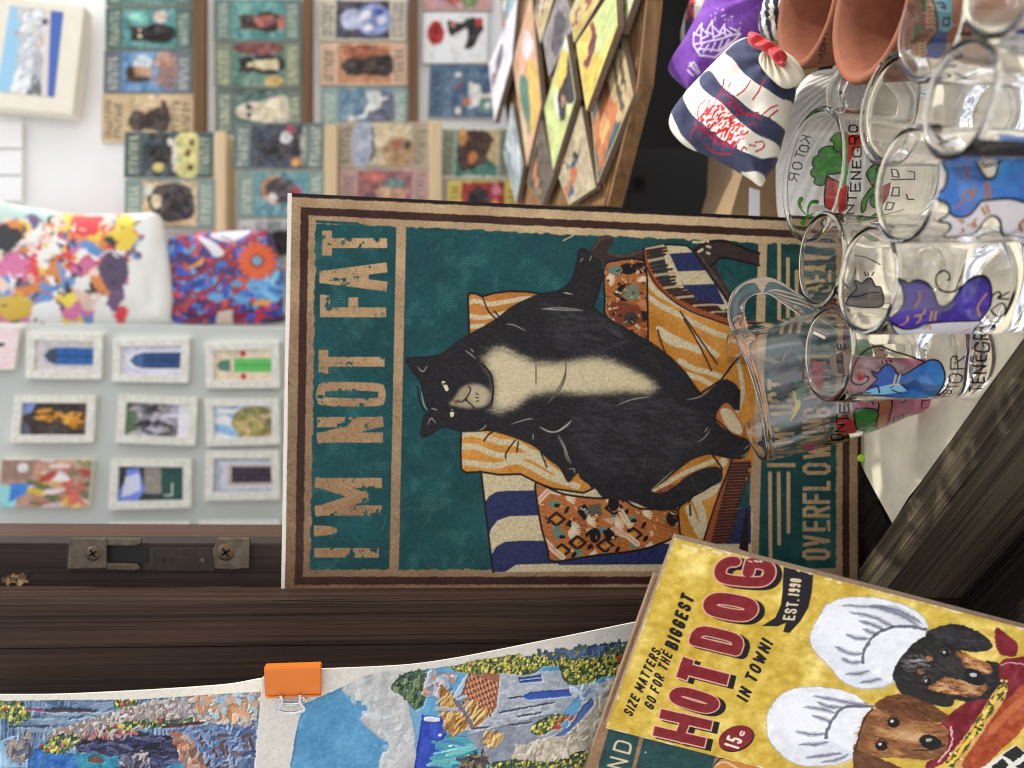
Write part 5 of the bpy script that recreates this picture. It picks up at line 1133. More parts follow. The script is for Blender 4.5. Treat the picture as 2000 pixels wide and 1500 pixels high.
put(bm_mesh(bm), 'clip_body', MAT['orange'], clip)
for q_ in (1.6, -1.8): put(bm_mesh(tube_bm([c0 + ux * e_ + uw * (-30.5 * mm) + ud * (q_ * mm) for e_ in (.0002, np.linalg.norm(c1_ - c0) - .0002)], .00055), True), 'rolled_edge', MAT['orange'], clip)
def wire(pts, r, q): return put(bm_mesh(tube_bm([c0 + ux * (u * mm) + uw * (v * mm) + ud * (q * mm) for u, v in pts], r), True), 'handle', MAT['steel'], clip)
hp = spline([(30, -26), (32, -38), (27, -48), (25, -54), (34, -59), (52, -61), (68, -58), (74, -53), (69, -45), (65, -36), (66, -26)])
wire(hp, .0009, 7); wire([(p[0], p[1] * .8) for p in hp], .0009, -8)

# ------------------------------------------------------------------ glasses
def rim_arc(R, H, w):
    a = w * .58            # a slightly thickened, fire polished lip
    return [(R - w / 2 + a * math.cos(q), H - a + a * math.sin(q)) for q in np.linspace(-.5, math.pi + .5, 19)]
def wobble(me, amp=.00022, seed=0):
    n = len(me.vertices); co = np.empty(n * 3, np.float32); me.vertices.foreach_get('co', co); co = co.reshape(-1, 3)
    an = np.arctan2(co[:, 1], co[:, 0]); r = np.hypot(co[:, 0], co[:, 1]); z = co[:, 2]
    f = amp * (np.sin(3 * an + 70 * z + seed) + .7 * np.sin(5 * an - 120 * z + 2.1 * seed) + .6 * np.sin(2 * an + 190 * z + seed * .7)) * np.clip(r / .015, 0, 1)
    k = 1 + f / np.maximum(r, 1e-6); co[:, 0] *= k; co[:, 1] *= k; me.vertices.foreach_set('co', co.ravel()); return me
def glass_prof(R, r, H, w, base, foot=.0015):
    return [(0, 0), (r - foot, 0), (r - foot * .3, .0006), (r, .0022)] + [(r + (R - r) * t, .0022 + (H - .0022 - w * .6) * t) for t in np.linspace(.08, .985, 12)] + \
           rim_arc(R, H, w) + \
           [(r - w + (R - r) * t, base + .003 + (H - base - .003) * t) for t in np.linspace(.96, .06, 10)] + [(r - w * 1.2, base + .0012), (r - w * 2.2, base + .0002), (r * .4, base - .0004), (0, base - .0005)]
HS = .075
TALL = {1615: .073, 1600: .072, 1768: .079, 1868: .086, 1733: .064, 1960: .090}      # the glasses differ a little in height
def tumbler(x, y, D, label, name='shot_glass', group='hand painted shot glasses on the cloth', base=.017, rr=.86, H=HS):
    H = TALL.get(x, H); p = on_z(x, y, H); d = (p - CAM) @ _F; R = D * d / FPX / 2; p[2] = .0012; H -= .0012
    o = thing(name, p, label, 'glass', group); mt = Matrix.Translation(Vector(p))
    me = wobble(lathe_mesh(glass_prof(R, R * rr, H, .0021, base), 128), seed=x * .37); me.transform(mt); put(me, 'glass_body', MAT['glass'], o)
    return o, Round(mt, R * rr, R, H)
def decal(o, rd, cv, name='painted_decoration', off=.00015, gain=1.0): return put(rd.mesh(cv, off, gain), name, MAT['decal'], o)
ink = rgb(22, 20, 22); gold = rgb(198, 148, 76)
def outline(cv, pts, fill, w=4, smooth=True, al=.93, col=ink): cv.poly(pts, fill, smooth, al=al); P = spline(pts, True) if smooth else np.array(list(pts) + [pts[0]]); cv.line(np.concatenate([P, P[:1]]), w, col)
ZA, ZB, ZD, ZE, ZLm = Z_(1640, 420, .18), Z_(1400, 560, .3), Z_(1640, 200, .18), Z_(1640, 0, .18), Z_(1500, 150, .22)
def up(cv, ch, Zf, x0, x1, y0, y1, w=4, **kw): glyph(cv, ch, Zf(x0, y1)[0], Zf(x0, y0)[0], Zf(x1, y1)[0], w, ink, **kw)

# purple cat
o, rd = tumbler(1690, 547, 215, 'shot glass painted with a violet purple cat and a white cat'); cv = rd.canvas()
outline(cv, ZA(560, 1180, 640, 1215, 720, 1240, 850, 1225, 950, 1190, 1060, 1165, 1510, 1145, 1470, 1220, 1420, 1290, 1200, 1330, 700, 1320), rgb(226, 222, 226), 3)
pv = rgb(56, 8, 160) + ((fbm(cv.h, cv.w, 24, 701) - .5) * .25)[..., None] * rgb(120, 90, 255)
outline(cv, ZA(635, 690, 700, 718, 745, 742, 800, 715, 860, 708, 940, 735, 1000, 800, 1030, 870, 1060, 960, 1110, 990, 1190, 955, 1250, 890, 1310, 800, 1400, 705, 1500, 662, 1580, 670, 1630, 740, 1645, 850, 1630, 980, 1570, 1080, 1510, 1140, 1300, 1150, 1050, 1160, 920, 1180, 830, 1220, 720, 1235, 640, 1210, 560, 1160, 475, 1115, 500, 1095, 560, 1105, 640, 1040, 690, 960, 695, 860, 670, 770), pv, 4)
cv.line(ZA(1315, 775, 1250, 820, 1180, 835, 1090, 810, 1045, 740, 1045, 670, 1090, 615, 1140, 605, 1185, 640, 1190, 700, 1170, 705), 3.6, ink, True)
for q in (ZA(865, 850, 870, 900, 845, 950, 820, 995), ZA(925, 1020, 915, 1060, 880, 1080, 820, 1092), ZA(870, 1085, 875, 1130, 840, 1168), ZA(740, 1100, 735, 1140, 700, 1175, 660, 1190), ZA(1000, 1045, 985, 1140), ZA(1045, 1045, 1030, 1135), ZA(1590, 855, 1530, 930, 1495, 1010, 1520, 1090)): cv.line(q, 4, gold, True)
for q in (ZA(1635, 945, 1660, 870, 1715, 832, 1745, 860, 1715, 900, 1830, 912), ZA(1720, 905, 1770, 870, 1835, 835), ZA(1640, 1030, 1700, 980, 1765, 955, 1800, 1020, 1765, 1090, 1690, 1088, 1640, 1030), ZA(1610, 1095, 1540, 1180), ZA(1625, 1155, 1725, 1155), ZA(1520, 1235, 1600, 1205, 1685, 1195, 1655, 1250, 1560, 1268, 1520, 1235), ZA(1420, 1290, 1560, 1300), ZA(1480, 1290, 1520, 1340)): cv.line(q, 3.4, ink, True)
for q in (ZA(960, 1195, 930, 1225, 905, 1225), ZA(1400, 1235, 1290, 1275), ZA(980, 1200, 985, 1230)): cv.line(q, 3, rgb(170, 110, 60))
decal(o, rd, cv)
cv = rd.canvas(True); outline(cv, ZA(100, 890, 180, 800, 155, 725, 180, 718, 230, 740, 290, 690, 330, 685, 355, 730, 380, 775, 440, 800, 440, 1000, 90, 990), rgb(112, 106, 104), 3.6)
cv.line(ZA(90, 890, 200, 885, 300, 850, 420, 845), 3, ink, True); cv.line(ZA(160, 430, 260, 445, 340, 480, 430, 530), 2.4, ink, True)
for q in (ZA(262, 615, 275, 655), ZA(300, 628, 302, 655), ZA(362, 615, 340, 650)): cv.line(q, 3, ink)
cv.line(ZA(50, 750, 90, 790), 4, rgb(90, 60, 50)); decal(o, rd, cv, 'far_decoration', -.0001)
# small blue cat
o, rd = tumbler(1615, 690, 190, 'shot glass painted with a small bright blue cat and a red heart'); cv = rd.canvas()
gx = np.linspace(0, 1, cv.h)[:, None, None]; bl_ = rgb(22, 56, 150) * (1 - gx) + rgb(36, 170, 230) * gx + ((fbm(cv.h, cv.w, 18, 702) - .5) * .16)[..., None]
cv.line(ZB(1345, 485, 1250, 450, 1150, 420, 1050, 388, 960, 420, 905, 490, 880, 560, 880, 615, 920, 638, 975, 620, 988, 590, 962, 582), 3.4, ink, True)
cv.poly(ZB(920, 575, 935, 568, 945, 582, 968, 578, 960, 596, 930, 614, 918, 600), rgb(150, 30, 36), True)
outline(cv, ZB(1008, 548, 1050, 560, 1085, 520, 1120, 506, 1155, 530, 1185, 575, 1240, 560, 1320, 510, 1390, 476, 1450, 490, 1482, 560, 1475, 630, 1440, 690, 1400, 714, 1250, 722, 1100, 712, 970, 690, 1000, 645, 1045, 600, 1022, 575), bl_, 3.6)
cv.poly(ZB(950, 690, 1040, 655, 1180, 630, 1245, 670, 1160, 690, 1060, 700), rgb(150, 206, 232), True, al=.9)
for q in (ZB(975, 665, 1040, 640, 1060, 690), ZB(1130, 655, 1190, 630, 1245, 672), ZB(1140, 670, 1200, 695), ZB(830, 745, 900, 700, 960, 685, 1000, 690)): cv.line(q, 3, ink, True)
for q in (ZB(1165, 575, 1148, 640), ZB(1192, 575, 1175, 632), ZB(1130, 640, 1190, 632)): cv.line(q, 3.4, rgb(216, 190, 140))
for q in (ZB(1075, 485, 1080, 498), ZB(1100, 478, 1108, 494), ZB(1125, 478, 1138, 492)): cv.line(q, 3, ink)
for ch, x0, x1, y0, y1 in (('R', 1515, 1620, 445, 540), ('O', 1505, 1600, 562, 628), ('T', 1490, 1575, 632, 662), ('O', 1470, 1530, 668, 700), ('K', 1440, 1520, 700, 722)): up(cv, ch, ZB, x0, x1, y0, y1, 3.2, rnd=.6)
for ch, x0, x1, y0, y1 in (('R', 1668, 1772, 300, 345), ('G', 1672, 1780, 358, 430), ('E', 1680, 1755, 440, 490), ('N', 1662, 1756, 510, 570), ('E', 1655, 1745, 585, 630), ('T', 1635, 1730, 640, 685)): up(cv, ch, ZB, x0, x1, y0, y1, 4, rnd=.6)
decal(o, rd, cv)
# back row: grey cat
o, rd = tumbler(1600, 507, 185, 'plain shot glass in the back row, beside the handle of the leaning jug'); cv = rd.canvas()
cv.line(Z_(1380, 400, .367)(690, 380, 680, 450, 740, 495), 3, ink, True); cv.poly(Z_(1380, 400, .367)(650, 510, 700, 500, 690, 530), rgb(120, 26, 30)); decal(o, rd, cv)
# big light blue cat with a white cat
o, rd = tumbler(1768, 360, 225, 'shot glass painted with a large light blue cat hugging a white cat'); cv = rd.canvas()
g3 = fbm(cv.h, cv.w, 40, 703)[..., None]; lb = rgb(16, 78, 190) * (1 - g3) + rgb(60, 178, 240) * g3
outline(cv, ZD(1190, 1195, 1270, 1240, 1400, 1225, 1500, 1120, 1560, 1065, 2100, 1060, 2150, 1440, 1840, 1444, 1760, 1410, 1740, 1290, 1680, 1232, 1600, 1250, 1500, 1375, 1420, 1430, 1140, 1452, 1200, 1370, 1185, 1310, 1075, 1280, 1150, 1240), rgb(228, 222, 226), 4)
outline(cv, ZD(1110, 650, 1150, 615, 1440, 600, 1500, 690, 1550, 780, 1620, 828, 1690, 790, 1760, 640, 2150, 600, 2150, 1070, 1860, 1045, 1700, 1050, 1560, 1062, 1500, 1110, 1440, 1190, 1360, 1238, 1270, 1235, 1200, 1195, 1185, 1120, 1140, 1080, 1090, 1065, 1030, 1015, 1100, 960, 1150, 890, 1168, 770), lb, 4)
for q in (ZD(1350, 700, 1390, 750, 1380, 800, 1360, 835), ZD(1465, 925, 1465, 970, 1360, 970), ZD(1420, 990, 1440, 1030, 1400, 1065), ZD(1330, 1000, 1330, 1070, 1265, 1135), ZD(1580, 880, 1585, 1045), ZD(1610, 870, 1635, 1035), ZD(1545, 1140, 1580, 1215), ZD(1590, 1115, 1620, 1195), ZD(1290, 1275, 1345, 1280, 1325, 1310), ZD(1475, 1260, 1450, 1310, 1390, 1335), ZD(1440, 1310, 1480, 1340, 1440, 1355), ZD(1330, 1365, 1345, 1395, 1315, 1420), ZD(2000, 1270, 1950, 1320, 1980, 1400)): cv.line(q, 4, rgb(184, 118, 52), True)
for q in (ZD(1500, 1470, 1600, 1410, 1760, 1400), ZD(1520, 640, 1590, 690, 1700, 660, 1740, 630)): cv.line(q, 3, ink, True)
cv.poly(ZD(1520, 625, 1740, 625, 1690, 665, 1590, 672), rgb(226, 216, 196)); decal(o, rd, cv)
# black cat on the next one
o, rd = tumbler(1868, 194, 228, 'shot glass painted with a tall black cat, next to the light blue one'); cv = rd.canvas(); 
outline(cv, ZD(1190, 350, 1300, 320, 1420, 380, 1500, 400, 1700, 420, 2300, 430, 2300, 620, 1250, 600), rgb(44, 42, 44), 4); cv.line(ZD(1300, 560, 1330, 500, 1400, 455, 1440, 470, 1400, 520, 1650, 400), 4, ink, True); cv.poly(ZD(1720, 350, 1820, 340, 2200, 400, 2200, 440, 1740, 400), rgb(92, 130, 190), al=.9)
for ch, x0, x1, y0, y1 in (('O', 1100, 1225, 470, 540), ): pass
outline(cv, ZE(1620, 490, 1720, 480, 1860, 420, 2300, 420, 2300, 600, 1960, 600, 1780, 540), rgb(150, 150, 154), 3); cv.line(ZE(1850, 500, 1870, 545), 3, ink); cv.line(ZE(1900, 500, 1910, 545), 3, ink)
decal(o, rd, cv)
cv = rd.canvas(True); cv.ell(ZD(1035, 295)[0], 12, 9, ink); cv.poly(ZD(960, 255, 1030, 250, 1110, 345, 1000, 340), ink)
for ch, x0, x1, y0, y1 in (('K', 1030, 1260, 395, 480), ('O', 1090, 1230, 500, 560)): up(cv, ch, ZD, x0, x1, y0, y1, 4)
decal(o, rd, cv, 'far_decoration', -.0001)
# back row
o, rd = tumbler(1733, 212, 215, 'clear shot glass in the back row in front of the larger terracotta cup'); cv = rd.canvas()
for ch, x0, x1, y0, y1 in (('O', 1900, 2030, 300, 370), ('K', 1900, 2030, 400, 480)): up(cv, ch, ZE, x0, x1, y0, y1, 3.4)
cv.poly(ZD(380, 430, 400, 390, 500, 372, 545, 400, 540, 500, 400, 590), rgb(170, 48, 46), True); decal(o, rd, cv)
o, rd = tumbler(1815, 46, 218, 'shot glass painted with a tiny terracotta roofed town under a blue sea'); cv = rd.canvas(True)
f_ = fbm(cv.h, cv.w, 10, 704)[..., None]
cv.poly(ZE(740, -150, 1000, -150, 1040, 100, 1050, 330, 900, 560, 860, 640, 770, 600), rgb(146, 96, 74) + (f_ - .5) * .4)
cv.poly(ZE(1000, -150, 1200, -150, 1210, 300, 1150, 350, 1050, 330, 1040, 100), rgb(96, 168, 180)); cv.poly(ZE(1050, 330, 1150, 350, 1140, 560, 1050, 660, 880, 630, 960, 500), rgb(50, 76, 150))
cv.line(ZE(1000, 0, 1040, 120, 1050, 330, 940, 500, 880, 640), 3.6, ink, True)
for y in (30, 80, 130, 180, 230, 280): cv.line(ZE(930, y, 950, y + 25, 980, y, 1010, y + 25), 2.6, rgb(220, 170, 110), True)
for y in (480, 520, 560, 600): cv.line(ZE(840, y + 20, 870, y, 900, y + 10, 930, y - 20), 2.6, rgb(220, 170, 110), True)
cv.poly(ZE(880, -20, 930, -20, 925, 110, 880, 120), rgb(56, 110, 50)); cv.poly(ZE(800, 300, 850, 260, 870, 300, 840, 420, 790, 480), rgb(70, 100, 50), True)
for q in (ZE(1050, 20, 1120, 20, 1140, 90, 1090, 60), ZE(1120, 190, 1180, 190, 1170, 280, 1110, 270, 1120, 190)): cv.line(q, 3.4, ink)
decal(o, rd, cv, 'far_decoration', -.0001); cv = rd.canvas()
for ch, x0, x1, y0, y1 in (('R', 1230, 1430, 180, 380), ('O', 1220, 1350, 470, 590), ('T', 1120, 1270, 620, 740), ('O', 1070, 1210, 760, 830), ('K', 1250, 1480, 755, 840)): up(cv, ch, ZE, x0, x1, y0, y1, 4.4)
decal(o, rd, cv)
o, rd = tumbler(1960, -55, 245, 'shot glass at the picture corner with dark violet paint near its foot'); cv = rd.canvas()
cv.poly(ZE(1900, 330, 1960, 300, 2200, 280, 2200, 380, 1960, 385), rgb(40, 24, 110), True); cv.poly(ZE(1960, 40, 2200, 20, 2200, 120, 1980, 130), rgb(100, 40, 90), True); decal(o, rd, cv)

# two painted glass mugs
def mug_prof(R, H, w, base):
    out = [(0, 0), (.62, 0), (.68, .01), (.72, .04)] + [(float(p[0]), float(p[1])) for p in spline([(.72, .04), (.80, .12), (.88, .25), (.945, .42), (.985, .6), (1.0, .78), (1.0, .95)], per=4)[1:]]
    o_ = [(R * a, H * b) for a, b in out]
    return o_ + rim_arc(R, H, w) + [(max(R * a - w, .001), max(H * b, base)) for a, b in out[:3:-1]] + [(R * .55, base + .0005), (0, base)]
def mug(x_lbl, mt, R, H, handle, group='glass mugs painted by hand', rad=.0044, per=6):
    o = thing('glass_mug', mt.translation, x_lbl, 'mug', group)
    me = wobble(lathe_mesh(mug_prof(R, H, .0026, .006), 144), .00012, R * 900); me.transform(mt); put(me, 'glass_body', MAT['glass'], o)
    hp = [mt @ Vector(p) for p in handle]
    hq = spline([tuple(p) for p in hp], per=per) if per > 1 else [tuple(p) for p in hp]
    put(bm_mesh(tube_bm(hq, rad, 24), True), 'handle', MAT['glass'], o)
    return o
# upright one at the back
p = on_z(1583, 342, .062); d_ = (p - CAM) @ _F; R = 256 * d_ / FPX / 2; p[2] = .0012
mt = Matrix.Translation(Vector(p)); hd = np.array([.93, -.36]); hd /= np.linalg.norm(hd)
o = mug('upright glass mug painted with green trees and red roofs, in front of the shell', mt, R, .0608, [(hd[0] * r * R, hd[1] * r * R, z) for r, z in ((.95, .052), (1.2, .056), (1.5, .052), (1.6, .040), (1.48, .026), (1.2, .017), (.86, .016))])
rd = Round(mt, R * .93, R * 1.002, .0608); cv = rd.canvas(True, W=560)
gn = rgb(50, 170, 40) + ((fbm(cv.h, cv.w, 22, 711) - .5) * .4)[..., None] * rgb(200, 255, 60)
outline(cv, ZLm(640, 640, 580, 610, 500, 615, 450, 650, 440, 690, 400, 720, 390, 780, 405, 800, 375, 840, 385, 880, 415, 900, 405, 940, 440, 965, 490, 960, 505, 920, 530, 870, 600, 860, 650, 830), gn, 3.4)
outline(cv, ZLm(640, 500, 600, 490, 550, 550, 580, 580, 580, 640, 650, 650), gn, 3.4)
outline(cv, ZLm(520, 880, 560, 905, 610, 925, 700, 990, 690, 1190, 560, 1190, 500, 1160, 495, 1060), rgb(226, 34, 40), 4, False)
for q in (ZLm(290, 1090, 270, 1130, 300, 1200, 350, 1250), ZLm(430, 1115, 380, 1120, 350, 1180, 350, 1250), ZLm(300, 1320, 320, 1280, 370, 1240, 400, 1220)): cv.line(q, 11, ink, True, taper=2); cv.line(q, 8, gn, True, taper=2)
cv.ell(ZLm(450, 1175)[0], 12, 7, rgb(232, 228, 222))
for ch, c in (('K', (330, 545)), ('O', (315, 630)), ('T', (280, 690)), ('O', (255, 790)), ('R', (225, 890))):
    a = np.array(ZLm(*c)[0]); e = np.array([-.29, .957]) * 8; f_ = np.array([.957, .29]) * 10.5     # seen through the wall: mirrored
    glyph(cv, ch, a - e - f_, a + e - f_, a - e + f_, 2.8, ink, rnd=.6)
decal(o, rd, cv, 'far_decoration', -.0001)
cv = rd.canvas(W=560)
gn = rgb(52, 168, 38) + ((fbm(cv.h, cv.w, 22, 712) - .5) * .35)[..., None] * rgb(200, 255, 60)
cv.poly(ZLm(700, 515, 850, 515, 850, 610, 770, 640, 745, 720, 712, 790, 700, 650), rgb(196, 44, 46)); cv.poly(ZLm(620, 1000, 700, 960, 690, 1180, 630, 1220), rgb(190, 44, 46), al=.9); cv.line(ZLm(690, 500, 700, 650, 695, 860, 670, 960), 6, rgb(70, 150, 60), True, al=.8)
for ch, x0, x1, y0, y1 in (('O', 712, 800, 425, 500), ('R', 715, 830, 520, 605), ('G', 745, 835, 620, 720), ('E', 745, 830, 735, 815), ('N', 732, 830, 835, 915), ('E', 725, 825, 930, 1020), ('T', 705, 795, 1035, 1115), ('N', 690, 770, 1130, 1215), ('O', 650, 725, 1222, 1275), ('M', 640, 700, 1290, 1400)): up(cv, ch, ZLm, x0, x1, y0, y1, 3.4, rnd=.5)
for q in (ZLm(930, 785, 875, 850, 880, 890, 930, 970, 980, 980, 980, 800), ZLm(930, 975, 870, 1040, 830, 1110, 830, 1195, 860, 1180, 880, 1100, 930, 1040, 905, 1100, 930, 1150, 990, 1150, 990, 975), ZLm(870, 1305, 900, 1250, 970, 1215, 990, 1340), ZLm(960, 830, 1000, 775, 1060, 780, 1000, 860)): outline(cv, q, gn, 3)
cv.poly(ZLm(1040, 980, 1105, 935, 1095, 1060, 1060, 1190, 1030, 1200), rgb(200, 44, 48))
for q in (ZLm(1120, 810, 1155, 810, 1160, 885, 1120, 880, 1120, 810), ZLm(1120, 990, 1160, 990, 1160, 1075, 1110, 1070, 1120, 990), ZLm(1090, 1130, 1130, 1140, 1120, 1205, 1085, 1195, 1090, 1130), ZLm(1245, 820, 1300, 830, 1300, 890), ZLm(1225, 1060, 1240, 1110, 1290, 1110), ZLm(1110, 910, 1300, 905), ZLm(1040, 1260, 1200, 1210)): cv.line(q, 2.8, ink)
decal(o, rd, cv)
# leaning one in front of the poster
rc = at(1455, 775, .448); vw = ray(1455, 775); vw /= np.linalg.norm(vw)
im_ = -.235 * _R + .972 * _U; im_ -= vw * np.dot(im_, vw); im_ /= np.linalg.norm(im_)
ax = math.cos(math.radians(9)) * im_ - math.sin(math.radians(9)) * vw
HK = .094; RK = 262 * .448 / FPX / 2; bc = rc - ax * HK
zx = Vector(ax); rt = Vector(_R - ax * np.dot(_R, ax)).normalized(); fy = zx.cross(rt)
mt = Matrix((( rt.x, fy.x, zx.x, bc[0]), (rt.y, fy.y, zx.y, bc[1]), (rt.z, fy.z, zx.z, bc[2]), (0, 0, 0, 1)))
print('MUG base', bc, 'px', proj(bc), 'rim', rc, 'axis', ax)
hpx = spline([(1462, 668), (1452, 652), (1440, 628), (1438, 598), (1450, 572), (1478, 558), (1508, 560), (1542, 582), (1578, 608), (1606, 634), (1622, 650)], per=6)
hw_ = [on(x, y, rc * .5 + bc * .5, vw) for x, y in hpx]; mti = mt.inverted()
o = mug('glass mug leaning back on the cat poster, painted with a pink house and green leaves', mt, RK, HK, [tuple(mti @ Vector(p)) for p in hw_], rad=.0046, per=1)
rd = Round(mt, RK * .80, RK * 1.0, HK); cv = rd.canvas(W=560, depth=.43)
pk = rgb(206, 124, 146) + ((fbm(cv.h, cv.w, 20, 713) - .5) * .18)[..., None]
cv.poly(ZB(880, 480, 1000, 455, 1300, 470, 1420, 470, 1400, 715, 1365, 845, 1240, 880, 1080, 920, 1000, 900, 880, 800), pk)
cv.poly(ZB(620, 480, 680, 510, 690, 700, 620, 640), rgb(180, 70, 90), al=.8); cv.poly(ZB(860, 360, 960, 330, 1010, 430, 980, 460, 880, 440), rgb(88, 150, 96), True, al=.9); cv.poly(ZB(860, 480, 940, 470, 960, 600, 880, 640), rgb(190, 96, 80), al=.8)
outline(cv, ZB(1050, 728, 1140, 722, 1120, 830, 1080, 905, 1005, 935, 1035, 840), rgb(176, 82, 58), 3, False)
for i in range(5): cv.line(ZB(1050 + i * 16, 740, 1065 + i * 15, 780, 1045 + i * 14, 820, 1050 + i * 9, 870, 1030 + i * 8, 920), 2.2, rgb(224, 160, 110), True)
cv.poly(ZB(990, 360, 1060, 400, 1110, 450, 1030, 470), rgb(176, 86, 60), al=.85)
cv.poly(ZB(757, 865, 830, 830, 890, 868, 902, 930, 790, 945), rgb(196, 60, 60)); cv.poly(ZB(905, 745, 980, 750, 975, 790, 935, 780), rgb(190, 40, 44))
gn = rgb(60, 150, 60) + ((fbm(cv.h, cv.w, 22, 714) - .5) * .3)[..., None] * rgb(200, 255, 60)
outline(cv, ZB(890, 802, 940, 784, 1036, 797, 1030, 870, 995, 895, 985, 915, 930, 918, 898, 900), gn, 3); outline(cv, ZB(1005, 890, 960, 910, 930, 950, 865, 970, 880, 1008, 960, 985, 1015, 955, 1065, 930), gn + rgb(60, 40, 60), 3)
for q in (ZB(1145, 840, 1210, 825, 1195, 865, 1140, 885, 1145, 840), ZB(1160, 855, 1195, 850), ZB(1178, 832, 1172, 875), ZB(1185, 725, 1230, 722, 1225, 745, 1190, 748), ZB(1330, 790, 1335, 740, 1380, 735), ZB(1330, 790, 1370, 782), ZB(980, 745, 1010, 742, 1010, 760)): cv.line(q, 2.6, ink)
for ch, x0, x1, y0, y1 in (('E', 790, 860, 755, 820), ('T', 770, 855, 820, 878), ('N', 760, 830, 882, 935), ('O', 735, 820, 940, 990), ('M', 690, 780, 1000, 1055), ('G', 770, 820, 440, 505), ('E', 775, 830, 370, 420)): up(cv, ch, ZB, x0, x1, y0, y1, 3.4, rnd=.5)
cv.ell(ZB(600, 1032)[0], 10, 5, rgb(200, 60, 110)); cv.line(ZB(660, 1000, 700, 960, 690, 860), 2.6, rgb(150, 110, 80), True)
decal(o, rd, cv)
cv = rd.canvas(True, W=520, depth=.46); nvc = rgb(24, 36, 62) + ((fbm(cv.h, cv.w, 24, 715) - .5) * .2)[..., None]
cv.poly(ZB(255, 610, 330, 530, 440, 460, 500, 485, 560, 560, 550, 640, 480, 680, 430, 705, 400, 640, 330, 640), nvc, al=1); cv.poly(ZB(300, 560, 420, 470, 470, 420, 540, 480, 560, 600, 470, 700, 420, 760, 380, 700), nvc, True, al=.8); cv.poly(ZB(150, 655, 212, 648, 220, 690, 262, 742, 212, 770, 185, 832, 160, 800), rgb(20, 66, 70), al=.95)
cv.poly(ZB(490, 678, 525, 700, 546, 770, 520, 830, 478, 885, 508, 780), rgb(228, 212, 70), True); cv.poly(ZB(500, 620, 585, 615, 590, 720, 520, 745), rgb(80, 130, 80), al=.85); cv.poly(ZB(280, 470, 340, 450, 410, 490, 380, 500), rgb(214, 190, 140), al=.8)
cv.ell(ZB(310, 1030)[0], 14, 7, rgb(36, 60, 90)); cv.line(ZB(480, 400, 440, 440, 430, 480), 2.6, rgb(210, 190, 160), True); cv.ell(ZB(390, 940)[0], 7, 5, rgb(200, 180, 90)); decal(o, rd, cv, 'far_decoration', -.0001)
# ------------------------------------------------------------------ behind: wall, ledges, signs
YW = .92
def rect(x0, x1, y0, y1, Y): return [on_y(x1, y1, Y), on_y(x1, y0, Y), on_y(x0, y0, Y), on_y(x0, y1, Y)]      # anticlockwise from the viewer
wall = thing('back_wall', (.3, YW, -.3), 'white painted back wall of the stall behind the rows of small signs', 'wall')
slab('wall_board', [(-.45, YW, -.3), (1.0, YW, -.3), (1.0, YW, .78), (-.45, YW, .78)], (0, -1, 0), .03, MAT['white'], wall)
sh = thing('louvred_panel', on_y(40, 300, YW), 'white louvred panel on the wall below the framed beach photo', 'panel')
slab('panel_board', rect(-70, 46, 212, 402, YW - .001), (0, -1, 0), .006, MAT['white'], sh, .001)
for y in (240, 292, 344): slab('slat', rect(-70, 43, y, y + 49, YW - .0074), (0, -1, 0), .0016, MAT['white'], sh, .0007)
def ledge(x0, x1, y0, y1, Y, mat, label, depth=.02):
    o = slab('wall_ledge', rect(x0, x1, y0, y1, Y), (0, -1, 0), depth, MAT[mat], None, .001); return tag(o, label, 'ledge', 'ledges carrying the small signs')
ledge(377, 399, -80, 262, YW - .016, 'ledge', 'narrow brown wooden ledge under the uppermost row of small signs', .015)
ledge(590, 609, -80, 250, YW - .016, 'ledge', 'narrow brown wooden ledge under the second row of small signs', .015)
ledge(797, 817, -80, 240, YW - .016, 'ledge', 'narrow brown wooden ledge under the third row of small signs', .015)
YL = .875
ledge(421, 441, 256, 452, YL - .006, 'pine', 'pale pine ledge below the sunflower sign and the round cat sign', .044)
ledge(634, 658, 244, 455, YL - .006, 'pine', 'pale pine ledge below the sign of a dark cat with a candle', .044)
ledge(840, 863, 236, 455, YL - .006, 'pine', 'pale pine ledge below the beige landscape sign', .044)

def board(quad, Y, cv, label, name='small_sign', group='small printed signs on the back wall', edge='board_white', thick=.005, cat='sign', gain=.9, face='printed_face'):
    """quad = the four traced corners: top left, top right, foot right, foot left as the picture stands upright"""
    P = [on_y(*p, Y) for p in quad]; o = thing(name, (P[2] + P[3]) / 2, label, cat, group)
    slab('board', [P[3], P[2], P[1], P[0]], (0, -1, 0), thick, MAT[edge], o, .0006)
    put(grid_mesh(cv, quad_fn(*P, off=.0003), gain), face, MAT['matt'], o); return o
def sq(x0, x1, y0, y1, t=0.0): return [(x0 - t, y1), (x0 + t, y0), (x1 + t, y0), (x1 - t, y1)]
def L(*a, **k): return little(70, 120, *a, **k)
YS = YW - .006; tt = rgb(70, 106, 104); pale = rgb(186, 198, 176)
board(sq(206, 376, 15, 96), YS, L(tt, [('bg', rgb(76, 150, 152))] + sit_cat(BK, .36) + [('e', .8, .72, .17, .13, rgb(214, 196, 186)), ('e', .8, .3, .12, .2, rgb(110, 206, 186)), ('e', .3, .32, .04, .03, CRM), ('e', .46, .32, .04, .03, CRM)], 1, tt, pale), 'small teal sign of a sitting black cat beside a pale cup, in the uppermost row')
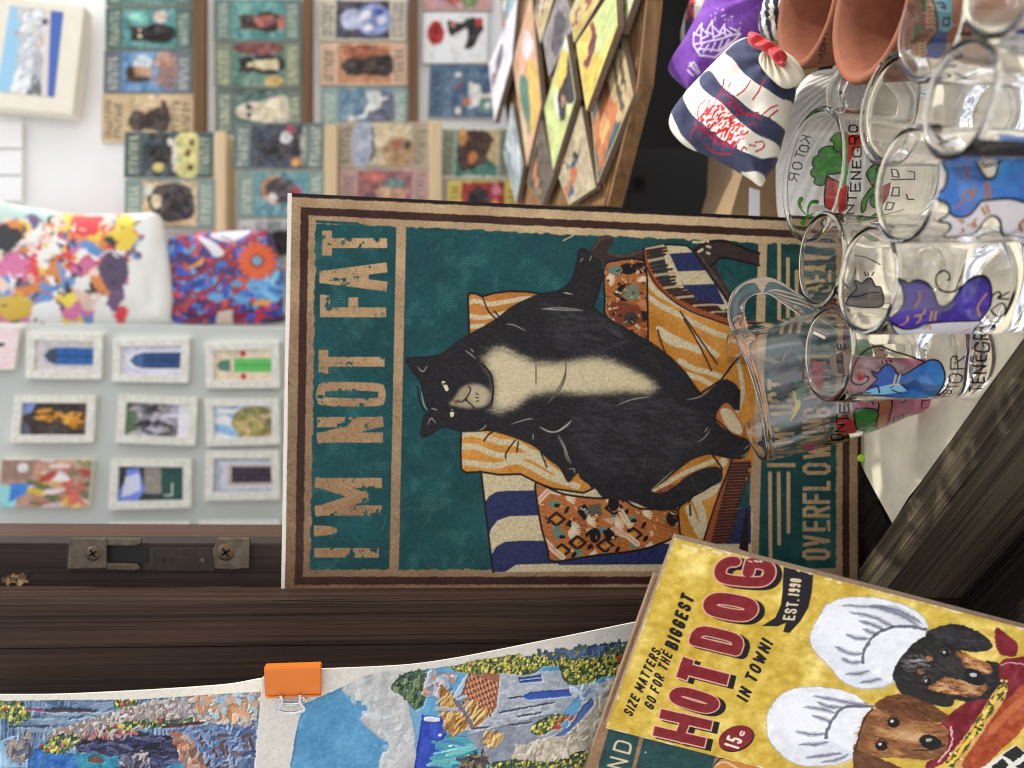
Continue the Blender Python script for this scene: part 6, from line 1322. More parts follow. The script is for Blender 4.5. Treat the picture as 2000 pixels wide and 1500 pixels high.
board(sq(203, 376, 98, 182, 1), YS, L(rgb(88, 104, 120), [('bg', rgb(88, 140, 196)), ('e', .62, .4, .3, .2, rgb(196, 216, 232)), ('p', (.1, 1, .2, .62, .5, .5, .8, .65, .95, 1), rgb(150, 120, 122), 1, rgb(150, 120, 122)), ('e', .46, .34, .2, .2, rgb(196, 146, 120)), ('e', .3, .32, .08, .22, rgb(74, 56, 52)), ('e', .46, .16, .2, .08, rgb(74, 56, 52)), ('e', .8, .8, .2, .18, rgb(176, 130, 112)), ('e', .5, .62, .2, .06, rgb(110, 150, 200))], 2, rgb(96, 112, 128), rgb(206, 210, 206)), 'small blue sign of a dark haired woman against a cloudy sky')
board(sq(199, 378, 184, 278, 1), YS, L(TN, dogs(rgb(66, 58, 58), .44) + [('p', (.5, .9, .9, .82, .92, .92, .55, 1), rgb(66, 58, 58))], 3, None, rgb(92, 76, 60), lines=(2, 2), art_box=(.25, .72)), 'small tan sign of a dark sitting dog with two lines of lettering above and below')
board(sq(207, 376, -72, 12), YS, L(tt, [('bg', rgb(86, 140, 136)), ('e', .5, .6, .3, .3, rgb(206, 150, 140)), ('e', .3, .25, .14, .14, rgb(236, 190, 90))], 4, tt, pale), 'small teal sign with pink and orange shapes, cut off at the frame edge')
board(sq(418, 588, -2, 80), YS, L(rgb(78, 110, 108), [('bg', rgb(82, 150, 148))] + sit_cat(rgb(60, 44, 44), .44) + [('p', (.3, .5, .6, .42, .62, .8, .4, .85), rgb(176, 96, 92)), ('e', .44, .95, .2, .08, rgb(176, 96, 92))], 5, rgb(96, 126, 122), pale), 'small teal sign of a brown dog wearing a pink towel')
board(sq(419, 589, 83, 170), YS, L(rgb(86, 110, 104), [('bg', rgb(84, 132, 122)), ('e', .9, .5, .16, .5, rgb(116, 60, 66)), ('e', .1, .8, .12, .2, rgb(206, 170, 96))] + sit_cat(BK, .5) + [('p', (.4, .4, .6, .4, .64, .9, .36, .9), rgb(220, 206, 160)), ('e', .5, .34, .07, .06, rgb(220, 206, 160))], 6, rgb(120, 136, 116), rgb(206, 204, 160)), 'small teal sign of a black and cream cat before a red curtain')
board(sq(421, 592, 173, 262), YS, L(rgb(70, 96, 96), [('bg', rgb(82, 112, 108)), ('p', (.2, 1, .25, .5, .38, .1, .62, .1, .75, .5, .85, 1), rgb(206, 196, 176), 1, rgb(206, 196, 176)), ('e', .5, .72, .22, .2, rgb(226, 214, 180)), ('e', .4, .3, .06, .05, BK), ('e', .6, .3, .06, .05, BK)], 7, rgb(104, 122, 112), rgb(206, 208, 170)), 'small dark green sign of a whitish cat, third in the second row')
board(sq(622, 794, -2, 79), YS, L(rgb(206, 196, 176), [('bg', rgb(60, 62, 82)), ('e', .5, .7, .42, .34, rgb(122, 142, 206)), ('e', .5, .3, .28, .22, rgb(178, 190, 226)), ('e', .3, .6, .1, .1, rgb(230, 232, 240)), ('e', .62, .56, .12, .1, rgb(230, 232, 240)), ('e', .5, .86, .14, .1, rgb(210, 216, 236)), ('e', .7, .8, .1, .12, rgb(72, 96, 180))], 8, None, rgb(84, 84, 92), lines=(2, 2)), 'small dark sign of a rounded blue and white patterned figure')
board(sq(625, 796, 83, 166), YS, L(rgb(214, 176, 148), [('bg', rgb(196, 132, 92)), ('e', .8, .5, .18, .4, rgb(160, 84, 60))] + dogs(rgb(58, 48, 50), .42), 9, None, rgb(110, 90, 84)), 'small peach sign with the dark silhouette of a dog')
board(sq(627, 799, 170, 250), YS, L(rgb(120, 150, 158), [('bg', rgb(94, 136, 164)), ('e', .5, .8, .5, .3, rgb(96, 104, 132)), ('l', (.75, .9, .6, .6, .3, .5, .2, .3), 7, rgb(226, 226, 216)), ('e', .2, .25, .08, .07, rgb(226, 226, 216)), ('p', (.4, .6, .9, .5, .95, .8, .5, .8), rgb(206, 212, 214))], 10, rgb(130, 160, 160), rgb(206, 220, 206)), 'small blue sign of a long necked white bird')
board(sq(826, 960, -72, 20), YS, L(rgb(206, 150, 150), [('bg', rgb(190, 140, 150)), ('e', .4, .4, .3, .3, rgb(206, 80, 80)), ('e', .75, .7, .2, .25, rgb(236, 200, 90)), ('e', .2, .8, .2, .2, rgb(110, 140, 90))], 11), 'small sign with pink, red and yellow flowers, cut off at the frame edge')
board(sq(826, 952, 25, 123, 1), YS, L(rgb(240, 240, 240), [('e', .6, .14, .26, .15, rgb(196, 34, 40)), ('p', (.4, .1, .8, .1, .8, .2, .4, .2), rgb(160, 26, 32)), ('p', (.55, .4, .9, .35, .82, .55, .95, .8, .75, .98, .55, .9, .3, .8, .25, .65, .5, .7, .7, .66), BK, 1, BK), ('e', .8, .44, .08, .05, rgb(206, 120, 96)), ('e', .84, .9, .1, .08, rgb(180, 40, 44))], 12, art_box=(.08, .95)), 'small white sign with a red balloon shape above a curved black shape')
board(sq(838, 972, 126, 230, 2), YS, L(rgb(72, 106, 142), [('bg', rgb(72, 106, 142)), ('p', (.12, .5, .7, .5, .62, .72, .44, .76, .46, 1, .34, 1, .36, .76, .2, .7), rgb(228, 226, 220)), ('e', .28, .46, .09, .08, rgb(196, 130, 100)), ('e', .84, .28, .06, .05, rgb(232, 210, 196)), ('e', .1, .3, .07, .06, rgb(232, 210, 200)), ('e', .2, .85, .14, .14, rgb(96, 140, 120)), ('e', .2, .88, .06, .06, rgb(222, 232, 222)), ('l', (.66, .4, .62, .3, .5, .28), 4, rgb(150, 60, 70))], 13, None, rgb(40, 60, 92), lines=(1, 1), art_box=(.2, .95)), 'small blue sign of a white bathtub shape like a goblet')
gl = 'small printed signs on the pine ledges'
YG = YL
board(sq(243, 417, 258, 347, 1), YG, L(rgb(70, 96, 100), [('bg', rgb(58, 72, 84)), ('e', .5, .86, .6, .32, rgb(206, 200, 120)), ('e', .2, .9, .08, .06, rgb(96, 70, 40)), ('e', .55, .85, .09, .06, rgb(96, 70, 40)), ('e', .8, .92, .08, .05, rgb(96, 70, 40)), ('e', .5, .42, .22, .24, BK), ('e', .36, .3, .08, .1, BK), ('e', .66, .3, .08, .1, BK), ('e', .2, .3, .12, .1, rgb(214, 190, 100)), ('e', .8, .52, .08, .06, CRM), ('e', .5, .6, .4, .05, rgb(206, 200, 190))], 21, rgb(64, 92, 96), rgb(206, 208, 176)), 'small dark sign of a black cat above a bank of sunflowers', group=gl)
board(sq(243, 420, 350, 446, 1), YG, L(rgb(110, 140, 140), [('bg', rgb(206, 180, 138)), ('p', (.1, .5, .3, .2, .7, .1, .95, .4, .9, .8, .6, .95, .2, .9), rgb(62, 56, 66), 1, rgb(62, 56, 66)), ('e', .56, .25, .16, .1, rgb(214, 196, 160)), ('e', .8, .1, .12, .08, rgb(190, 200, 190))], 22, rgb(120, 148, 146), rgb(196, 206, 190)), 'small tan sign of a curled round black cat', group=gl)
board(sq(456, 633, 240, 331, 1), YG, L(rgb(84, 108, 116), [('bg', rgb(64, 74, 94)), ('e', .5, .6, .32, .36, rgb(48, 50, 62)), ('e', .5, .24, .17, .16, rgb(48, 50, 62)), ('e', .7, .62, .14, .12, rgb(206, 210, 210)), ('e', .12, .82, .1, .1, rgb(230, 150, 70)), ('e', .9, .72, .1, .08, rgb(196, 80, 100)), ('e', .5, .95, .5, .06, rgb(150, 160, 150))], 23, rgb(100, 120, 122), rgb(196, 206, 190)), 'small navy sign of a dark cat with a lit orange candle', group=gl)
board(sq(464, 633, 334, 425, 1), YG, L(rgb(110, 146, 146), [('bg', rgb(90, 150, 168)), ('e', .6, .4, .34, .3, rgb(196, 140, 100)), ('e', .6, .5, .3, .3, rgb(76, 70, 82)), ('e', .4, .34, .12, .1, rgb(210, 200, 196)), ('e', .4, .8, .3, .1, rgb(176, 60, 96)), ('e', .16, .7, .1, .1, rgb(222, 216, 180))], 24, rgb(120, 152, 148), rgb(206, 210, 186)), 'small turquoise sign of a fat grey cat reading on a red cushion', group=gl)
board(sq(466, 633, 428, 520, 1), YG, L(rgb(170, 176, 176), [('bg', rgb(150, 156, 160)), ('e', .5, .5, .3, .3, BK)], 25, rgb(190, 192, 190), rgb(90, 96, 100)), 'small grey sign mostly hidden behind the top of the cat poster', group=gl)
board(sq(656, 838, 238, 326, 2), YG, L(rgb(176, 158, 132), [('bg', rgb(196, 180, 146)), ('e', .5, .15, .6, .22, rgb(158, 168, 190)), ('e', .3, .8, .4, .3, rgb(176, 140, 96)), ('l', (.1, .3, .5, .34, .9, .3), 5, rgb(90, 84, 84)), ('e', .5, .76, .14, .09, rgb(176, 96, 80)), ('e', .5, .95, .1, .06, rgb(66, 60, 66))], 26, rgb(170, 154, 132), rgb(104, 96, 88)), 'small beige sign of a sandy landscape with a tiny figure', group=gl)
board(sq(662, 838, 330, 420, 2), YG, L(rgb(186, 140, 138), [('bg', rgb(156, 96, 104)), ('e', .4, .6, .26, .3, rgb(196, 150, 120)), ('e', .7, .7, .12, .2, rgb(92, 130, 130)), ('e', .3, .25, .2, .14, rgb(96, 70, 76)), ('e', .86, .3, .1, .2, rgb(206, 96, 84))], 27, rgb(186, 144, 142), rgb(122, 96, 92)), 'small dusty pink sign directly under the beige landscape sign', group=gl)
board(sq(862, 1000, 250, 348, 2), YG, L(rgb(226, 216, 192), [('bg', rgb(64, 132, 122)), ('p', (.1, .2, .5, .05, .95, .2, .95, .9, .6, .95, .3, .7), rgb(70, 46, 40), 1, rgb(70, 46, 40)), ('e', .4, .4, .14, .1, rgb(206, 120, 66)), ('p', (.2, 1, .4, .72, .8, .9, 1, .7, 1, 1), rgb(214, 184, 130)), ('e', .85, .15, .2, .1, rgb(196, 130, 60))], 28, rgb(128, 140, 120), rgb(92, 96, 86)), 'small sign of a brown dog on green inside a cream border', group=gl)
board(sq(872, 1012, 352, 450, 2), YG, L(rgb(206, 190, 80), [('bg', rgb(176, 46, 50)), ('p', (.1, 0, .3, 0, .2, 1, 0, 1), rgb(232, 206, 76)), ('e', .6, .4, .3, .26, rgb(50, 40, 50)), ('e', .5, .8, .16, .1, rgb(230, 120, 70)), ('e', .85, .8, .14, .1, rgb(222, 110, 140))], 29, rgb(222, 200, 80), rgb(150, 80, 40)), 'small red and yellow sign with a black shape, lowest of the pine ledge signs', group=gl)

# framed beach photo, top left of the picture
P = [on_y(*p, YW - .03) for p in ((-62, 204), (-38, -14), (165, 12), (141, 224))]
o = thing('framed_photo', (P[2] + P[3]) / 2, 'cream framed seaside photo of a white beach beside blue water, high on the wall', 'framed photo')
slab('frame', [P[3], P[2], P[1], P[0]], (0, -1, 0), .022, MAT['frame2'], o, .0015)
Q = [on_y(*p, YW - .03) for p in ((-6, 178), (20, 12), (124, 24), (106, 190))]
cv = Cv(90, 60, rgb(216, 220, 222), lambda p: np.asarray(p, float) * [90, 60], 1)
nn_ = fbm(60, 90, 12, 31)[..., None]; cv.c[:] = rgb(196, 200, 204) + (nn_ - .5) * .5
cv.poly([(0, 0), (1, 0), (1, .12), (.6, .3), (0, .26)], rgb(150, 196, 222)); cv.poly([(0, .86), (1, .74), (1, 1), (0, 1)], rgb(74, 104, 176)); cv.poly([(0, .78), (1, .66), (1, .76), (0, .88)], rgb(216, 206, 196)); cv.poly([(0, .5), (.3, .62), (.1, .76), (0, .76)], rgb(110, 112, 110)); cv.ell((.62, .62), .08, .06, rgb(206, 150, 120)); cv.ell((.86, .68), .04, .06, rgb(90, 90, 92)); cv.dabs(50, [(0, .3), (1, .2), (1, .6), (0, .7)], [rgb(226, 228, 228), rgb(176, 182, 188), rgb(206, 206, 200)], .05, 4)
put(grid_mesh(cv, quad_fn(*Q, off=.0006), .9), 'picture', MAT['matt'], o)

# ------------------------------------------------------------------ grey-green panel with framed magnets
YD = .80
o = slab('pin_board', [on_y(720, 1120, YD), on_y(720, 641, YD), on_y(-90, 629, YD), on_y(-90, 1120, YD)], (0, -1, 0), .012, MAT['panel'], None, .001); tag(o, 'grey green display panel holding rows of framed picture magnets', 'panel')
def magnet(q, cv, label, border=(15, 15), group='framed picture magnets on the panel', frame=True, name='framed_magnet'):
    Y = YD - .007; P = [on_y(*p, Y) for p in q]; o = thing(name, (P[2] + P[3]) / 2, label, 'magnet', group)
    if not frame:
        slab('tile', [P[3], P[2], P[1], P[0]], (0, -1, 0), .0068, MAT['board_white'], o, .0006); put(grid_mesh(cv, quad_fn(*P, off=.0003), .9), 'picture', MAT['matt'], o); return o
    c = sum(P) / 4; bw = 15 * Y / FPX; bm = bmesh.new()
    ex = (P[1] - P[0]); ey = (P[3] - P[0]); lx, ly = np.linalg.norm(ex), np.linalg.norm(ey); fx, fy = bw / lx, bw / ly
    Q = [P[0] + ex * fx + ey * fy, P[1] - ex * fx + ey * fy, P[2] - ex * fx - ey * fy, P[3] + ex * fx - ey * fy]
    for i in range(4):
        j = (i + 1) % 4; slab_bm([P[j], P[i], Q[i], Q[j]], (0, -1, 0), .0068, .0005, bm)
    put(bm_mesh(bm), 'frame', MAT['frame'], o)
    Qb = [q_ + np.array([0, .0030, 0]) for q_ in Q]; put(grid_mesh(cv, quad_fn(*Qb), .9), 'picture', MAT['matt'], o); return o
def pic(base, fn, seed, w=60, h=110):
    cv = Cv(w, h, base, lambda p: np.asarray(p, float) * [w, h], w / 100); n = fbm(h, w, 10, seed); cv.c += ((n - .5) * .2)[..., None]; fn(cv); cv.grain(.05, 1.4, seed); return cv
def door(arch, leaf, surround, glass_=None):
    def f(c):
        c.poly([(.14, 1), (.14, .34), (.22, .18), (.5, .08), (.78, .18), (.86, .34), (.86, 1)], surround); c.poly([(.22, 1), (.22, .36), (.3, .22), (.5, .14), (.7, .22), (.78, .36), (.78, 1)], leaf)
        c.poly([(.24, .36), (.3, .24), (.5, .17), (.7, .24), (.76, .36)], arch); c.line([(.5, .38), (.5, 1)], 4, leaf * .6)
        for y in (.5, .68, .86): c.line([(.26, y), (.74, y)], 3, leaf * .75)
    return f
magnet([(49, 740), (51, 648), (200, 652), (197, 741)], pic(rgb(206, 200, 200), door(rgb(70, 76, 90), rgb(44, 96, 160), rgb(190, 186, 190)), 41), 'white framed magnet of a bright blue arched door, uppermost in its column')
magnet([(218, 746), (220, 661), (370, 660), (367, 748)], pic(rgb(206, 204, 222), door(rgb(70, 104, 150), rgb(46, 76, 120), rgb(222, 222, 236)), 42), 'white framed magnet of a dark blue arched door')
magnet([(402, 759), (400, 669), (545, 667), (547, 758)], pic(rgb(226, 206, 180), lambda c: (c.poly([(.28, .34), (.72, .34), (.72, 1), (.28, 1)], rgb(96, 186, 96)), c.poly([(.3, .28), (.34, .1), (.5, .04), (.66, .1), (.7, .28)], rgb(84, 130, 110)), c.ell((.14, .5), .1, .05, rgb(190, 40, 50)), c.ell((.88, .5), .1, .05, rgb(190, 40, 50)), c.line([(.5, .36), (.5, 1)], 3, rgb(60, 140, 70))), 43), 'white framed magnet of a light green door with red flowers')
magnet([(19, 865), (28, 771), (187, 772), (181, 865)], pic(rgb(64, 56, 50), lambda c: (c.poly([(.6, 0), (1, 0), (1, .2), (.7, .14)], rgb(130, 150, 206)), c.poly([(0, 0), (.5, 0), (.3, .1), (0, .16)], rgb(96, 100, 116)), c.dabs(60, [(.5, .25), (.8, .3), (.6, 1), (.2, 1), (.4, .6)], [rgb(222, 160, 60), rgb(206, 140, 50), rgb(110, 80, 44)], .07, 3)), 44), 'white framed magnet of a dark mountain with orange lights')
magnet([(225, 865), (232, 769), (386, 777), (381, 871)], pic(rgb(150, 146, 150), lambda c: (c.poly([(0, 0), (1, 0), (1, .14), (0, .2)], rgb(92, 116, 90)), c.dabs(60, [(.05, .15), (.95, .12), (1, .8), (0, .85)], [rgb(96, 92, 96), rgb(190, 190, 206), rgb(66, 62, 66), rgb(170, 160, 160)], .08, 5), c.poly([(0, .82), (1, .82), (1, 1), (0, 1)], rgb(222, 222, 226))), 45), 'white framed magnet of grey rock faces and ruins')
magnet([(403, 872), (399, 778), (545, 778), (547, 868)], pic(rgb(196, 212, 226), lambda c: (c.dabs(24, [(0, 0), (1, 0), (1, .3), (0, .3)], [rgb(130, 170, 216), rgb(236, 240, 244)], .12, 6), c.ell((.5, .72), .5, .42, rgb(128, 126, 80)), c.dabs(70, [(.05, .4), (.95, .4), (1, 1), (0, 1)], [rgb(160, 150, 84), rgb(92, 100, 66), rgb(196, 170, 120)], .07, 7)), 46), 'white framed magnet of a leafy green hill under a cloudy sky')
magnet([(-4, 990), (4, 897), (181, 898), (172, 992)], pic(rgb(176, 138, 120), lambda c: (c.poly([(0, 0), (.5, 0), (.42, .14), (.2, .2), (0, .2)], rgb(150, 206, 210)), c.poly([(.1, .12), (.5, .12), (.5, .36), (.3, .3)], rgb(66, 130, 206)), c.poly([(.55, .02), (.98, .02), (.98, .36), (.6, .36)], rgb(150, 122, 108)), c.ell((.82, .24), .1, .06, rgb(214, 214, 210)), c.dabs(70, [(0, .4), (1, .36), (1, 1), (0, 1)], [rgb(196, 90, 80), rgb(206, 160, 130), rgb(110, 120, 84), rgb(222, 186, 70), rgb(150, 110, 96), rgb(226, 210, 210)], .075, 8)), 47), 'unframed magnet of a crowded pink old town beside blue water', frame=False, name='picture_magnet')
magnet([(211, 996), (216, 896), (374, 897), (372, 992)], pic(rgb(56, 66, 64), lambda c: (c.poly([(0, 0), (.3, 0), (.6, .12), (.9, .1), (.95, .3), (.3, .4), (0, .3)], rgb(120, 140, 226)), c.poly([(.1, .05), (.7, .1), (.8, .3), (.3, .34)], rgb(206, 212, 240)), c.poly([(.2, .4), (.98, .38), (.96, .64), (.2, .66)], rgb(150, 142, 132)), c.poly([(0, .66), (1, .64), (1, 1), (0, 1)], rgb(46, 82, 76)), c.line([(.15, .7), (.15, .82), (.5, .82)], 4, rgb(206, 214, 206))), 48), 'white framed magnet of an old wall below a dark arch and blue sky')
magnet([(399, 978), (402, 880), (545, 880), (547, 976)], pic(rgb(176, 182, 196), lambda c: (c.poly([(.1, 1), (.1, .12), (.9, .12), (.9, 1)], rgb(206, 208, 216)), c.poly([(.2, 1), (.2, .24), (.8, .24), (.8, 1)], rgb(190, 176, 160)), c.poly([(.28, 1), (.28, .3), (.74, .3), (.74, 1)], rgb(62, 52, 66)), c.line([(.5, .32), (.5, 1)], 3, rgb(44, 38, 50))), 49), 'white framed magnet of a dark door in a pale stepped surround')
magnet([(208, 1110), (211, 1021), (370, 1021), (368, 1110)], pic(rgb(150, 160, 170), lambda c: None, 50), 'white framed magnet showing only its upper rim above the brown post, left of two')
magnet([(385, 1108), (387, 1018), (546, 1018), (546, 1108)], pic(rgb(150, 150, 140), lambda c: None, 51), 'white framed magnet showing only its side rim above the brown post, next to the poster')
def script(c):
    c.poly([(0, .6), (1, .5), (1, 1), (0, 1)], rgb(232, 206, 206))
    for q in ([(.2, .2), (.3, .5), (.5, .3), (.4, .55)], [(.55, .2), (.6, .45), (.8, .25), (.9, .5)], [(.3, .7), (.5, .62), (.6, .8)], [(.8, .66), (.84, .7)]): c.line(q, 8, rgb(40, 40, 44), True)
magnet([(-110, 722), (-108, 640), (39, 640), (27, 722)], pic(rgb(232, 230, 228), script, 52), 'white and pink magnet with black brush script at the picture edge', frame=False, name='picture_magnet')

# ------------------------------------------------------------------ two cosmetic pouches
YPO = .86
n1p = np.array([0, -1.0, 0])
cv = px_canvas(-90, 395, 350, 640, 1.2, rgb(226, 226, 220)); n = fbm(cv.h, cv.w, 30, 61); cv.c += ((n - .5) * .05)[..., None]
A4c = Z_(0, 350, .3)
cv.poly(A4c(-200, 150, 250, 190, 400, 240, 430, 320, 120, 330, -200, 310), rgb(176, 200, 192))
for reg, cols, r, s_, k in ((A4c(-200, 300, 420, 250, 700, 260, 900, 240, 900, 500, 800, 700, 860, 930, -200, 930), [rgb(30, 28, 32), rgb(206, 46, 54), rgb(236, 200, 70), rgb(226, 196, 180), rgb(206, 110, 160), rgb(90, 140, 200), rgb(96, 70, 110), rgb(214, 130, 60), rgb(236, 234, 230)], 17, 62, 150),):
    cv.dabs(k, reg, cols, r, s_, asp=1.5, al=.95, jit=.04)
    cv.dabs(60, reg, cols, 8, s_ + 1, asp=2.4)
cv.warp(9, 30, 67)
cv.ell(A4c(600, 310)[0], 32, 24, rgb(206, 52, 58)); cv.ell(A4c(850, 360)[0], 22, 38, rgb(236, 200, 64)); cv.ell(A4c(790, 620)[0], 28, 38, rgb(80, 62, 92)); cv.ell(A4c(150, 580)[0], 34, 22, rgb(206, 110, 156)); cv.ell(A4c(140, 840)[0], 34, 26, rgb(204, 170, 60)); cv.ell(A4c(60, 400)[0], 46, 24, rgb(34, 32, 36)); cv.warp(6, 22, 69); cv.dabs(70, A4c(-200, 320, 420, 270, 860, 300, 860, 800, -200, 920), [rgb(28, 26, 30), rgb(240, 236, 228), rgb(206, 60, 60), rgb(60, 60, 80)], 4, 68, asp=4); cv.warp(4, 14, 70)
puff('printed_pouch', [(-85, 402), (60, 406), (150, 420), (270, 418), (312, 421), (326, 470), (338, 560), (336, 620), (324, 632), (150, 633), (-85, 632)], (140, 525), (0, YPO, 0), n1p, .020, cv, MAT['satin'], rings=70, seg=260, edge=.32, gain=.9,
     bumpf=lambda p: .0035 * np.exp(-((p[..., 0] - 305) / 12) ** 2) * np.sin(p[..., 1] * .03) - .004 * np.exp(-(np.hypot(p[..., 0] - 280, (p[..., 1] - 610)) / 22) ** 2))
tag(bpy.data.objects['printed_pouch'], 'white satin pouch with a jumble of bright coloured patches', 'pouch')
cv = px_canvas(320, 440, 565, 645, 1.3, rgb(70, 40, 96)); A4d = A4c
reg = [(331, 467), (420, 452), (522, 449), (537, 476), (555, 536), (552, 629), (339, 629)]
cv.dabs(330, reg, [rgb(46, 84, 190), rgb(30, 50, 140), rgb(150, 30, 50), rgb(196, 40, 70), rgb(96, 160, 206), rgb(60, 30, 90), rgb(206, 80, 50), rgb(40, 110, 190)], 8, 65, asp=2.2, al=.95, jit=.05)
for q in (A4d(1130, 660, 1300, 640, 1500, 500, 1640, 400, 1760, 340), A4d(1250, 930, 1400, 880, 1560, 840), A4d(1560, 840, 1560, 940), A4d(1130, 850, 1220, 820, 1280, 740), A4d(1300, 760, 1420, 720, 1470, 640)): cv.line(q, 8, rgb(136, 26, 44), True)
for q in (A4d(1300, 380, 1420, 430, 1480, 500, 1420, 520, 1380, 470), A4d(1380, 370, 1520, 420, 1640, 350, 1560, 340)): cv.poly(q, rgb(206, 202, 206), True)
for q in (A4d(1390, 400, 1460, 440), A4d(1450, 380, 1520, 410)): cv.line(q, 3, rgb(80, 60, 90))
for q in (A4d(1250, 590, 1300, 560, 1350, 520, 1340, 570), A4d(1230, 830, 1260, 780, 1280, 720, 1250, 800), A4d(1660, 820, 1780, 780, 1760, 830)): cv.poly(q, rgb(226, 150, 60), True)
cv.dabs(40, A4d(1590, 660, 1690, 640, 1840, 640, 1840, 780, 1700, 780), [rgb(120, 190, 224), rgb(80, 140, 210)], 8, 66, asp=3)
for i in range(16):
    a = i * math.pi / 8; c_ = np.array([507.5, 513.5]); cv.line([c_ + 10 * np.array([math.cos(a), math.sin(a)]), c_ + 33 * np.array([math.cos(a), math.sin(a)])], 10, rgb(222, 92, 36))
cv.ell((507.5, 513.5), 14, 14, rgb(150, 60, 30)); cv.ell((507, 513), 9, 9, rgb(120, 160, 190)); cv.poly(A4d(1440, 870, 1530, 855, 1525, 950, 1410, 945), rgb(214, 196, 176)); cv.poly(A4d(1700, 930, 1850, 900, 1850, 950), rgb(24, 22, 28))
puff('printed_pouch', [(331, 467), (370, 458), (420, 453), (480, 451), (522, 449), (536, 474), (548, 510), (556, 540), (554, 600), (551, 630), (444, 634), (345, 631), (337, 600), (334, 530)], (445, 545), (0, YPO + .005, 0), n1p, .016, cv, MAT['satin'], rings=70, seg=260, edge=.36, gain=.9)
tag(bpy.data.objects['printed_pouch.001'], 'blue and red patterned pouch with a large orange daisy', 'pouch')

# ------------------------------------------------------------------ tilted tray of square tiles
TP = at(1180, 400, .60); TNm = np.array([.02, -math.sin(math.radians(15)), math.cos(math.radians(15))]); TNm /= np.linalg.norm(TNm)
def ont(x, y, off=0): return on(x, y, TP + TNm * off, TNm)
tray = thing('display_tray', ont(1180, 300), 'light wooden tilted tray filled with colourful square picture tiles', 'tray')
slab('tray_base', [ont(*p) for p in ((1180, 402), (1240, 166), (1258, 0), (1268, -90), (975, -90), (985, 200), (1010, 402))][::-1], TNm, .005, MAT['traywood'], tray, .001)
edge_pts = [(1186, 404), (1246, 167), (1264, 0), (1275, -90)]
for a, b in zip(edge_pts[:-1], edge_pts[1:]):
    A_, B_ = ont(*a, .004), ont(*b, .004); dn = np.array([0, 0, -1.0]); dd = (B_ - A_); nn2 = np.cross(dd, dn); nn2 /= np.linalg.norm(nn2)
    if np.dot(nn2, CAM - A_) < 0: nn2 = -nn2
    q = [A_, B_, B_ + dn * .011, A_ + dn * .011]
    if np.dot(np.cross(q[1] - q[0], q[2] - q[1]), nn2) < 0: q = q[::-1]
    slab('tray_rim', q, nn2, .005, MAT['traywood'], tray, .0008)
tl_grp = 'square picture tiles in the tray'
C7 = Z_(840, 0, .3855)
def tile(q, cols, label, seed, h=.010, art=()):
    P = [ont(*p, h) for p in q]; q = list(q)
    if np.dot(np.cross(P[1] - P[0], P[2] - P[1]), TNm) < 0: P = P[::-1]; q = q[::-1]
    o = thing('picture_tile', sum(P) / 4, label, 'tile', tl_grp); slab('tile_body', P, TNm, .0050, MAT['mdf'], o, .0004)
    cv = Cv(80, 80, cols[0], homog([q[3], q[2], q[1], q[0]], [(0, 0), (80, 0), (80, 80), (0, 80)]), .5); n = fbm(80, 80, 14, seed); cv.c += ((n - .5) * .25)[..., None]; r = random.Random(seed)
    if art:
        for c, pts in art: cv.poly(pts, c, True)
    else:
        for i in range(9):
            a, b = r.uniform(.15, .85), r.uniform(.15, .85); p = np.array([[a, b], [a + r.uniform(-.2, .2), b + r.uniform(.05, .25)], [a + r.uniform(.05, .3), b + r.uniform(.1, .3)], [a + r.uniform(.05, .3), b - .05]]) * 80
            cv.poly(p, cols[1 + i % (len(cols) - 1)], True, raw=True)
    cv.warp(2.2, 7, seed, .3); f2 = fbm(80, 80, 6, seed + 5, 2); cv.c += ((f2 - .5) * .22)[..., None]
    for s in ([(1, 1), (79, 1)], [(79, 1), (79, 79)], [(79, 79), (1, 79)], [(1, 79), (1, 1)]): cv.line(s, 6, cols[-1], raw=True)
    g_ = cv.c.mean(2, keepdims=True); cv.c = np.clip((cv.c * .74 + g_ * .26), 0, 1)
    put(grid_mesh(cv, quad_fn(P[3], P[2], P[1], P[0], off=.0003), 1.55), 'printed_face', MAT['matt'], o)
yl, gn_ = rgb(240, 206, 70), rgb(208, 224, 130); cmm = rgb(214, 196, 150); dk_ = rgb(62, 56, 58)
tile([(1203, -30), (1126, 86), (1146, 217), (1207, 50)], [yl, rgb(236, 214, 120)], 'yellow tile with a dark red streak, on top at the right of the tray', 71, .016, ((gn_, C7(860, -60, 880, 80, 868, 190, 900, 205, 945, 120, 980, -40)), (rgb(136, 50, 58), C7(840, -20, 856, 100, 832, 230, 808, 300, 828, 312, 852, 240, 880, 150, 868, 60))))
tile([(1214, 70), (1155, 212), (1167, 360), (1238, 186)], [rgb(70, 108, 110), rgb(196, 170, 120)], 'teal and orange tile with dark lettering at the front corner of the tray', 72, .006, ((rgb(206, 172, 108), C7(920, 230, 1000, 300, 1020, 500, 960, 620, 930, 520, 895, 330)), (rgb(216, 116, 54), C7(893, 380, 860, 500, 825, 640, 850, 760, 862, 870, 900, 740, 940, 600, 950, 500, 915, 470)), (rgb(236, 170, 90), C7(880, 560, 860, 660, 880, 700, 915, 600)), (rgb(150, 60, 44), C7(900, 400, 885, 470, 905, 480, 915, 430)), (rgb(92, 78, 60), C7(930, 300, 945, 330, 985, 520, 970, 540, 945, 430)), (rgb(92, 78, 60), C7(960, 290, 985, 380, 995, 470, 975, 400))))
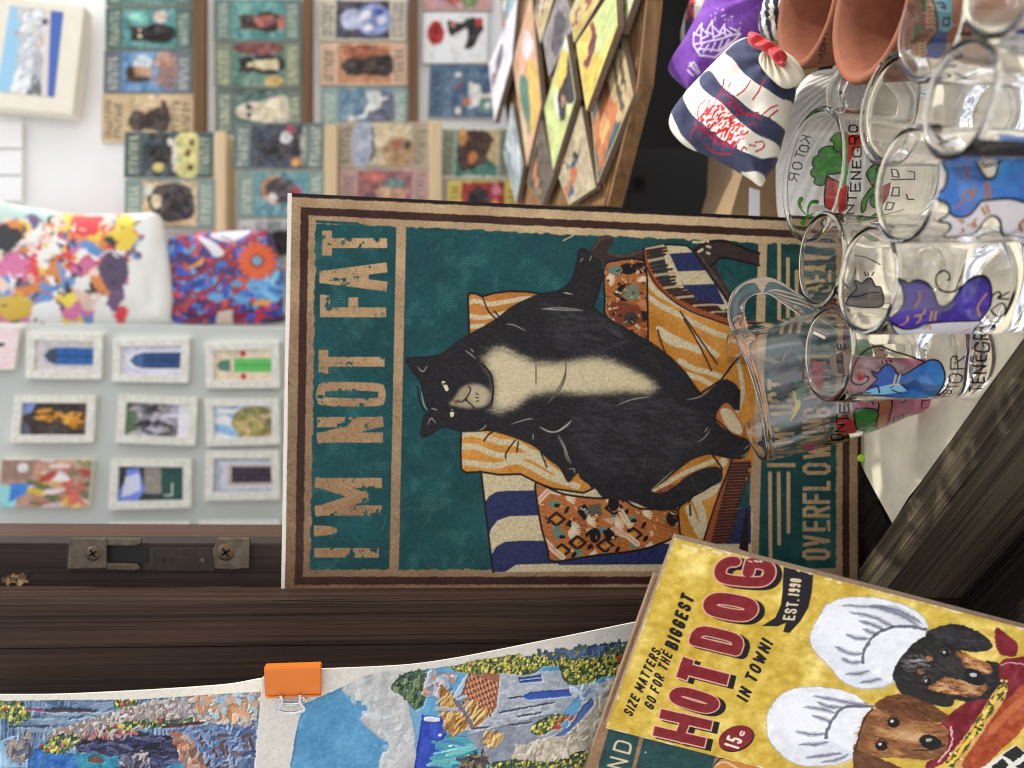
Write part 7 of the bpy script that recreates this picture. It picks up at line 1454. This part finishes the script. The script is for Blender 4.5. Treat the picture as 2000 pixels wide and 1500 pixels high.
tile([(1107, 66), (1064, 212), (1081, 334), (1125, 192)], [gn_, rgb(196, 206, 140)], 'pale green tile with a dark cat shape in the middle of the tray', 73, .012, ((rgb(232, 232, 238), C7(692, 150, 640, 285, 700, 275, 715, 200)), (yl, C7(660, 270, 700, 275, 690, 400, 640, 440)), (dk_, C7(708, 170, 740, 285, 738, 500, 692, 520, 690, 590, 662, 605, 650, 480, 690, 380, 700, 280)), (rgb(190, 130, 90), C7(668, 480, 690, 500, 672, 540)), (rgb(228, 228, 220), C7(630, 490, 650, 500, 655, 600, 640, 570))))
tile([(1012, -10), (955, 126), (966, 240), (1000, 118)], [rgb(226, 224, 232), rgb(206, 200, 208)], 'white tile with grey marks at the far left of the tray', 74, .012, ((rgb(120, 108, 130), C7(380, 200, 350, 330, 345, 420, 365, 360, 390, 260)), (rgb(150, 110, 120), C7(330, 380, 320, 460, 330, 480, 345, 420))))
tile([(1038, -20), (1002, 122), (1030, 326), (1058, 206)], [rgb(228, 164, 124), rgb(206, 170, 130)], 'peach tile with teal and yellow shapes', 75, .010, ((rgb(230, 216, 222), C7(490, 160, 475, 280, 500, 340, 525, 250)), (rgb(236, 190, 76), C7(500, 345, 545, 380, 556, 560, 520, 690, 505, 500)), (rgb(86, 140, 120), C7(462, 430, 500, 440, 512, 690, 488, 640, 470, 560)), (rgb(206, 196, 140), C7(450, 540, 480, 640, 500, 780, 470, 700))))
tile([(1098, -30), (1061, 76), (1073, 150), (1123, 46)], [rgb(146, 138, 140), rgb(176, 166, 150)], 'grey tile near the back of the tray under the yellow one', 76, .008, ((rgb(92, 84, 92), C7(640, 60, 610, 240, 640, 280, 680, 120)),))
tile([(1056, 232), (1030, 358), (1058, 400), (1082, 340)], [rgb(104, 92, 78), rgb(206, 120, 60), rgb(70, 56, 50), rgb(150, 124, 90)], 'brown tile with orange marks at the left front of the tray', 77, .008)
tile([(1135, 206), (1092, 346), (1112, 400), (1164, 366)], [rgb(186, 166, 126), rgb(50, 90, 120), rgb(60, 52, 50), rgb(206, 110, 60), rgb(206, 186, 140)], 'beige tile with blue and black marks next to the poster', 78, .007)
tile([(1148, -60), (1112, 30), (1122, 84), (1190, -30)], [rgb(220, 190, 90), rgb(160, 70, 60), rgb(206, 196, 140)], 'second yellow tile half under the dark red streaked tile', 79, .009)
tile([(1000, 200), (985, 300), (1008, 398), (1022, 322)], [rgb(150, 172, 172), rgb(110, 126, 150), rgb(196, 206, 206)], 'pale blue tile at the left edge of the tray', 80, .007)
tile([(1068, -60), (1044, 30), (1056, 84), (1092, -40)], [rgb(206, 176, 110), rgb(120, 80, 60), rgb(226, 216, 190)], 'tan tile cut off at the frame edge between the peach tile and the grey tile', 81, .009)
tile([(1000, -70), (982, 10), (990, 62), (1020, -40)], [rgb(150, 180, 190), rgb(90, 130, 150), rgb(216, 222, 222)], 'light blue tile at the back edge of the tray, behind the white tile', 82, .006)
tile([(1238, -70), (1208, 30), (1216, 66), (1252, -40)], [rgb(206, 222, 140), rgb(150, 170, 90), rgb(226, 230, 190)], 'lime tile peeping out beneath the yellow streaked tile', 83, .008)

# ------------------------------------------------------------------ the dark hollow below the tray
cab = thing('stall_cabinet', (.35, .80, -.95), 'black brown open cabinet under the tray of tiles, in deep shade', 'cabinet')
box('back_board', (-.02, .86, -.9), (.85, .88, .14), MAT['cabinet'], cab); box('side_board', (.55, .52, -.9), (.57, .855, .10), MAT['cabinet'], cab); box('bottom_board', (-.02, .56, -.25), (.545, .855, -.23), MAT['cabinet'], cab)  # side board out of view, added to keep sun off the hollow
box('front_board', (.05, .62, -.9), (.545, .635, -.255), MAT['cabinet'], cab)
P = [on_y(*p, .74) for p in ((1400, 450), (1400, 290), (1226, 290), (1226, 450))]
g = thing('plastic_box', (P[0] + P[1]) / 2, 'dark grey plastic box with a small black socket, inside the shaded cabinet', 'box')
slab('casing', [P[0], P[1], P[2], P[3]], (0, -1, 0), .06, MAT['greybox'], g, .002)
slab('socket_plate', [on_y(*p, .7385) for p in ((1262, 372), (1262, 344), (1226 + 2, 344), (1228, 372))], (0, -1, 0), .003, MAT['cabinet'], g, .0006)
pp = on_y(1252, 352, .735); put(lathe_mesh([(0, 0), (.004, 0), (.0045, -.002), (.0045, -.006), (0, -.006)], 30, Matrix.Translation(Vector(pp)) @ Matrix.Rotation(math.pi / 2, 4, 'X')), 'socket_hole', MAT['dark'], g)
P = [on_y(*p, .520) for p in ((1600, 470), (1600, 40), (1462, 40), (1452, 330), (1420, 440), (1424, 470))]
cb = thing('carton', (P[0] + P[1]) / 2, 'tan cardboard carton with a white stripe, beneath the striped sachet', 'carton'); 
slab('carton_body', P, (0, -1, 0), .07, MAT['cardboard'], cb, .0008); slab('paper_stripe', [on_y(*p, .5195) for p in ((1484, 440), (1484, 372), (1464, 366), (1462, 440))], (0, -1, 0), .0003, MAT['whitecard'], cb)
lp = at(1690, 894, .488); lp[2] = .0034; put(lathe_mesh([(0, -.003), (.0026, -.0027), (.0034, -.0018), (.0034, .0012), (.0026, .0027), (0, .003)], 32, Matrix.Translation(Vector(lp))), 'lime_cap', MAT['lime']); tag(bpy.data.objects['lime_cap'], 'bright lime green cap glimpsed behind the foot of the cat poster', 'cap')  # small solid added for a blurred bright green spot far behind

# ------------------------------------------------------------------ sachets, shell, terracotta cups
C3 = Z_(1200, 0, .4); C6 = Z_(1200, 200, .18)
def tilt(deg, yaw=0): a, b = math.radians(deg), math.radians(yaw); return np.array([math.sin(b) * math.cos(a), -math.cos(a) * math.cos(b), math.sin(a)])
nvy, crm = rgb(58, 62, 84), rgb(222, 216, 200)
def folds(c, k=16, amp=.0035, rad=70):
    c = np.array(c, float)
    return lambda p: amp * np.cos(k * np.arctan2(p[..., 1] - c[1], p[..., 0] - c[0])) * np.exp(-np.hypot(p[..., 0] - c[0], p[..., 1] - c[1]) / rad)
sg = 'lavender sachets heaped beside the terracotta cups'
# purple one and the striped one behind it
cv = px_canvas(1310, -80, 1420, 110, 2, crm); cv.poly([(1336, 90), (1330, 70), (1352, -10), (1380, -10), (1362, 60)], crm); cv.poly([(1352, -40), (1372, -40), (1360, 110), (1342, 110)], nvy); cv.poly([(1395, -40), (1420, -40), (1410, 110), (1380, 110)], nvy); cv.dabs(30, [(1345, 10), (1372, 10), (1366, 60), (1348, 60)], [rgb(196, 50, 56)], 3, 5)
o = puff('lavender_sachet', [(1331, 84), (1336, 50), (1352, 0), (1372, -60), (1440, -70), (1430, 20), (1390, 90), (1350, 110)], (1380, 20), at(1360, 40, .60), tilt(30), .020, cv, MAT['cotton'], rings=50, seg=140); tag(o, 'striped sachet with a red print, peeping out behind the purple one', 'sachet', sg)
cv = px_canvas(1290, -90, 1530, 190, 2.2, rgb(112, 66, 152)); n = fbm(cv.h, cv.w, 30, 91); cv.c += ((n - .5) * .14)[..., None]
wt = rgb(222, 212, 232)
for q in (C3(430, 215, 425, 270, 455, 318), C3(455, 318, 520, 318, 600, 250, 640, 205), C3(430, 268, 480, 262, 560, 240, 640, 205), C3(470, 175, 462, 262), C3(520, 165, 522, 250), C3(572, 180, 578, 232), C3(468, 178, 436, 225, 466, 232), C3(470, 200, 500, 232, 466, 245), C3(520, 168, 490, 215, 522, 225), C3(522, 190, 556, 222, 524, 238), C3(574, 182, 552, 212, 576, 218), C3(574, 195, 606, 214, 578, 228), C3(640, 205, 600, 190), C3(450, 290, 540, 290, 600, 245)): cv.line(q, 2.6, wt, al=.95)
for q in (C3(445, 300, 470, 270), C3(470, 305, 500, 268), C3(505, 300, 530, 258), C3(540, 285, 560, 248), C3(570, 265, 590, 238)): cv.line(q, 2.0, wt)
for i in range(26): cv.ell((1405 + RNG.uniform(0, 55), 45 + RNG.uniform(-5, 60) * .6), 1.1, 1.1, wt)
for q in (C3(385, 375, 410, 400), C3(400, 345, 430, 390), C3(425, 350, 440, 385), C3(395, 360, 420, 345)): cv.line(q, 2.4, wt)
o = puff('lavender_sachet', [(1307, 138), (1318, 116), (1334, 92), (1354, 55), (1374, 20), (1400, -30), (1470, -80), (1530, -60), (1520, 0), (1496, 40), (1470, 90), (1430, 130), (1380, 170), (1350, 182), (1338, 172), (1322, 158)], (1412, 60), at(1410, 60, .545), tilt(35), .022, cv, MAT['cotton'], rings=90, seg=260, edge=.55, bumpf=folds((1505, 10), 14, .004, 60)); tag(o, 'purple cloth sachet printed with a white sailing ship', 'sachet', sg)
cv = px_canvas(1470, -40, 1540, 70, 2, crm); 
for i in range(5): cv.poly([(1470 + 18 * i, -40), (1479 + 18 * i, -40), (1479 + 18 * i, 70), (1470 + 18 * i, 70)], nvy)
o = puff('lavender_sachet', [(1484, 56), (1492, 20), (1510, -20), (1540, -40), (1560, 0), (1545, 60), (1515, 78), (1494, 72)], (1518, 25), at(1510, 30, .50), tilt(40), .014, cv, MAT['cotton'], rings=40, seg=120, bumpf=folds((1530, 40), 10, .003, 40)); tag(o, 'small navy striped sachet wedged between the purple sachet and the smaller cup', 'sachet', sg)
# striped front one
sach = thing('lavender_sachet', at(1440, 220, .50), 'navy and cream striped sachet with a red print, tied with a red ribbon', 'sachet', sg)
cv = px_canvas(1295, 40, 1580, 370, 2.4, crm); n = fbm(cv.h, cv.w, 40, 92); fine = vnoise(cv.h, cv.w, 1.5, seed=93); cv.c += ((n - .5) * .06 + (fine - .5) * .05)[..., None]
nvc = nvy + ((n - .5) * .12 + (fine - .5) * .06)[..., None]
cv.poly(C6(560, 60, 600, -40, 790, -40, 785, 40, 850, 200, 950, 320, 1150, 480, 1400, 640, 1600, 690, 1740, 640, 1830, 560, 1760, 760, 1620, 826, 1380, 772, 1000, 590, 760, 420, 645, 190), nvc, True)
cv.poly(C6(1000, 0, 1200, 190, 1400, 370, 1560, 480, 1680, 500, 1900, 500, 1900, 340, 1780, 318, 1560, 260, 1350, 130, 1210, 0, 1060, -220, 960, -190), nvc, True)
cv.poly(C3(555, 315, 570, 275, 620, 240, 690, 215, 800, 300, 860, 410, 900, 480, 830, 530, 740, 505, 680, 470, 620, 400), nvc, True)
cv.poly(C6(560, 100, 640, 60, 645, 200, 760, 430, 700, 420, 590, 300), crm)
rd_ = rgb(188, 32, 44)
RR = random.Random(8)
reg = np.array(C6(960, 320, 1040, 250, 1150, 200, 1250, 260, 1330, 330, 1420, 400, 1500, 480, 1450, 560, 1350, 610, 1250, 560, 1100, 430))
cv.dabs(130, reg, [rd_, rgb(206, 44, 52), rgb(170, 30, 44)], 2.6, 9, asp=3.0, ang=-.6)
for q in (C6(960, 330, 965, 210, 1040, 145), C6(1000, 300, 1060, 230, 1100, 150), C6(1080, 280, 1150, 190, 1170, 160), C6(1120, 330, 1220, 230, 1220, 280)): cv.line(q, 2.4, rd_, True)
r2 = rgb(136, 40, 66)
for q in (C6(1180, 150, 1230, 20, 1240, -60), C6(1180, 160, 1260, 210, 1380, 240), C6(1240, 40, 1290, 130, 1400, 200), C6(1330, 330, 1450, 290, 1600, 260), C6(1400, 300, 1540, 300, 1640, 340), C6(1480, 420, 1560, 380, 1580, 440), C6(1300, 270, 1310, 210), C6(850, 480, 880, 420, 960, 380), C6(960, 480, 1000, 400, 1060, 460), C6(1100, 560, 1130, 470, 1180, 540), C6(1200, 590, 1240, 540, 1320, 620), C6(1000, 520, 1120, 600, 1300, 650), C6(1400, 660, 1440, 620, 1470, 640)): cv.line(q, 2.6, r2, True)
cv.dabs(40, C6(920, 350, 1000, 340, 1200, 520, 1400, 640, 1250, 600, 1050, 480), [r2, rgb(120, 36, 62)], 2.6, 12, asp=2.5); cv.dabs(40, C6(1200, 80, 1400, 220, 1640, 280, 1500, 320, 1350, 290), [r2], 2.4, 13, asp=3)
for q in (C6(1380, 130, 1460, 60, 1520, -40), C6(1540, 140, 1600, 60, 1660, -60), C6(1640, 280, 1720, 200, 1790, 150), C6(1700, 300, 1790, 200), C6(1290, 30, 1310, -20)): cv.line(q, 2.6, rgb(176, 36, 48))
for q in (C6(1560, 560, 1640, 540, 1640, 590, 1560, 640), C6(1500, 600, 1560, 590)): cv.line(q, 2.6, rgb(176, 36, 48), True)
bf = folds((1535, 130), 13, .0035, 45)
wv = lambda p: bf(p) + .002 * np.sin(p[..., 0] * .06 + p[..., 1] * .03) * np.sin(p[..., 1] * .045)
puff('cloth_bag', [(1308, 248), (1311, 228), (1320, 212), (1345, 180), (1392, 132), (1424, 100), (1452, 80), (1490, 80), (1530, 104), (1552, 130), (1556, 170), (1545, 220), (1530, 270), (1516, 320), (1500, 340), (1488, 362), (1476, 358), (1458, 345), (1392, 308), (1345, 288), (1322, 270)], (1436, 225), at(1436, 225, .492), tilt(28, 8), .024, cv, MAT['cotton'], sach, rings=110, seg=320, edge=.5, bumpf=wv)
cv2 = px_canvas(1490, 60, 1600, 200, 2, rgb(206, 196, 172))
puff('gathered_frill', [(1482, 116), (1492, 100), (1520, 96), (1548, 110), (1566, 128), (1572, 150), (1555, 168), (1530, 172), (1508, 156), (1490, 136)], (1526, 132), at(1526, 132, .462), tilt(35), .007, cv2, MAT['cotton'], sach, rings=40, seg=180, bumpf=folds((1500, 90), 26, .0022, 120))
for q, c_, dz in (([(1460, 74), (1466, 62), (1490, 72), (1516, 90), (1536, 106), (1534, 120), (1516, 116), (1490, 100), (1468, 90)], (1498, 92), .456), ([(1500, 98), (1516, 94), (1528, 112), (1534, 130), (1520, 128), (1506, 114)], (1517, 112), .452)):
    puff('ribbon', q, c_, at(c_[0], c_[1], dz), tilt(30), .004, None, MAT['ribbon'], sach, rings=30, seg=120, edge=.4, bumpf=lambda p: .0012 * np.sin((p[..., 0] * .35 + p[..., 1] * .6) * .35))

# scallop shell: ribs fan out from its hinge
HG = np.array([1712, 118.0])
def ribs(p):
    a = np.arctan2(p[..., 1] - HG[1], p[..., 0] - HG[0]); r = np.hypot(p[..., 0] - HG[0], p[..., 1] - HG[1])
    return .0026 * np.abs(np.cos(a * 40)) * np.clip(r / 110, .15, 1.3)
o = puff('scallop_shell', [(1700, 128), (1650, 134), (1600, 140), (1570, 158), (1545, 200), (1528, 245), (1519, 300), (1516, 360), (1520, 420), (1534, 455), (1580, 470), (1640, 460), (1690, 420), (1720, 340), (1728, 250), (1724, 160)], (1620, 290), at(1620, 290, .505), tilt(35), .020, None, MAT['shell'], rings=120, seg=420, edge=.5, bumpf=ribs)
tag(o, 'large white scallop shell with fanning ribs, standing behind the upright mug', 'shell')
# terracotta cups
def cup(x, y, D, label, sq_, hh=.070):
    p = on_z(x, y, hh); d = (p - CAM) @ _F; R = D * d / FPX / 2; p[2] = .0012; w_ = .0050; H = hh - .0012; hk = H / .0688
    o = thing('terracotta_cup', p, label, 'cup', 'terracotta cups on the cloth'); mt = Matrix.Translation(Vector(p))
    pr = [(0, 0), (R * .62, 0), (R * .68, .002 * hk), (R * .76, .014 * hk), (R * .86, .034 * hk), (R * .95, .056 * hk), (R, H - .002), (R - .0008, H - .0004), (R - w_ * .5, H), (R - w_, H - .0012), (R * .95 - w_, .056 * hk), (R * .86 - w_, .034 * hk), (R * .74 - w_, .012), (R * .6, .006), (0, .005)]
    put(lathe_mesh(pr, 96, mt), 'cup_body', MAT['terracotta'], o)
    rd = Round(mt, R * .70, R * 1.01, H); cv = rd.canvas()
    for ch, x0, x1, y0, y1 in sq_: glyph(cv, ch, (x0, y1), (x0, y0), (x1, y1), 2.4, rgb(60, 36, 28), rnd=.5)
    put(rd.mesh(cv, .0004), 'lettering', MAT['ink'], o)
cup(1572, -2, 262, 'smaller terracotta cup set behind, next to the red ribbon of the striped sachet', [('M', 1598, 1612, 104, 122), ('O', 1600, 1612, 88, 100), ('N', 1602, 1614, 74, 86), ('T', 1604, 1616, 60, 72)], .058)
cup(1696, 8, 296, 'larger terracotta cup in front, its dark open mouth facing up', [('K', 1745, 1757, 118, 130)], .062)
# ------------------------------------------------------------------ light
SUN = Vector((.60, .03, .80)).normalized()
w = bpy.data.worlds.new('World'); scn.world = w; w.use_nodes = True; t = w.node_tree; bgn = t.nodes['Background']
sky = t.nodes.new('ShaderNodeTexSky'); sky.sky_type = 'NISHITA'; sky.sun_disc = False
sky.sun_elevation = math.asin(SUN.z); sky.sun_rotation = math.atan2(SUN.x, SUN.y); sky.dust_density = 3; sky.air_density = 1.0
hs = t.nodes.new('ShaderNodeHueSaturation'); hs.inputs['Saturation'].default_value = .45
t.links.new(sky.outputs[0], hs.inputs['Color']); tcw = N(t, 'ShaderNodeTexCoord'); cn = N(t, 'ShaderNodeTexNoise', Scale=2.6, Detail=6.0, Roughness=.55); t.links.new(tcw.outputs['Generated'], cn.inputs['Vector'])
cr_ = N(t, 'ShaderNodeValToRGB'); cr_.color_ramp.elements[0].position = .47; cr_.color_ramp.elements[1].position = .60; t.links.new(cn.outputs['Fac'], cr_.inputs[0])
cm_ = N(t, 'ShaderNodeMix', data_type='RGBA'); t.links.new(cr_.outputs[0], cm_.inputs[0]); t.links.new(hs.outputs[0], cm_.inputs[6]); cm_.inputs[7].default_value = (9.0, 9.0, 9.2, 1)  # bright clouds out of view, added for glints and fill in the glass
t.links.new(cm_.outputs[2], bgn.inputs[0]); bgn.inputs[1].default_value = .15
ld = bpy.data.lights.new('sun', 'SUN'); ld.energy = 2.8; ld.angle = math.radians(2.5); ld.color = (1, .965, .90)
lo = bpy.data.objects.new('sun', ld); COL.objects.link(lo); lo.rotation_euler = SUN.to_track_quat('Z', 'Y').to_euler()
v = scn.view_settings; v.view_transform = 'Standard'; v.look = 'None'; v.gamma = 1; v.use_curve_mapping = False; v.exposure = .50
c = scn.cycles; c.max_bounces = 48; c.transmission_bounces = 48; c.transparent_max_bounces = 24; c.diffuse_bounces = 4; c.glossy_bounces = 8
c.sample_clamp_indirect = 20; c.blur_glossy = .3; c.use_denoising = True; c.filter_width = 1.0; c.caustics_refractive = True; c.caustics_reflective = True
ld.cycles.is_caustics_light = True
for o in scn.objects:
    if o.type != 'MESH': continue
    if o.data.materials and o.data.materials[0] == MAT['glass']: o.cycles.is_caustics_caster = True
    if o.name.split('.')[0] in ('table_cloth', 'front_rail', 'lower_ledge', 'scallop_shell', 'cup_body', 'painted_decoration', 'far_decoration'): o.cycles.is_caustics_receiver = True
